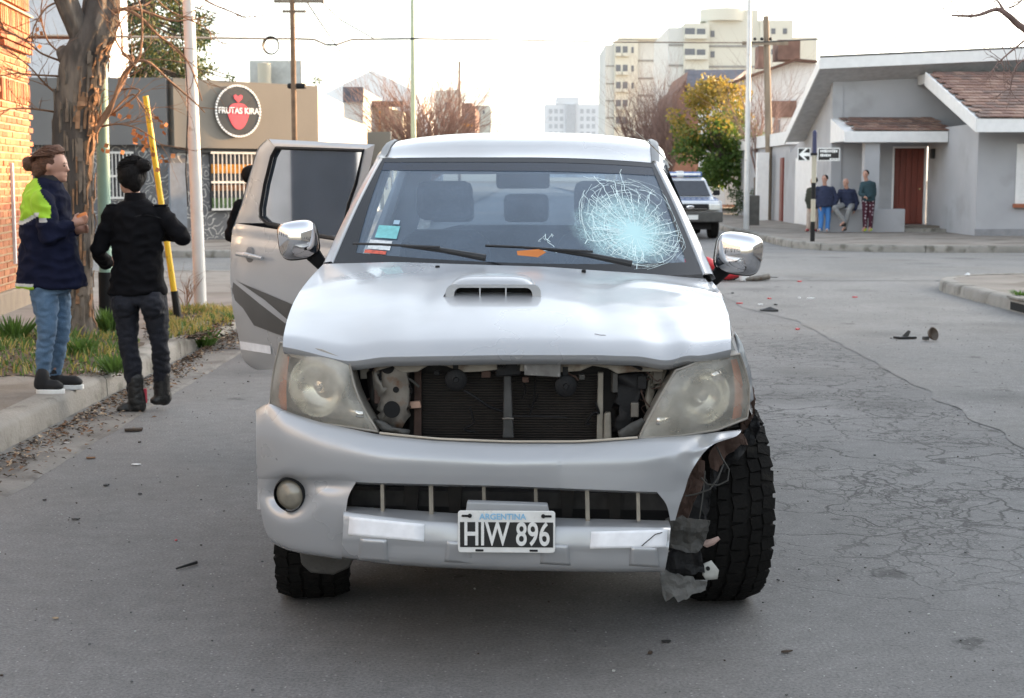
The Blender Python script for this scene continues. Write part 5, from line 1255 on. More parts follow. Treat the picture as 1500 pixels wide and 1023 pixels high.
dpoly('decal_stripe', [(341, 410), (346, 411), (388, 440), (425, 472), (418, 474), (380, 445), (342, 414)], m_sil, .005)
dpoly('reflective_sticker', [(351, 500), (396, 507), (397, 519), (353, 512)], m_stk, .005)

# ================================================================ PEOPLE
m_skin = M('skin', (.40, .22, .16), .5, var=.08, sc_=20); m_skin2 = M('skin_tan', (.38, .20, .13), .5, var=.08, sc_=20)
def etube(mb, secs, n=20):
    """elliptical horizontal sections: (centre, rx, ry)"""
    rows = []
    for c, rx, ry in secs:
        c = Vector(c); rows.append([c + Vector((rx * math.cos(2 * math.pi * k / n), ry * math.sin(2 * math.pi * k / n), 0)) for k in range(n)])
    b = len(mb.v); mb.grid(rows, True); mb.add(rows[0], [tuple(range(n))[::-1]]); mb.add(rows[-1], [tuple(range(n))])
def hand(mb, w, d, side, curl=.5, s=1.0):
    """wrist point, direction of the fingers, thumb side vector"""
    w, d, side = Vector(w), Vector(d).normalized(), Vector(side).normalized(); nrm = d.cross(side)
    p = w + d * .045 * s; mb.cone(w, .024 * s, p, .030 * s, 10); mb.sphere(p + d * .02 * s, (.034 * s, .034 * s, .022 * s), 10, 6)
    for k, ln in enumerate((.072, .080, .075, .060)):
        o = p + d * .030 * s + side * (.024 - .016 * k) * s; a = (d + nrm * curl * .4).normalized(); b = (d + nrm * curl * 1.6).normalized()
        q = o + a * ln * .5 * s; mb.cone(o, .0105 * s, q, .010 * s, 8); mb.cone(q, .010 * s, q + b * ln * .5 * s, .0085 * s, 8)
    o = w + d * .03 * s + side * .028 * s; q = o + (d * .6 + side * .7).normalized() * .035 * s; mb.cone(o, .012 * s, q, .0105 * s, 8); mb.cone(q, .0105 * s, q + (d + side * .2).normalized() * .028 * s, .009 * s, 8)
def head(mb, c, face, s=1.0):
    """ellipsoid skull, jaw, nose, ears; face is the direction looked at"""
    c = Vector(c); f = Vector(face).normalized(); sd = Vector((-f.y, f.x, 0)).normalized(); R3 = Matrix((sd, -f, Vector((0, 0, 1)))).transposed()
    mb.sphere(c + Vector((0, 0, .02 * s)), (.073 * s, .092 * s, .095 * s), 18, 12, R3); mb.sphere(c + f * .025 * s + Vector((0, 0, -.045 * s)), (.054 * s, .060 * s, .062 * s), 14, 10, R3)
    mb.cone(c + f * .084 * s + Vector((0, 0, .014 * s)), .009 * s, c + f * .097 * s + Vector((0, 0, -.016 * s)), .013 * s, 8)
    mb.sphere(c + f * .078 * s + Vector((0, 0, -.048 * s)), (.024 * s, .014 * s, .010 * s), 10, 6, R3); mb.sphere(c + f * .070 * s + Vector((0, 0, -.082 * s)), (.022 * s, .018 * s, .016 * s), 10, 6, R3)
    for q in (-1, 1): mb.sphere(c + sd * q * .074 * s - f * .005 * s, (.010 * s, .020 * s, .030 * s), 8, 6, R3)
    return f, sd, R3
def eyes(c, f, sd, par, s=1.0, beard=None):
    for q in (-1, 1):
        MB().sphere(Vector(c) + f * .083 * s + sd * q * .030 * s + Vector((0, 0, .012 * s)), .006 * s, 8, 6).build('eye', M_eye, par, smooth=60)
        MB().box(Vector(c) + f * .090 * s + sd * q * .031 * s + Vector((0, 0, .030 * s)), (.022 * s, .008 * s, .004 * s), math.atan2(sd.y, sd.x)).build('eyebrow', M_hair, par)
M_eye = M('eye_dark', (.02, .015, .012), .2); M_hair = M('hair_dark', (.005, .004, .004), .75, spec=.2, bump=.6, bs=90, aniso=.2)
def shoe(mb, an, toe, r=.042, s=1.0):
    an, toe = Vector(an), Vector(toe); d = (toe - an); d.z = 0; d.normalize(); z0 = toe.z
    heel = Vector((an.x, an.y, z0)) - d * .045; 
    mb.cone(an + Vector((0, 0, .03)), r * 1.05, Vector((heel.x, heel.y, z0 + .045)) + d * .03, r, 12); mb.cone(heel + d * .02 + Vector((0, 0, .04)), .036, toe - d * .05 + Vector((0, 0, .036)), .037, 12); mb.sphere(toe - d * .04 + Vector((0, 0, .030)), (.045, .045, .028), 12, 8)
    return d
# -- woman in black, seen from behind
def K(px, py, dy=0): return A(px, py, KY + dy) - KO
KY = G(208, 604).y; KO = Vector((G(208, 604).x, KY, 0))
w2 = empty('person', KO, label='woman in black jacket and dark jeans, back turned, standing in the road by the kerb', cat='person')
c = K(191, 262, .02); mb = MB(); f, sd, R3 = head(mb, c, (-.75, .66, 0)); c_w2 = c.copy(); f_w2 = f; K2bun = K(210, 243, -.03); mb.cone(K(195, 285, .02), .05, K(200, 305), .06)
etube(mb, [(K(200, 300), .15, .08), (K(200, 340), .15, .09), (K(202, 400), .13, .09), (K(203, 440), .15, .1)])
mb.cone(K(163, 312), .045, K(143, 366), .038); mb.cone(K(143, 366), .038, K(156, 386, .2), .026); mb.cone(K(238, 312), .045, K(269, 348, .02), .038); mb.cone(K(269, 348, .02), .038, K(240, 345, .22), .026)
hand(mb, K(156, 386, .2), (1, .5, .1), (0, .3, 1)); hand(mb, K(240, 345, .22), (-1, .4, .1), (0, .3, 1))
HL = [(K(182, 430), .095), (K(186, 470, .0), .078), (K(188, 508, -.01), .058), (K(194, 535, 0), .060), (K(198, 588, .01), .040)]
HR = [(K(222, 430), .095), (K(230, 470, .02), .078), (K(234, 505, .03), .056), (K(237, 535, .08), .058), (K(236, 578, .12), .040)]
for Lg in (HL, HR):
    for (a, ra), (b, rb) in zip(Lg, Lg[1:]): mb.cone(a, ra * .85, b, rb * .85)
blob(mb, 'body', m_skin, w2, .009, 4)
mb = MB(); etube(mb, [(K(202, 420), .155, .105), (K(203, 445), .165, .115)])
for Lg in (HL, HR):
    for (a, ra), (b, rb) in zip(Lg, Lg[1:]): mb.cone(a, ra, b, rb)
mb.sphere(K(182, 445, -.05), (.085, .08, .10)); mb.sphere(K(223, 445, -.05), (.085, .08, .10))
m_jd = M('jeans_dark', (.006, .0075, .014), .85, var=.25, sc_=12, bump=.4, bs=120); blob(mb, 'jeans', m_jd, w2, .009, 4, .008, 15)
m_jk = M('jacket_black', (.005, .005, .0065), .85, spec=.12, var=.2, sc_=8, bump=.4, bs=30)
mb = MB(); etube(mb, [(K(199, 293), .07, .06), (K(199, 302), .13, .08), (K(200, 311), .175, .10), (K(201, 345), .172, .11), (K(202, 380), .158, .11), (K(202, 408), .178, .12), (K(202, 431), .195, .13)])
mb.cone(K(166, 313), .060, K(145, 366), .050); mb.cone(K(145, 366), .050, K(154, 385, .17), .045); mb.cone(K(236, 313), .060, K(267, 347, .02), .050); mb.cone(K(267, 347, .02), .050, K(243, 345, .19), .046)
blob(mb, 'jacket', m_jk, w2, .009, 4, .013, 9)
MB().tube([K(166 + k * 7, 318 + 3 * math.sin(k * .7), -.108 + .012 * abs(k - 5) ** 1.2 * .6) for k in range(11)], .004, 5).build('yoke_seam', m_blk, w2, smooth=60)
mb = MB(); mb.lathe([(.055, -.03), (.075, -.03), (.068, .035), (.056, .04), (.055, -.03)], K(198, 291, .0), n=24); mb.build('collar', m_jk, w2, smooth=60)
for x in (166, 236): MB().box(K(x, 301, -.02), (.085, .06, .012), 0).build('shoulder_strap', m_jk, w2, bevel=.004)
mb = MB(); mb.sphere(c + Vector((.014, -.012, .03)), (.096, .105, .104), 18, 12); mb.sphere(K(210, 243, -.03), (.055, .05, .046), 14, 10); mb.sphere(c + Vector((.045, -.06, -.01)), (.055, .05, .08), 12, 8)
blob(mb, 'hair', M_hair, w2, .009, 3, .004, 30)
mb = MB(); mb.lathe([(.046, -.008), (.050, 0), (.046, .008)], K(203, 251, -.015), n=20); mb.build('hair_band', m_blk, w2, smooth=60)
mb = MB(); m_bt = M('boot_black', (.010, .010, .010), .45, bump=.4, bs=60)
mb = MB(); shoe(mb, K(199, 578, 0), K(172, 606, -.02), .052); mb.cone(K(198, 555), .056, K(199, 590), .052); blob(mb, 'boot', m_bt, w2, .009, 3, .003, 30)
mb = MB(); shoe(mb, K(237, 570, .1), K(221, 594, .06), .052); mb.cone(K(237, 548, .1), .056, K(237, 580, .1), .052); blob(mb, 'boot', m_bt, w2, .009, 3, .003, 30)
MB().box(K(213, 580, .03), (.022, .012, .10)).build('red_strap', m_red, w2, bevel=.003)
# -- woman in navy and lime jacket
KY = G(84, 574, .155).y; KO = Vector((G(84, 574, .155).x, KY, .156))
w1 = empty('person', KO, label='woman in navy and lime green jacket and blue jeans holding a phone', cat='person')
c = K(79, 245); mb = MB(); f, sd, R3 = head(mb, c, (1, -.10, -.05)); fw1 = f; c_w1 = c.copy(); K1bun = K(42, 240); mb.cone(K(74, 262), .05, K(72, 282), .06)
etube(mb, [(K(70, 285), .10, .14), (K(72, 330), .11, .14), (K(74, 390), .11, .13), (K(76, 425), .12, .14)])
mb.cone(K(64, 292, -.13), .045, K(74, 345, -.15), .038); mb.cone(K(74, 345, -.15), .036, K(103, 330, -.12), .026); hand(mb, K(103, 330, -.12), (1, .1, .35), (-.2, 0, 1), .9, .95)
mb.cone(K(72, 292, .13), .045, K(84, 345, .14), .038); mb.cone(K(84, 345, .14), .036, K(112, 338, .05), .026); hand(mb, K(110, 339, .05), (1, -.3, .2), (-.2, 0, 1), .9, .95)
HL = [(K(64, 425, -.08), .090), (K(68, 455, -.08), .076), (K(69, 487, -.08), .055), (K(65, 515, -.07), .053), (K(63, 552, -.06), .040)]
HR = [(K(84, 425, .08), .082), (K(88, 460, .08), .070), (K(90, 490, .09), .052), (K(84, 518, .1), .050), (K(80, 550, .12), .038)]
for Lg in (HL, HR):
    for (a, ra), (b, rb) in zip(Lg, Lg[1:]): mb.cone(a, ra * .85, b, rb * .85)
blob(mb, 'body', m_skin, w1, .009, 4); eyes(c, f, sd, w1)
mb = MB(); etube(mb, [(K(73, 405), .12, .14), (K(74, 428), .13, .15)])
for Lg in (HL, HR):
    for (a, ra), (b, rb) in zip(Lg, Lg[1:]): mb.cone(a, ra, b, rb)
m_jb = M('jeans_blue', (.085, .15, .24), .85, var=.25, sc_=7, bump=.4, bs=120, c2=(.14, .22, .32), c2s=5, c2t=.5); blob(mb, 'jeans', m_jb, w1, .009, 4, .008, 15)
m_nv = M('jacket_navy', (.006, .008, .024), .85, spec=.15, var=.2, sc_=8, bump=.4, bs=30); m_lm = M('jacket_lime', (.30, .52, .02), .7, var=.08, sc_=8, bump=.3, bs=30); m_rf = M('reflective_band', (.42, .43, .43), .4)
pz = lambda py: K(70, py).z; px_ = lambda x: K(x, 320).x
def reg(cc, nn):
    x = (cc.x + KO.x) ; pX = 764 + (cc.x - px_(764)) * 0
    u = (cc.x - px_(22)) / (px_(130) - px_(22)) * 108 + 22      # approximate picture column
    v = 300 + (pz(300) - cc.z) / (pz(300) - pz(400)) * 100       # approximate picture row
    edge = 322 - max(0, min(1, (u - 44) / 26)) * 12 if u < 74 else 318
    if v > 414 and u < 58: return 2 if v < 418 else 1
    if u < 90 and v > 262 and v < edge and not (u > 62 and v < 262 + (u - 62) * 1.4): return 1
    if u < 86 and edge <= v < edge + 6: return 2
    return 0
mb = MB(); etube(mb, [(K(68, 262), .07, .08), (K(68, 272), .11, .13), (K(67, 288), .145, .17), (K(67, 315), .16, .18), (K(70, 350), .175, .17), (K(73, 385), .20, .17), (K(76, 405), .22, .175), (K(76, 420), .228, .18)])
mb.cone(K(63, 294, -.16), .070, K(73, 346, -.20), .062); mb.cone(K(73, 346, -.20), .060, K(98, 332, -.15), .046); mb.cone(K(70, 294, .16), .066, K(84, 346, .17), .058); mb.cone(K(84, 346, .17), .056, K(107, 339, .07), .044)
blob(mb, 'jacket', m_nv, w1, .009, 4, .013, 9, reg, [m_nv, m_lm, m_rf])
mb = MB(); mb.lathe([(.060, -.04), (.082, -.03), (.078, .03), (.064, .05), (.060, -.04)], K(74, 268), n=24); mb.build('fleece_collar', m_blk, w1, smooth=60)
m_h1 = M('hair_brown', (.10, .042, .022), .6, var=.5, bump=1.0, bs=70, sc_=60, aniso=4)
mb = MB(); mb.sphere(c + Vector((-.022, 0, .033)), (.083, .080, .083), 18, 12); mb.sphere(K(58, 248), (.05, .06, .07), 12, 8); mb.sphere(K(42, 240), (.042, .042, .048), 12, 8); mb.cone(K(60, 230), .04, K(84, 222), .045)
blob(mb, 'hair', m_h1, w1, .009, 3, .005, 30)
MB().box(K(119, 318, -.10), (.085, .010, .045), M=Matrix.Rotation(R(-18), 3, 'Y')).build('phone', M('phone_orange', (.85, .28, .08), .4), w1, bevel=.004)
m_sn = M('sneaker_black', (.010, .010, .011), .8); m_so = M('sole_white', (.72, .72, .70), .6)
for an, toe, dy in (((62, 545), (93, 575), -.10), ((80, 542), (121, 567), .12)):
    mb = MB(); a, t = K(*an, dy), K(*toe, dy); t.z = .02; a.z = .085; shoe(mb, a, t, .046); mb.cone(a, .048, a + Vector((0, 0, .045)), .044); sh_ = blob(mb, 'sneaker', m_sn, w1, .009, 3)
    mb = MB(); d = (t - a); d.z = 0; L0_ = d.length; d.normalize(); n_ = Vector((-d.y, d.x, 0)); out = []
    for k in range(20):
        w = 2 * math.pi * k / 20; q = a + d * (L0_ / 2 - .018 + (L0_ / 2 + .028) * math.cos(w)) + n_ * (.048 * math.sin(w)); out.append((q.x, q.y, -.001))
    mb.prism(out, (0, 0, .032)); mb.build('sole', m_so, sh_, bevel=.006)
def strands(par, c, f, bun, mat, n, seed, R_=.088):
    rnd = random.Random(seed); mb = MB(); sd = Vector((-f.y, f.x, 0)).normalized(); upv = Vector((0, 0, 1)); bun = Vector(bun)
    for k in range(n):
        t = rnd.uniform(-1.25, 1.25); st_ = c + f * (.060 * math.cos(t) ** 2 + .01) + sd * math.sin(t) * .078 + upv * (.055 + .050 * math.cos(t)); ap = c - f * .02 + sd * math.sin(t) * (R_ + .012) + upv * (.035 + (R_ + .012) * max(.1, math.cos(t)))
        j = lambda s: Vector((rnd.uniform(-s, s), rnd.uniform(-s, s), rnd.uniform(-s, s))); P4 = [st_ + j(.006), ap + j(.008), (ap + bun) / 2 - f * .018 + upv * .012 + j(.012), bun + j(.02)]
        P = [Vector(cr([tuple(q) for q in P4], i / 4)) for i in range(13)]; mb.tube(P, [.0035] * 10 + [.003, .002, .001], 4, False)
        if rnd.random() < .25: e_ = bun + j(.05); mb.tube([bun + j(.02), bun + j(.045), e_], [.002, .0015, .0008], 3, False)
    mb.build('hair_strands', mat, par)['kind'] = 'stuff'
strands(w1, c_w1, fw1, K1bun, m_h1, 130, 3); strands(w2, c_w2, f_w2, K2bun, M_hair, 130, 4, .098)
# -- generic far figure
def fig(loc, label, J, top, bot, shoe_m, hair, skin=m_skin2, face=(0, -1, 0), vox=.016, hairless=False, belly=1.0, topm='jacket', botm='trousers', lace=None, cap=None):
    e = empty('person', loc, label=label, cat='person'); V = {k: Vector(v) for k, v in J.items()}
    mb = MB(); f, sd, R3 = head(mb, V['head'], face); mb.cone(V['head'] + Vector((0, 0, -.08)), .052, V['neck'], .058)
    cs = (V['shL'] + V['shR']) / 2; ch = (V['hipL'] + V['hipR']) / 2; md = (cs + ch) / 2
    etube(mb, [(cs + Vector((0, 0, .04)), .12, .07), (cs, .15, .08), (md, .14, .09), (ch, .14, .09)])
    for s_ in 'LR':
        mb.cone(V['sh' + s_], .045, V['el' + s_], .036); mb.cone(V['el' + s_], .036, V['ha' + s_], .026); dv = V['ha' + s_] - V['el' + s_]; hand(mb, V['ha' + s_], dv, Vector((0, -1, .3)), .6, 1.0)
        mb.cone(V['hip' + s_], .075, V['kn' + s_], .052); mb.cone(V['kn' + s_], .052, V['an' + s_], .036); mb.cone(V['an' + s_], .036, V['toe' + s_] + Vector((0, 0, .03)), .03)
    blob(mb, 'body', skin, e, .013, 3); eyes(V['head'], f, sd, e)
    mb = MB(); etube(mb, [(ch + Vector((0, 0, .06)), .155 * belly, .11), (ch, .165 * belly, .12), (ch + Vector((0, 0, -.06)), .15, .11)])
    for s_ in 'LR': mb.cone(V['hip' + s_], .092, V['kn' + s_], .068); mb.cone(V['kn' + s_], .068, V['an' + s_], .056)
    blob(mb, botm, bot, e, vox, 4, .007, 12)
    mb = MB(); etube(mb, [(cs + Vector((0, 0, .085)), .07, .06), (cs + Vector((0, 0, .05)), .14, .09), (cs, .18, .115), (md, .175 * belly, .125 * belly), (ch + Vector((0, 0, .03)), .18 * belly, .13 * belly), (ch + Vector((0, 0, -.05)), .182 * belly, .13 * belly)])
    for s_ in 'LR': mb.cone(V['sh' + s_], .068, V['el' + s_], .056); mb.cone(V['el' + s_], .056, V['ha' + s_], .042)
    blob(mb, topm, top, e, vox, 4, .010, 8)
    for s_ in 'LR': mb = MB(); shoe(mb, V['an' + s_], V['toe' + s_], .045); blob(mb, 'shoe', shoe_m, e, .012, 2)
    if not hairless:
        mb = MB(); mb.sphere(V['head'] - f * .026 + Vector((0, 0, .038)), (.086, .092, .088), 16, 10, R3); blob(mb, 'hair', hair, e, .012, 2, .004, 20)
    return e
def far(px, py, Y, z0=.15):
    p = A(px, py, Y); return Vector((p.x, Y, z0))
def JJ(loc, pts):
    return {k: (A(v[0], v[1], loc.y + (v[2] if len(v) > 2 else 0)) - loc) for k, v in pts.items()}
l_ = far(1208, 340, 40.6); m_bj = M('jeans_bright', (.05, .17, .42), .85, var=.15); m_bk2 = M('hoodie_black', (.012, .012, .014), .9, var=.2); m_nv2 = M('fleece_navy', (.018, .024, .055), .9, var=.15)
fig(l_, 'man in dark hoodie and bright blue jeans standing left of the seated man', JJ(l_, dict(head=(1208, 263), neck=(1208, 271), shL=(1197, 277), shR=(1219, 277), elL=(1193, 292), elR=(1225, 291), haL=(1200, 303, -.1), haR=(1221, 305, -.05), hipL=(1203, 300), hipR=(1213, 300), knL=(1203, 320), knR=(1213, 320), anL=(1202, 336), anR=(1212, 336), toeL=(1199, 339.5, -.2), toeR=(1211, 339.5, -.2))), m_nv2, m_bj, M('shoe_pale', (.55, .6, .65), .7), M_hair, m_skin, face=(-.6, -.8, 0), belly=1.25)
l_ = far(1240, 340, 40.75); m_gt = M('trousers_grey', (.22, .22, .22), .9, var=.12)
fig(l_, 'bald man in navy jumper and grey trousers sitting on the low wall', JJ(l_, dict(head=(1239, 268), neck=(1240, 275), shL=(1231, 281, .05), shR=(1250, 281, .05), elL=(1224, 297, .02), elR=(1256, 297, .05), haL=(1218, 307, 0), haR=(1252, 308, 0), hipL=(1236, 301, .1), hipR=(1248, 301, .1), knL=(1222, 305, -.3), knR=(1244, 307, -.32), anL=(1237, 325, -.30), anR=(1238, 333, -.2), toeL=(1231, 332, -.45), toeR=(1234, 339, -.4))), m_nv2, m_gt, m_bt, M_hair, m_skin, face=(-.7, -.7, 0), hairless=True, belly=1.15, topm='jumper')
l_ = far(1271, 340, 40.5)
m_dots = M('dotted_trousers', (.05, .008, .018), .9); L = m_dots.node_tree.links; b = m_dots.node_tree.nodes['Principled BSDF']
tcn = nd(m_dots, 'ShaderNodeTexCoord'); vv = nd(m_dots, 'ShaderNodeTexVoronoi', i_Scale=11, i_Randomness=.3); L.new(tcn.outputs['Object'], vv.inputs['Vector']); rr_ = nd(m_dots, 'ShaderNodeMapRange', i_1=.22, i_2=.30, i_3=1, i_4=0); L.new(vv.outputs['Distance'], rr_.inputs[0])
mx_ = nd(m_dots, 'ShaderNodeMix', data_type='RGBA'); L.new(rr_.outputs[0], mx_.inputs[0]); mx_.inputs[6].default_value = (.05, .008, .018, 1); mx_.inputs[7].default_value = (.45, .38, .42, 1); L.new(mx_.outputs[2], b.inputs['Base Color'])
fig(l_, 'young man in teal top and spotted maroon trousers standing by the porch pillar', JJ(l_, dict(head=(1268, 256), neck=(1269, 264), shL=(1264, 270), shR=(1279, 270), elL=(1260, 284, -.1), elR=(1281, 285), haL=(1266, 288, -.2), haR=(1270, 289, -.2), hipL=(1267, 292), hipR=(1277, 292), knL=(1267, 315), knR=(1276, 315), anL=(1267, 333), anR=(1275, 333), toeL=(1264, 339.5, -.2), toeR=(1273, 339.5, -.2))), M('top_teal', (.02, .045, .055), .9, var=.15), m_dots, M('shoe_lime', (.62, .80, .04), .6), M_hair, m_skin, face=(-.5, -.85, 0), topm='sweatshirt')
l_ = far(1192, 340, 41.2)
fig(l_, 'person in dark top and beige trousers half hidden behind the street sign post', JJ(l_, dict(head=(1192, 266), neck=(1192, 274), shL=(1185, 279), shR=(1199, 279), elL=(1182, 293), elR=(1200, 293), haL=(1186, 305, -.1), haR=(1199, 305), hipL=(1187, 303), hipR=(1196, 303), knL=(1185, 321), knR=(1195, 321), anL=(1184, 336), anR=(1195, 336), toeL=(1180, 339.5, -.2), toeR=(1192, 339.5, -.2))), M('top_olive', (.04, .042, .03), .9), M('trousers_beige', (.45, .36, .30), .9), M('shoe_red', (.5, .03, .06), .6), M_hair, m_skin, face=(-.9, -.4, 0))
# person hidden behind the open door: only the arm and back show
LY = 14.0; l_ = Vector((A(352, 340, LY).x, LY, 0))
fig(l_, 'person in black jacket mostly hidden behind the open rear door', JJ(l_, dict(head=(372, 262), neck=(370, 285), shL=(352, 303), shR=(400, 303), elL=(337, 345), elR=(408, 345), haL=(350, 352, -.1), haR=(395, 370, -.1), hipL=(362, 395), hipR=(388, 395), knL=(367, 450), knR=(390, 450), anL=(370, 497), anR=(392, 497), toeL=(366, 510, -.1), toeR=(389, 510, -.1))), m_jk, m_jd, m_bt, M_hair, m_skin, face=(.9, .2, 0), belly=1.15)
# ================================================================ POLES, SIGNS, WIRES
m_pw = M('pole_white', (.62, .61, .59), .6, var=.1, sc_=4, c2=(.35, .30, .25), c2s=8, c2t=.66); m_pg = M('pole_green', (.24, .36, .29), .6, var=.1, c2=(.15, .12, .08), c2s=9, c2t=.66); m_py = M('pole_yellow', (.72, .44, .02), .5, var=.1, c2=(.25, .15, .05), c2s=12, c2t=.66)
m_wood = M('pole_wood', (.20, .16, .12), .9, var=.25, sc_=8, aniso=.15, bump=.5); m_wire = M('wire_dark', (.03, .03, .03), .6)
def pole(name, label, cat, bx_, by, tx, ty, r0, r1, mat, z0=.15, top=None, Yl=None, n=16):
    b = G(bx_, by, z0); t = A(tx, ty, b.y + (Yl or 0)); d = (t - b)
    if top: t = b + d * (top / d.z)
    e = empty(name, b, label=label, cat=cat); MB().tube([Vector((0, 0, -.05)), (t - b) * .5, t - b], [r0, (r0 + r1) / 2, r1], n).build('post', mat, e, smooth=50)
    return e, b, t
ep, b_, t_ = pole('street_pole', 'green metal pole with black base between the tree and the women', 'pole', 157, 484, 148, 100, .062, .05, m_pg, top=6.5)
MB().tube([Vector((0, 0, -.02)), (t_ - b_) * .085], [.072, .070], 16).build('black_base', m_blk, ep, smooth=50)
ep, b_, t_ = pole('street_pole', 'leaning yellow pole with black lower end, left of the white pole', 'pole', 261, 465, 213, 141, .033, .029, m_py)
MB().tube([Vector((0, 0, -.02)), (t_ - b_) * .12], [.040, .038], 16).build('black_base', m_blk, ep, smooth=50); wpb = b_
ep, b_, t_ = pole('street_pole', 'tall white round pole on the left pavement behind the woman in black', 'pole', 294, 452, 276, 0, .070, .055, m_pw, top=7.5)
for q in (.50, .62): MB().tube([(t_ - b_) * q + Vector((.075 * math.cos(a), .075 * math.sin(a), 0)) for a in [k * math.pi / 6 for k in range(13)]], .006, 5, False).build('strap', m_stl, ep)
MB().tube([(t_ - b_) * q + Vector((-.066 + .03 * math.sin(q * 25), -.05, 0)) for q in [k / 20 for k in range(3, 17)]], .007, 5).build('cable', m_blk, ep, smooth=60)
ep, b_, t_ = pole('utility_pole', 'thin rusty pole with a short crossbar, in front of the fruit shop', 'utility pole', 434, 371, 428, 0, .055, .045, M('rusty_pole', (.16, .10, .06), .8, var=.3), top=8.2)
MB().box(A(438, 2, b_.y) - b_, (.95, .06, .06)).build('crossbar', m_wood, ep); MB().box(A(431, 17, b_.y) - b_, (.45, .05, .05)).build('crossbar', m_wood, ep)
for x in (424, 446): MB().sphere(A(x, 0, b_.y) - b_ + Vector((0, 0, .06)), .06, 8, 6).build('insulator', m_wht, ep)
MB().box(A(434, 126, b_.y) - b_ + Vector((0, .08, 0)), (.35, .2, .10)).build('floodlight', m_blk, ep, bevel=.03)
e, b_, t_ = pole('street_pole', 'tall pale green tapering pole rising behind the truck roof', 'pole', 607, 325, 604, 0, .10, .045, M('pole_pale_green', (.36, .42, .30), .6, var=.08), top=12); gp = t_
e, b_, t_ = pole('street_pole', 'thin distant pole beyond the bare tree on the left side', 'pole', 673, 300, 673, 90, .10, .06, m_wood)
e, b_, t_ = pole('street_pole', 'tall slim white pole at the far right kerb beside the police pickup', 'pole', 1093, 336, 1098, 0, .085, .05, m_pw, top=9)
e, b_, t_ = pole('utility_pole', 'weathered wooden utility pole with a crossarm, left of the grey corner house', 'utility pole', 1129, 322, 1122, 24, .15, .10, m_wood)
MB().box(A(1120, 64, b_.y) - b_ + Vector((0, -.12, 0)), (1.6, .1, .12)).build('crossarm', m_wood, e)
for x in (1105, 1115, 1128): MB().sphere(A(x, 60, b_.y) - b_ + Vector((0, -.12, .05)), .06, 8, 6).build('insulator', m_blk, e)
e, b_, t_ = pole('street_pole', 'thin pole coloured yellow as if sunlit, in front of the brick house, above the police pickup', 'pole', 985, 300, 985, 138, .09, .07, m_py)  # yellow sunlight on this pole put in as paint colour
e, b_, t_ = pole('street_pole', 'short dark pole in front of the white gabled house', 'pole', 1143, 300, 1143, 110, .05, .04, m_wood)
MB().box(G(1101, 330, .15) - b_ * 0 + Vector((0, 0, .45)), (.42, .4, .95)).build('utility_box', m_grp, None, bevel=.02); ub = bpy.data.objects['utility_box']; tag(ub, 'small brown concrete box behind the slim white pole', 'utility box')
# sign post at the corner
sb = G(1190, 354, .15); sp_ = empty('street_sign', sb, label='street sign post banded black and cream with a white arrow and a street name plate', cat='street sign')
hz1 = lambda py: A(1190, py, sb.y).z - .15
for a, b, mt in ((354, 325, m_blk), (325, 292, m_cream), (292, 268, m_blk), (268, 228, m_cream), (228, 194, M('post_blue', (.03, .035, .09), .5))):
    MB().tube([(0, 0, max(0, hz1(a)) + (0.002 if a < 354 else -.02)), (0, 0, hz1(b))], .052, 14).build('post_band', mt, sp_, smooth=50)
MB().sphere((0, 0, hz1(194)), .05, 10, 8).build('finial', bpy.data.materials['post_blue'], sp_, smooth=60)
MB().box((.05, 0, hz1(226)), (.42, .12, .05)).build('bracket', m_blk, sp_)
a = A(1168, 217, sb.y) - sb; b = A(1186, 236, sb.y) - sb; c = (a + b) / 2; wd_, ht_ = b.x - a.x, a.z - b.z
s1 = MB().box((c.x, -.06, c.z), (wd_, .02, ht_)).build('arrow_plate', m_wht, sp_); MB().box((c.x, -.073, c.z), (wd_ * .88, .006, ht_ * .88)).build('plate_field', m_pb, s1)
arw = [(-.11, 0), (.02, .12), (.07, .12), (-.01, .035), (.12, .035), (.12, -.035), (-.01, -.035), (.07, -.12), (.02, -.12)]
MB().prism([(c.x + x * 1.1, -.080, c.z + z_ * 1.1) for x, z_ in arw], (0, .003, 0)).build('arrow', m_wht, s1)
a = A(1197, 217, sb.y) - sb; b = A(1229, 236, sb.y) - sb; c = (a + b) / 2; wd_, ht_ = b.x - a.x, a.z - b.z
s1 = MB().box((c.x, -.06, c.z), (wd_, .02, ht_)).build('name_plate', m_wht, sp_); MB().box((c.x, -.073, c.z), (wd_ * .92, .006, ht_ * .86)).build('plate_field', m_pb, s1)
# street name is only legible as pale strokes in the photograph: two blurred lines
rr = random.Random(4)
for row_, (zz, hh, x0_, x1_) in enumerate(((.075, .075, -.20, .17), (-.02, .07, -.20, .05), (-.105, .04, .02, .24))):
    x = x0_
    while x < x1_: wl_ = rr.uniform(.03, .05); MB().box((c.x + x + wl_ / 2, -.079, c.z + zz), (wl_ * .75, .003, hh * rr.uniform(.7, 1))).build('name_stroke', m_wht, s1); x += wl_
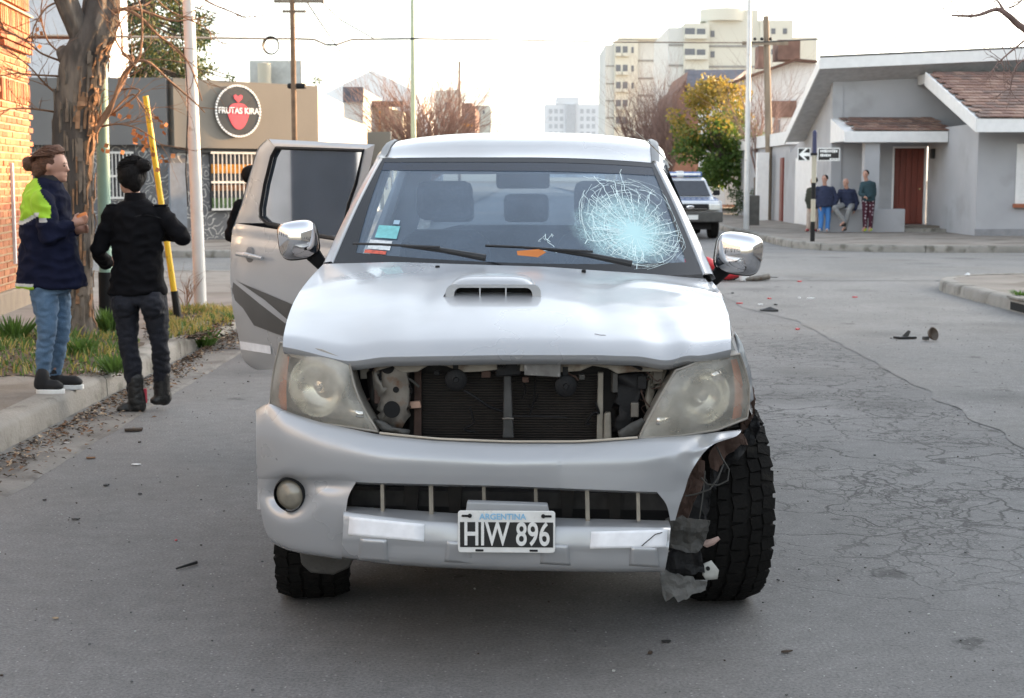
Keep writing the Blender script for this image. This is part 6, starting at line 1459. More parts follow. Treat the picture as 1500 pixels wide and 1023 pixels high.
# wires
def wire_between(name, label, pts, r, sag=0):
    P = []
    for a, b in zip(pts, pts[1:]):
        for k in range(12): t = k / 12; p = a.lerp(b, t); p.z -= sag * 4 * t * (1 - t); P.append(p)
    P.append(pts[-1]); o = MB().tube(P, r, 5).build(name, m_wire, None, smooth=60); tag(o, label, 'cable'); return o
wy = 34.0
wire_between('overhead_cable', 'dark cable crossing the street from the left to the thick green pole', [A(-60, 52, 20), A(180, 54, 24), A(392, 57, 30), A(432, 57, 31), A(460, 58, 31.5), A(478, 66, 32), A(492, 66, 32), A(515, 58, 33), A(560, 57.5, wy), A(612, 57, wy), A(760, 59, 42), A(900, 62, 48), A(1096, 63, 52), A(1190, 58, 50), A(1330, 55, 48)], .022)
cw = empty('cable_coil', A(397, 67, 30), label='round coil of spare cable hanging on the wire left of the rusty pole', cat='cable coil')
for k in range(5): MB().tube([((.165 - .006 * k) * math.cos(a), .02 * k - .04, (.175 - .005 * k) * math.sin(a)) for a in [2 * math.pi * j / 24 for j in range(25)]], .010, 5, False).build('cable_loop', m_wire, cw, smooth=60)
wire_between('overhead_cable', 'thin cable sloping from the rusty pole crossbar down to the right', [A(445, -4, 31.5), A(462, 22, 34), A(500, 78, 50), A(560, 118, 70)], .018)
wire_between('overhead_cable', 'faint upper cable sloping from the top edge toward the green pole', [A(452, -14, 31.5), A(500, 30, 35), A(548, 57, 34)], .014)
wire_between('overhead_cable', 'lower dark cable on the far left in front of the pale grey building', [A(-30, 54, 18), A(110, 56, 17)], .016)
# ================================================================ TREES
m_bark = M('bark', (.072, .060, .052), .95, var=.35, sc_=9, aniso=.25, bump=1.0, bs=28, c2=(.19, .155, .125), c2s=6, c2t=.5); m_twig = M('twig_brown', (.22, .12, .07), .85, var=.2); m_twig2 = M('twig_grey_brown', (.20, .13, .11), .9, var=.2)
TY0 = G(112, 492, .15).y; TO_ = Vector((G(112, 492, .15).x, TY0, .15)); tree = empty('street_tree', TO_, label='old plane tree with thick flaking trunk and bare shoots on the left pavement', cat='tree')
def T_(px, py, dy=0): return A(px, py, TY0 + dy) - TO_
def limb(rings, n=36, amp=.05):
    rows = []; sub = []
    for (a, b) in zip(rings, rings[1:]):
        for k in range(6): t = k / 6; sub.append(tuple(lerp(a[i], b[i], t) for i in range(4)))
    sub.append(rings[-1])
    for cx_, cy_, hw, dy in sub:
        c = T_(cx_, cy_, dy); r = hw / 158; row = []
        for k in range(n):
            a = 2 * math.pi * k / n; q = Vector((math.cos(a), math.sin(a), 0)); p = c + q * r
            d = amp * (noise.noise(Vector((q.x * 2.2, q.y * 2.2, c.z * 1.1 + 3))) + .5 * noise.noise(Vector((q.x * 6, q.y * 6, c.z * 2.2))) + .35 * abs(noise.noise(Vector((q.x * 11, q.y * 11, c.z * 5)))))
            row.append(p + q * d)
        rows.append(row)
    return rows
mb = MB()
R1 = limb([(113, 500, 36, 0), (113, 488, 29, 0), (112, 470, 24, 0), (112, 430, 21, 0), (111, 380, 22, 0), (111, 300, 26, 0), (110, 230, 27, 0), (112, 170, 28, 0), (115, 130, 29, 0), (119, 100, 30, 0), (126, 72, 31, 0), (137, 45, 27, .02), (146, 20, 22, .05), (150, -10, 20, .1), (152, -60, 18, .2), (156, -180, 14, .4)])
mb.grid(R1, True); mb.add(R1[-1], [tuple(range(36))])
R2 = limb([(130, 78, 22, -.02), (118, 52, 17, -.05), (106, 26, 15, -.1), (96, 0, 15, -.15), (88, -30, 14, -.2), (70, -120, 10, -.3)], amp=.02); mb.grid(R2, True); mb.add(R2[-1], [tuple(range(36))])
for c_, r_ in ((T_(101, 84, -.06), .10), (T_(94, 78, -.02), .07)):
    mb.sphere(c_, r_, 14, 10)
mb.build('trunk', m_bark, tree, smooth=70)
mb = MB(); rr = random.Random(8)
for k in range(90):   # loose bark plates
    y = rr.uniform(60, 480); a = rr.uniform(-2.9, .1); i = min(range(len(R1)), key=lambda j: abs(R1[j][0].z - T_(112, y).z)); ang_i = int((a % (2 * math.pi)) / (2 * math.pi) * 36) % 36
    p = R1[i][ang_i]; cc = sum(R1[i], Vector()) / 36; nn = (p - cc).normalized(); h_ = rr.uniform(.04, .26); w_ = rr.uniform(.012, .045)
    t = Vector((-nn.y, nn.x, 0)); q = [p + nn * .012 - t * w_ * .5 + Vector((0, 0, -h_ / 2)), p + nn * .018 + t * w_ * .4 + Vector((0, 0, -h_ / 2 * rr.uniform(.6, 1))), p + nn * .022 + t * w_ * .5 + Vector((0, 0, h_ / 2 * rr.uniform(.5, 1))), p + nn * .010 - t * w_ * .4 + Vector((0, 0, h_ / 2))]
    mb.prism(q, -nn * .02)
mb.build('bark_plate', M('bark_pale', (.17, .135, .105), .9, var=.3, sc_=12, bump=.6, bs=40), tree)['kind'] = 'stuff'
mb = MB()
for k in range(60):   # long peeling strips, orange puts sunlight into the bark's sunny side
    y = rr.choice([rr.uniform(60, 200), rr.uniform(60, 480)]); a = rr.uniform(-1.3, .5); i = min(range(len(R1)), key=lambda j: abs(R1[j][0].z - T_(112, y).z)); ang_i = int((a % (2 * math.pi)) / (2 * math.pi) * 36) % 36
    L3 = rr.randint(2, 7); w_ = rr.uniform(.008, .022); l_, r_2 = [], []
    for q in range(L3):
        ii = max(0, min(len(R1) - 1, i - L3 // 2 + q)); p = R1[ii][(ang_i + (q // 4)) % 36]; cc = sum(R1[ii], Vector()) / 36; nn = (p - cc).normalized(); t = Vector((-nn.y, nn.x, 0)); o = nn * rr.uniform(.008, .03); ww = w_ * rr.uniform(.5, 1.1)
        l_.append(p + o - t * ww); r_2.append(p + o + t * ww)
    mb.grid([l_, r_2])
mb.build('sunlit_peeling_bark', M('bark_sunlit_orange', (.24, .13, .07), .9, var=.35, sc_=14, bump=.6, bs=40), tree, solid=.008, offset=0)['kind'] = 'stuff'
def twig(mb, p, d, ln, r, depth, rnd, droop=0.0, n=5, fork=2, wig=.35):
    P = [p]; rs = [r]; k = 6
    for i in range(k):
        d = (d + Vector((rnd.uniform(-wig, wig), rnd.uniform(-wig, wig), rnd.uniform(-wig, wig) - droop)) * .5).normalized(); p = p + d * ln / k; P.append(p); rs.append(r * (1 - .75 * (i + 1) / k))
    mb.tube(P, rs, n, False)
    if depth > 0:
        for _ in range(fork + (rnd.random() < .5)):
            i = rnd.randint(2, k); nd_ = (d + Vector((rnd.uniform(-1, 1), rnd.uniform(-1, 1), rnd.uniform(-.5, .9))) * .8).normalized(); twig(mb, P[i], nd_, ln * rnd.uniform(.45, .75), rs[i] * .8 + .001, depth - 1, rnd, droop, n, fork, wig)
def curve(mb, pts, r):
    V = [T_(*p) for p in pts]; P = []; n = len(V) - 1
    for i in range(n * 5 + 1): P.append(Vector(cr([tuple(v) for v in V], i / 5)))
    mb.tube(P, [r * (1 - .8 * i / (n * 5)) + .002 for i in range(n * 5 + 1)], 6, False); return P
shoots = [[(140, 190, -.1), (160, 165, -.1), (180, 110, -.15), (203, 85, -.2), (208, 50, -.2), (206, 10, -.2), (190, -30, -.2)], [(140, 195, -.1), (165, 150, -.1), (190, 100, -.1), (215, 90, -.1), (250, 120, 0), (285, 150, .1), (300, 165, .1)],
    [(142, 185, 0), (158, 160, 0), (178, 125, .1), (195, 85, .1), (180, 80, .1), (178, 45, 0), (168, 28, 0)], [(160, 18, 0), (182, 14, 0), (205, 25, 0), (230, 50, .1), (262, 75, .2), (280, 100, .2), (296, 148, .2)],
    [(160, 20, 0), (190, 12, 0), (215, 18, .1), (250, 30, .2), (272, 30, .3)], [(140, 188, 0), (172, 182, -.1), (205, 190, -.2), (240, 215, -.2)], [(142, 180, 0), (175, 160, 0), (205, 133, 0), (175, 132, 0), (168, 150, 0)],
    [(150, 180, 0), (190, 140, .1), (205, 150, .1), (220, 175, .1)], [(200, 100, -.2), (170, 60, -.2), (175, 30, -.2), (165, 20, -.2)], [(90, 90, 0), (60, 78, -.2), (40, 62, -.3), (0, 40, -.5)], [(88, 112, 0), (50, 110, -.2), (20, 108, -.4), (-20, 116, -.5)], [(86, 140, 0), (65, 122, -.1), (40, 95, -.3), (5, 70, -.4)],
    [(85, 165, 0), (50, 160, -.2), (15, 160, -.4), (-20, 170, -.5)], [(100, 0, 0), (70, 10, -.2), (50, 40, -.3), (46, 70, -.3)], [(92, 80, 0), (70, 60, 0), (60, 20, 0), (66, -20, 0)], [(250, -40, .4), (300, 0, .5), (340, 18, .6), (360, 28, .6)], [(160, -30, .2), (200, -40, .3), (240, 10, .4), (300, 40, .5), (310, 60, .5)]]
mb = MB(); bm2 = MB(); rr = random.Random(15)
for i, s_ in enumerate(shoots):
    P = curve(mb, s_, .018 if i < 5 else .009)
    for _ in range(7): j = rr.randint(len(P) // 4, len(P) - 2); twig(bm2, P[j], ((P[j + 1] - P[j]).normalized() + Vector((rr.uniform(-.8, .8), rr.uniform(-.6, .6), rr.uniform(-.2, .9)))).normalized(), rr.uniform(.18, .5), .0045, 1, rr)
mb.build('branch', m_twig, tree, smooth=60); bm2.build('twigs', m_twig, tree)['kind'] = 'stuff'
# a few dead leaves hanging on the shoots
mb = MB(); rr = random.Random(3)
for (x, y, n_) in ((180, 165, 5), (230, 180, 5), (205, 205, 12), (240, 240, 5), (165, 215, 4), (215, 215, 8), (60, 30, 3), (50, 60, 3)):
    for _ in range(n_):
        p = T_(x + rr.uniform(-12, 12), y + rr.uniform(-12, 12), rr.uniform(-.2, .1)); a = Vector((rr.uniform(-1, 1), rr.uniform(-1, 1), rr.uniform(-1, 1))).normalized() * .03; b = a.cross(Vector((rr.uniform(-1, 1), 1, .3))).normalized() * .025; mb.add([p, p + a + b, p + a * 2, p + a - b], [(0, 1, 2, 3)])
mb.build('dead_leaves', M('dead_leaf', (.45, .17, .06), .8, var=.3), tree)['kind'] = 'stuff'
def bare_tree(name, label, px, py, Y, w, h, seed, n, mat, r=.06, up=.9, tz=None, tw=.012):
    b = A(px, py, Y); b.z = .15; e = empty(name, b, label=label, cat='tree'); rnd = random.Random(seed); th_ = h * .30
    MB().tube([(0, 0, -.1), (.05, 0, th_ * .6), (0, 0, th_)], [r * 1.7, r * 1.3, r], 10).build('trunk', m_bark, e, smooth=60)
    mb = MB()
    for k in range(n):
        a = rnd.uniform(0, 2 * math.pi); t = rnd.random() ** .5; d = Vector((math.cos(a) * t * w / h * 1.1, math.sin(a) * t * w / h * 1.1, up)).normalized(); twig(mb, Vector((0, 0, th_ * rnd.uniform(.8, 1))), d, h * .62 * rnd.uniform(.75, 1.1), tw * 2.2, 2, rnd, -.05, 4, 3, .28)
    mb.build('twigs', mat, e)['kind'] = 'stuff'; return e
bare_tree('bare_tree', 'bare reddish brown tree with a dense fan of twigs behind the thick green pole', 626, 250, 60, 4.6, 5.2, 5, 90, M('twig_red', (.34, .21, .16), .9, var=.2), .12, .75, tw=.022)
bare_tree('bare_tree', 'leafless grey brown tree in front of the cream apartment block', 945, 262, 72, 2.3, 5.4, 9, 60, m_twig2, .14, .8, tw=.016)
bare_tree('bare_tree', 'second leafless grey brown tree close to the brick slate roofed house', 978, 262, 66, 1.5, 4.8, 14, 34, m_twig2, .12, .8, tw=.014)
bare_tree('bare_tree', 'sparse bare tree between the slim white pole and the wooden pole', 1108, 318, 57, 1.5, 5.0, 19, 20, m_twig2, .13, .85)
# overhanging branch at the top right from a tree off to the right
tb = empty('bare_tree', (5.2, 10.5, .15), label='bare branch of a street tree reaching in at the top right corner', cat='tree')
def TB(px, py, Y): return A(px, py, Y) - Vector((5.2, 10.5, .15))
MB().tube([(0, 0, 0), (.05, 0, 1.5), (0, 0, 3.2)], [.14, .11, .08], 12).build('trunk', m_bark, tb, smooth=60)
mb = MB(); rr = random.Random(2)
for pts, r_ in (([Vector((0, 0, 2.2)), TB(1560, 70, 10.5), TB(1500, 42, 10.4), TB(1478, 24, 10.3), TB(1460, 14, 10.3), TB(1430, 23, 10.2), TB(1394, 23, 10.2)], .03), ([TB(1470, 15, 10.3), TB(1460, 0, 10.3), TB(1440, -20, 10.3)], .008), ([TB(1478, 12, 10.3), TB(1492, 5, 10.3), TB(1510, -10, 10.3)], .006), ([TB(1500, 60, 10.4), TB(1478, 78, 10.3), TB(1462, 92, 10.3)], .006), ([TB(1520, 80, 10.4), TB(1490, 95, 10.3), TB(1480, 130, 10.3)], .006)):
    P = [Vector(cr([tuple(v) for v in pts], i / 5)) for i in range((len(pts) - 1) * 5 + 1)]; n_ = len(P); mb.tube(P, [r_ * (1 - .85 * i / n_) + .002 for i in range(n_)], 6, False)
    for _ in range(8): j = rr.randint(n_ // 2, n_ - 1); twig(mb, P[j], Vector((rr.uniform(-1, .5), 0, rr.uniform(-.7, 1))).normalized(), rr.uniform(.08, .25), .003, 1, rr)
mb.build('branch', m_twig2, tb, smooth=60)
# leafy crowns
def leafmat(name, c, tr=.35):
    m = M(name, c, .6, var=.35, sc_=2.5); L = m.node_tree.links; b = m.node_tree.nodes['Principled BSDF']; out = m.node_tree.nodes['Material Output']
    t = nd(m, 'ShaderNodeBsdfTranslucent'); t.inputs[0].default_value = (*[min(1, k * 1.6) for k in c], 1); x = nd(m, 'ShaderNodeMixShader'); x.inputs[0].default_value = tr; L.new(b.outputs[0], x.inputs[1]); L.new(t.outputs[0], x.inputs[2]); L.new(x.outputs[0], out.inputs[0]); return m
def crown(e, name, clumps, nleaf, size, mats, pick, seed, droop=0):
    rnd = random.Random(seed); mb = MB()
    for c, r in clumps:
        c = Vector(c)
        for _ in range(int(nleaf * r ** 2)):
            d = Vector((rnd.gauss(0, 1), rnd.gauss(0, 1), rnd.gauss(0, 1))).normalized() * r * rnd.uniform(.45, 1.08); d.z *= .85; p = c + d
            a = Vector((rnd.gauss(0, 1), rnd.gauss(0, 1), rnd.gauss(0, 1) - droop)).normalized() * size * rnd.uniform(.6, 1.3); b = a.cross(Vector((rnd.gauss(0, 1), rnd.gauss(0, 1), rnd.gauss(0, 1)))).normalized() * size * .55
            mb.cur = pick(p, rnd); mb.add([p, p + a * .5 + b, p + a, p + a * .5 - b], [(0, 1, 2, 3)])
    o = mb.build(name, mats, e); o['kind'] = 'stuff'; return o
gy = A(1090, 300, 62); gy.z = .15; gt = empty('autumn_tree', gy, label='round green autumn tree, its yellow top partly painted sunlight, behind the slim white pole', cat='tree')
rr = random.Random(31); GC = A(1053, 197, 62) - gy; cl = []
for k in range(110):
    a = rr.uniform(0, 2 * math.pi); rad = rr.uniform(.2, 2.1); zz = rr.uniform(-2.0, 2.0); w_ = math.sqrt(max(.1, 1 - (zz / 2.1) ** 2)); cl.append((GC + Vector((math.cos(a) * rad * w_, math.sin(a) * rad * w_, zz)), rr.uniform(.32, .60)))
MB().tube([(0, 0, -.1), (-.2, 0, 1.2), tuple(GC + Vector((.2, 0, -1.6))), tuple(GC)], [.16, .13, .10, .05], 10).build('trunk', m_bark, gt, smooth=60)
mb = MB()
for c, r in cl[:26]: mb.tube([GC + Vector((.1, 0, -1.2)), (GC + c) / 2 + Vector((0, 0, -.2)), c], [.05, .03, .012], 5, False)
mb.build('branch', m_bark, gt)
def pk(p, rnd):
    h = (p.z - GC.z) / 1.9 - (p.x - GC.x) * .15 + rnd.gauss(0, .32)  # autumn yellow gathered up and left, putting sunlight into leaf colour
    return 1 if h > .45 else (2 if h > .1 else 0)
crown(gt, 'crown', cl, 430, .13, [leafmat('leaf_green', (.065, .12, .022)), leafmat('leaf_sunlit_yellow', (.27, .20, .04), .35), leafmat('leaf_olive', (.15, .16, .03))], pk, 5)
# conifer behind the fruit shop
cy_ = A(225, 250, 52); cy_.z = .15; cf = empty('conifer_tree', cy_, label='dark green conifer rising behind the fruit shop, left of the white pole', cat='tree')
MB().tube([(0, 0, -.1), (0, 0, 8), (0, 0, 13)], [.3, .2, .05], 10).build('trunk', m_bark, cf, smooth=60)
rr = random.Random(17); cl = []; mb = MB()
for k in range(190):
    z = rr.uniform(3.4, 12.5); R_ = (14.5 - z) * .34; a = rr.uniform(0, 2 * math.pi); q = rr.uniform(.35, 1); tip = Vector((math.cos(a) * R_, math.sin(a) * R_, z - .3 * R_)); mb.tube([(0, 0, z), tuple(tip)], [.05, .015], 4, False); cl.append((tip * q + Vector((0, 0, z * (1 - q))), rr.uniform(.30, .55)))
mb.build('branch', m_bark, cf); crown(cf, 'crown', cl, 850, .10, [leafmat('needle_dark', (.035, .065, .022), .15), leafmat('needle_sunlit', (.12, .12, .03), .2)], lambda p, rnd: 1 if rnd.random() < .38 else 0, 6, .8)  # share of gold needles puts warm sunlight into the crown colour
e = empty('shrub', G(1092, 318, .15), label='dark green rounded hedge shrub at the foot of the slim white pole', cat='shrub')
cl = [((rr.uniform(-.55, .55), rr.uniform(-.3, .3), rr.uniform(.2, .95)), rr.uniform(.22, .35)) for _ in range(22)]; crown(e, 'foliage', cl, 900, .06, [leafmat('leaf_hedge', (.04, .075, .03), .2)], lambda p, r: 0, 8); MB().tube([(0, 0, -.05), (0, 0, .5)], [.05, .03], 6).build('stem', m_bark, e)
for i, (x, y, Yp) in enumerate(((232, 112, 34.9), (336, 114, 35.6), (462, 117, 38.2))):
    p = A(x, y + 4, Yp + .3); e = empty('rooftop_weed', p, label=['tuft of weeds at the left of the shop parapet, above the dark wall', 'dark tuft of weeds on the parapet above the round sign', 'weed tuft on the parapet corner by the rusty pole'][i], cat='plant'); crown(e, 'foliage', [((0, 0, .05), .14), ((.12, 0, .02), .09)], 2500, .05, [bpy.data.materials['needle_dark']], lambda p, r: 0, i); MB().tube([(0, 0, -.05), (0, 0, .08)], .01, 5).build('stem', m_bark, e)
# ================================================================ GRASS AND LITTER
m_gr = leafmat('grass_blade', (.075, .14, .028), .3); m_gr2 = leafmat('grass_dry', (.30, .24, .07), .3); m_soil = M('soil', (.085, .06, .04), .95, var=.35, sc_=5, bump=.8, bs=30)
def patch_soil(name, pts):
    rows = []; bm = bmesh.new(); vs = [bm.verts.new((p.x, p.y, .156)) for p in pts]; bm.faces.new(vs); me = bpy.data.meshes.new(name); bm.to_mesh(me); bm.free(); me.materials.append(m_soil); o = link_mesh(name, me); o['kind'] = 'structure'
def wob(pts, n=10, a=.12):
    out = []
    for p, q in zip(pts, pts[1:] + pts[:1]):
        for k in range(n): t = k / n; r = p.lerp(q, t); out.append(Vector((r.x + noise.noise(r * 3) * a, r.y + noise.noise(r * 3 + Vector((9, 0, 0))) * a * 2, 0)))
    return out
gp1 = [G(0, 552, .15), G(60, 552, .15), G(150, 550, .15), G(196, 533, .15), G(205, 500, .15), G(160, 482, .15), G(60, 482, .15), G(0, 490, .15), G(-60, 500, .15), G(-80, 552, .15)]
gp2 = [G(240, 500, .15), G(300, 488, .15), G(338, 478, .15), G(342, 455, .15), G(290, 452, .15), G(245, 460, .15), G(235, 480, .15)]
patch_soil('soil_bed', wob(gp1)); patch_soil('soil_bed', wob(gp2))
def inpoly(x, y, P):
    c = False; j = len(P) - 1
    for i in range(len(P)):
        if (P[i].y > y) != (P[j].y > y) and x < (P[j].x - P[i].x) * (y - P[i].y) / (P[j].y - P[i].y) + P[i].x: c = not c
        j = i
    return c
def grass(name, P, n, h, dens, seed, label, dry=.25):
    rnd = random.Random(seed); mb = MB(); x0 = min(p.x for p in P); x1 = max(p.x for p in P); y0 = min(p.y for p in P); y1 = max(p.y for p in P); k = 0
    while k < n:
        x, y = rnd.uniform(x0, x1), rnd.uniform(y0, y1)
        dd = noise.noise(Vector((x * 1.9, y * 1.6, seed)))
        if not inpoly(x, y, P) or dd + .25 < rnd.uniform(-.3, .6) * dens: k += .2; continue
        k += 1; hh = h * rnd.uniform(.3, 1.1) * (1 + dd); a = rnd.uniform(0, 2 * math.pi); w = rnd.uniform(.004, .009); l = Vector((rnd.uniform(-1, 1), rnd.uniform(-1, 1), 0)) * hh * .6
        s_ = Vector((math.cos(a), math.sin(a), 0)) * w; p = Vector((x, y, .155)); mb.cur = 1 if rnd.random() < dry else 0
        mb.add([p - s_, p + s_, p + l * .4 + Vector((0, 0, hh * .6)) + s_ * .8, p + l * .4 + Vector((0, 0, hh * .6)) - s_ * .8, p + l + Vector((0, 0, hh))], [(0, 1, 2, 3), (3, 2, 4)])
    o = mb.build(name, [m_gr, m_gr2], None); tag(o, label, 'grass', kind='stuff')
grass('grass', gp1, 3600, .085, 3.2, 1, 'green weeds and grass around the foot of the tree', .34)
grass('grass', gp2, 2200, .08, 1.2, 2, 'thin dry grass in the soil bed by the white pole', .7)
def weed(px, py, label, n, h, seed, z=.0):
    p = G(px, py, z); e = empty('weed', p, label=label, cat='weed'); rnd = random.Random(seed); mb = MB()
    for k in range(n):
        a = rnd.uniform(0, 2 * math.pi); r = rnd.uniform(.02, .16); q = Vector((math.cos(a) * r * .5, math.sin(a) * r * .5, 0)); t = Vector((math.cos(a) * r * 1.6, math.sin(a) * r * 1.6, h * rnd.uniform(.4, 1))); s_ = Vector((-math.sin(a), math.cos(a), 0)) * .014; m_ = q.lerp(t, .5) + Vector((0, 0, .02)); mb.add([q, m_ - s_, t, m_ + s_], [(0, 1, 2, 3)])
    mb.build('leaves', m_gr, e)['kind'] = 'stuff'; MB().tube([(0, 0, -.01), (0, 0, h * .5)], .006, 5).build('stem', m_gr, e)
weed(298, 510, 'green weed growing in the gutter against the left kerb', 110, .20, 1); weed(160, 488, 'bushy weed on the soil right of the tree trunk', 130, .26, 2, .15); weed(170, 548, 'weed hanging over the kerb edge beside the woman in black', 70, .16, 3, .15); weed(345, 470, 'small weed on the kerb by the open truck door', 40, .12, 4, .15); weed(1495, 436, 'weed tuft behind the storm drain on the right pavement', 60, .10, 5, .15); weed(20, 500, 'tall leafy weed at the left edge beside the brick house', 120, .24, 6, .15); weed(118, 520, 'low clump of weeds in front of the tree', 90, .16, 7, .15)
# thin dead bush by the white pole
p = G(273, 455, .15); e = empty('dead_bush', p, label='thin leafless bush at the foot of the white pole', cat='plant'); mb = MB(); rr = random.Random(5)
for k in range(7): twig(mb, Vector((0, 0, 0)), Vector((rr.uniform(-.4, .4), rr.uniform(-.3, .3), 1)).normalized(), .38, .006, 1, rr)
mb.build('twigs', m_twig, e)
# leaf litter in the gutter and on the soil
m_lf = [M('litter_brown', (.16, .085, .045), .9, var=.4, sc_=20), M('litter_dark', (.05, .035, .025), .9, var=.3, sc_=20), M('litter_pale', (.36, .27, .18), .9, var=.3, sc_=20)]
def litter(name, label, fn, n, s0, s1, seed):
    rnd = random.Random(seed); mb = MB()
    for _ in range(n):
        x, y, z = fn(rnd); a = rnd.uniform(0, 6.28); s_ = rnd.uniform(s0, s1); u = Vector((math.cos(a), math.sin(a), rnd.uniform(-.4, .4))) * s_; v = Vector((-math.sin(a), math.cos(a), rnd.uniform(-.4, .4))) * s_ * rnd.uniform(.15, .7); p = Vector((x, y, z + .006 + s_ * .3)); mb.cur = rnd.choice([0, 0, 1, 1, 2]); mb.add([p - u, p - v + Vector((0, 0, s_ * .3)), p + u, p + v + Vector((0, 0, s_ * .2))], [(0, 1, 2, 3)])
    o = mb.build(name, m_lf, None); tag(o, label, 'leaf litter', kind='stuff')
def gut(rnd):
    y = rnd.uniform(5.5, 16.5); w = .10 + .14 * (noise.noise(Vector((0, y * .8, 2))) + .5); return (KX + .03 + abs(rnd.gauss(0, w * .8)), y, .012)
litter('leaf_litter', 'brown dead leaves and dirt lying in the left gutter', gut, 3600, .006, .026, 3)
litter('leaf_litter', 'dead leaves scattered on the soil by the white pole', lambda r: (lambda p: (p.x, p.y, .156))(G(r.uniform(210, 342), r.uniform(452, 500), .15)), 900, .01, .035, 4)
litter('leaf_litter', 'dead leaves scattered around the base of the tree', lambda r: (lambda p: (p.x, p.y, .156))(G(r.uniform(-20, 200), r.uniform(488, 556), .15)), 900, .01, .03, 5)
# crumbs of gravel over the road
def speck(rnd): x = rnd.uniform(-2.6, 5.5); y = rnd.uniform(3.4, 22) ; return (x, y, .004)
rr = random.Random(12); mb = MB()
for _ in range(2200):
    x, y, z = speck(rr); s_ = rr.uniform(.0015, .0045) * (1 if rr.random() < .96 else 1.8); mb.cur = rr.choice([0, 1, 1, 2]); mb.box((x, y, z + s_ * .3), (s_ * 2, s_ * 1.4, s_), rr.uniform(0, 3))
tag(mb.build('road_grit', [m_lf[1], M('grit_grey', (.10, .10, .10), .9), M('grit_pale', (.45, .45, .43), .8)], None), 'tiny stones and grit scattered over the asphalt', 'grit', kind='stuff')
# individual crash debris
m_pr = M('debris_red', (.50, .03, .04), .4); m_pw2 = M('debris_white', (.65, .66, .66), .5); m_pk = M('debris_black', (.02, .02, .02), .5)
def shard(px, py, w, h, mat, label, seed, name='debris_fragment', up=.0, z=.005):
    rnd = random.Random(seed); p = G(px, py, z); s_ = p.y / 2200; tk = .004 if p.y < 9 else .012; a, b = w * s_ / 2 * (.75 if p.y < 8 else 1), max(.010, h * s_ * (1.4 if p.y < 8 else 2.2)); e = MB(); n = 9; pts = []
    for k in range(n): t = 2 * math.pi * k / n; r = rnd.uniform(.6, 1.1); pts.append(Vector((a * r * math.cos(t), b * r * math.sin(t) * .5, 0)))
    c = Vector((0, 0, up * h * s_ + tk)); e.add(pts + [c] + [q + Vector((0, 0, tk + up * abs(noise.noise(q * 20)) * h * s_)) for q in pts], [(k, (k + 1) % n, (k + 1) % n + n + 1, k + n + 1) for k in range(n)] + [(k + n + 1, (k + 1) % n + n + 1, n) for k in range(n)])
    o = e.build(name, mat, None); o.location = p; o.rotation_euler = (0, 0, rnd.uniform(-.3, .3)); tag(o, label, 'debris'); return o
for i, (x, y, w, h, mt, lb) in enumerate([(1128, 456, 28, 10, m_pk, 'crumpled black plastic piece on the road right of the truck mirror'), (1136, 447, 6, 4, m_pk, 'tiny black chip just above the crumpled black piece'), (1114, 447, 8, 4, m_pw2, 'small white chip left of the crumpled black piece'), (1084, 445, 12, 3, m_pr, 'thin red strip nearest the truck fender'), (1171, 413, 9, 5, m_pr, 'small red shard straight right of the fallen motorcycle'), (1252, 436, 12, 4, m_pr, 'red sliver on the road toward the right kerb'), (1168, 483, 7, 5, m_pr, 'red shard on the asphalt seam below the black piece'), (1188, 438, 15, 4, m_pw2, 'flat pale shard in the middle of the debris field'), (1127, 438, 6, 3, m_pr, 'tiny red chip above the white chips'), (1171, 437, 5, 3, m_pw2, 'tiny pale chip left of the flat pale shard'), (1418, 404, 10, 7, m_pw2, 'white scrap of paper at the corner of the near right pavement'), (1057, 433, 4, 3, m_pk, 'black crumb beside the truck fender on the right'), (1073, 430, 4, 3, m_pk, 'black crumb below the fallen motorcycle'), (1130, 407, 22, 4, m_grp, 'grey plastic strip lying right of the fallen motorcycle'),
        (98, 650, 14, 4, m_pw2, 'white paper slip in the left gutter'), (197, 631, 30, 9, m_lf[1], 'flattened dark leaf clump on the road near the woman in black'), (200, 681, 14, 5, m_pw2, 'small crumpled white wrapper on the left lane'), (156, 711, 12, 8, m_pk, 'curled black twig near the left gutter'), (205, 724, 10, 5, m_pk, 'black chip in the left lane below the wrapper'), (111, 761, 18, 6, m_pk, 'dark leaf on the stained patch of the left lane'), (133, 671, 18, 5, m_lf[0], 'brown leaf at the edge of the gutter strip'), (976, 940, 22, 7, m_pk, 'black rubber crumb in front of the truck, right of the plate'), (152 + 1000, 955, 26, 7, m_lf[1], 'dark smudge of dirt at the bottom right of the lane'), (258, 792, 6, 5, m_pr, 'tiny bright red chip in the left lane'), (82, 906, 14, 4, m_lf[2], 'pale dry stalk in the bottom left foreground'), (1140, 850, 8, 5, m_pk, 'black crumb beside the right front tyre'), (295, 799, 6, 4, m_pk, 'tiny black crumb left of the front bumper')]):
    shard(x, y, w, h, mt, lb, i + 40, up=.5 if i in (0, 10) else .15)
p0_, p1_ = G(258, 836), G(288, 828); o = MB().tube([p0_ + Vector((0, 0, .008)), p0_.lerp(p1_, .5) + Vector((0, -.01, .012)), p1_ + Vector((0, 0, .012))], [.004, .006, .008], 6).build('black_twig', m_pk, None); tag(o, 'straight black stick lying in the left lane ahead of the bumper', 'debris')
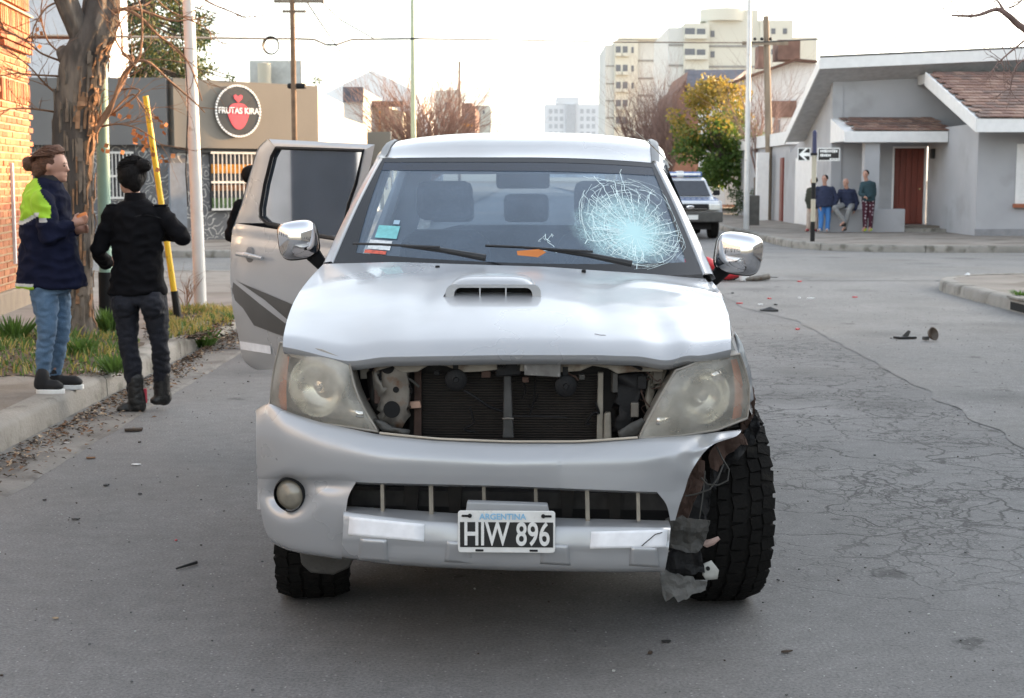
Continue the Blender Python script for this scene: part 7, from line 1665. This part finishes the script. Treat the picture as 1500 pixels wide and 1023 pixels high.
# two torn mirror parts on the right lane
p = G(1325, 496, .008); e = empty('mirror_fragment', p, label='broken black motorcycle mirror with an upright fin, left one of the pair', cat='debris'); s_ = p.y / 2200
MB().prism([(-17 * s_, 0, 0), (-8 * s_, -.05, 0), (17 * s_, -.03, 0), (16 * s_, .05, 0), (0, .07, 0)], (0, 0, .022)).build('base', m_pk, e, bevel=.005); MB().prism([(-4 * s_, 0, .02), (6 * s_, 0, .02), (9 * s_, .0, 11 * s_), (5 * s_, 0, 12 * s_)], (0, .015, 0)).build('fin', m_grp, e, bevel=.003)
p = G(1365, 499, .008); e = empty('mirror_fragment', p, label='round brown broken cup standing on edge, right one of the pair', cat='debris')
mb = MB(); mb.lathe([(0, .03), (.055, .02), (.068, -.01), (.06, -.014), (.045, .005), (0, .015)], (0, 0, 0), 'Y', 20); m_ = Matrix.Rotation(R(35), 3, 'Z') @ Matrix.Rotation(R(-18), 3, 'X'); mb.v = [tuple(m_ @ Vector(v) + Vector((.01, 0, .066))) for v in mb.v]; mb.build('cup', M('cup_brown', (.07, .05, .035), .5), e, smooth=50); MB().box((-.06, 0, .022), (.06, .04, .035), .4).build('stub', m_grp, e, bevel=.006)
# ================================================================ FALLEN MOTORCYCLE
mp_ = G(1048, 412); mc = empty('motorcycle', mp_, R(8), label='red motorcycle lying on its side on the road behind the truck, among debris', cat='motorcycle')
def mwheel(x, y, z):
    w_ = MB(); w_.tube([(x + .27 * math.cos(a), y + .20 * math.sin(a), z + .16 * math.sin(a + .6)) for a in [2 * math.pi * k / 28 for k in range(29)]], .045, 8, False); o = w_.build('wheel', m_rub, mc, smooth=60)
    MB().tube([(x + .20 * math.cos(a), y + .15 * math.sin(a), z + .12 * math.sin(a + .6)) for a in [2 * math.pi * k / 28 for k in range(29)]], .012, 6, False).build('rim', m_chr, o, smooth=60)
mwheel(-1.05, .2, .17); mwheel(.30, .28, .18)
MB().tube([(-.9, .2, .18), (-.4, .05, .28), (.1, .05, .26), (.3, .28, .18)], .03, 8).build('frame', m_blk, mc, smooth=60)
for nm, c, r_, mt in (('fuel_tank', (-.45, -.02, .30), (.26, .17, .14), m_pr), ('side_panel', (.18, -.12, .12), (.20, .10, .09), m_pr), ('tail_fairing', (-.12, .02, .26), (.12, .10, .12), m_pr), ('seat', (-.1, .1, .26), (.30, .12, .09), m_blk), ('engine', (-.35, -.05, .14), (.16, .14, .12), m_stl)):
    mb = MB(); mb.sphere((0, 0, 0), r_, 16, 10); mb.v = [(v[0] + c[0] + .04 * noise.noise(Vector(v) * 6), v[1] + c[1], v[2] + c[2] + .03 * noise.noise(Vector(v) * 7)) for v in mb.v]; mb.build(nm, mt, mc, smooth=60)
MB().box((.40, -.18, .09), (.14, .10, .16), .3).build('box', m_pw2, mc, bevel=.02); MB().tube([(.40, -.2, .04), (.6, -.18, .05), (.82, -.10, .07)], [.03, .045, .05], 10).build('exhaust', m_stl, mc, smooth=60)
MB().tube([(-.75, .1, .25), (-.7, .2, .6), (-.6, .25, .65)], .012, 6).build('handlebar', m_chr, mc, smooth=60)
# ================================================================ POLICE PICKUP
pg = G(1022, 351); pk_ = empty('police_pickup', (pg.x - .20, pg.y, 0), R(2), label='white and blue police pickup with a blue roof light bar parked facing the viewer', cat='police pickup')
m_pwt = M('police_white', (.58, .60, .63), .3, .1, coat=1, var=.03); m_pbl = M('police_blue', (.04, .12, .34), .3, coat=1, var=.05)
def pbx(nm, x0, x1, y0, y1, z0, z1, mt, par=pk_, bev=.03): return bx(nm, x0, x1, y0, y1, z0, z1, mt, par, bevel=bev, smooth=40)
pbx('lower_body', -.83, .83, .25, 4.9, .55, .98, m_pwt); mb = MB(); mb.grid([[(x, y, z) for x in (-.80, -.6, -.3, 0, .3, .6, .80)] for y, z in ((.12, .93), (.2, 1.0), (.6, 1.05), (1.25, 1.10))]); mb.build('hood', m_pwt, pk_, smooth=60, solid=.05)
MB().prism([(-.81, .30, 1.018), (.81, .30, 1.018), (.81, .95, 1.085), (-.81, .95, 1.085)], (0, 0, .012)).build('blue_stripe', m_pbl, pk_)
mb = MB()
for k in range(9): mb.box((-.62 + k * .155, .62, 1.062), (.09, .22, .012))
mb.build('hood_lettering', m_pwt, pk_)['kind'] = 'stuff'
mb = MB(); mb.prism([(-.78, 1.25, 1.08), (-.78, 1.72, 1.56), (-.78, 3.1, 1.58), (-.78, 3.3, 1.05)], (1.56, 0, 0)); 
cab = MB(); cab.grid([[(-.80, 1.25, 1.08), (.80, 1.25, 1.08)], [(-.66, 1.75, 1.56), (.66, 1.75, 1.56)], [(-.64, 2.0, 1.62), (.64, 2.0, 1.62)], [(-.64, 3.1, 1.62), (.64, 3.1, 1.62)], [(-.80, 3.3, 1.0), (.80, 3.3, 1.0)]]); cab.add([(-.80, 1.25, 1.08), (-.66, 1.75, 1.56), (-.64, 2, 1.62), (-.64, 3.1, 1.62), (-.80, 3.3, 1.0)], [(0, 1, 2, 3, 4)]); cab.add([(.80, 1.25, 1.08), (.66, 1.75, 1.56), (.64, 2, 1.62), (.64, 3.1, 1.62), (.80, 3.3, 1.0)], [(4, 3, 2, 1, 0)]); cab.build('cab', m_pwt, pk_)
MB().add([(-.72, 1.262, 1.13), (.72, 1.262, 1.13), (.61, 1.70, 1.535), (-.61, 1.70, 1.535)], [(0, 1, 2, 3)]).build('windscreen', m_glassd, pk_, solid=.01, offset=0); bpy.data.objects[-1] if False else None
lb = pbx('light_bar', -.60, .60, 2.0, 2.3, 1.64, 1.78, m_pbl); pbx('light_bar_centre', -.10, .10, 1.98, 2.32, 1.635, 1.80, m_pwt, lb)
MB().tube([(-.55, 1.97, 1.71), (.55, 1.97, 1.71)], .03, 8).build('light_bar_band', m_wht, lb)
pbx('front_bumper', -.86, .86, -.02, .25, .45, .72, m_grp); gr_ = pbx('grille', -.48, .48, .06, .14, .76, .93, m_blk)
MB().sphere((0, .05, .85), (.10, .01, .045), 12, 6).build('badge', m_chr, gr_); MB().box((0, .05, .80), (.9, .02, .015)).build('grille_bar', m_chr, gr_)
for s_ in (-1, 1):
    pbx('headlight', s_ * .66 - .16, s_ * .66 + .16, .07, .2, .76, .93, M('lamp_clear', (.7, .7, .66), .15, .2)); pbx('fender', s_ * .83 - .06, s_ * .83 + .06, .3, 1.2, .66, 1.0, m_pwt)
    w_ = MB().lathe([(0, -.12), (.20, -.12), (.33, -.12), (.36, -.09), (.36, .09), (.33, .12), (0, .12)], (s_ * .72, .80, .36), 'X', 28).build('wheel', m_rub, pk_, smooth=40); MB().lathe([(0, 0), (.17, 0), (.20, -.02 * s_)], (s_ * .843, .80, .36), 'X', 20).build('rim', m_chr, w_, smooth=40)
    MB().lathe([(0, -.12), (.33, -.12), (.36, 0), (.33, .12), (0, .12)], (s_ * .72, 3.9, .36), 'X', 24).build('wheel', m_rub, pk_, smooth=40)
    mo = pbx('side_mirror', s_ * .92 - .09, s_ * .92 + .09, 1.42, 1.5, 1.14, 1.28, m_blk); MB().tube([(s_ * .84, 1.5, 1.18), (s_ * .78, 1.5, 1.15)], .02, 6).build('arm', m_blk, mo)
pbx('number_plate', -.20, .20, -.035, -.02, .52, .64, m_pf, bev=.003); pbx('underbody', -.6, .6, .3, 4.8, .25, .55, m_blk2, bev=0)
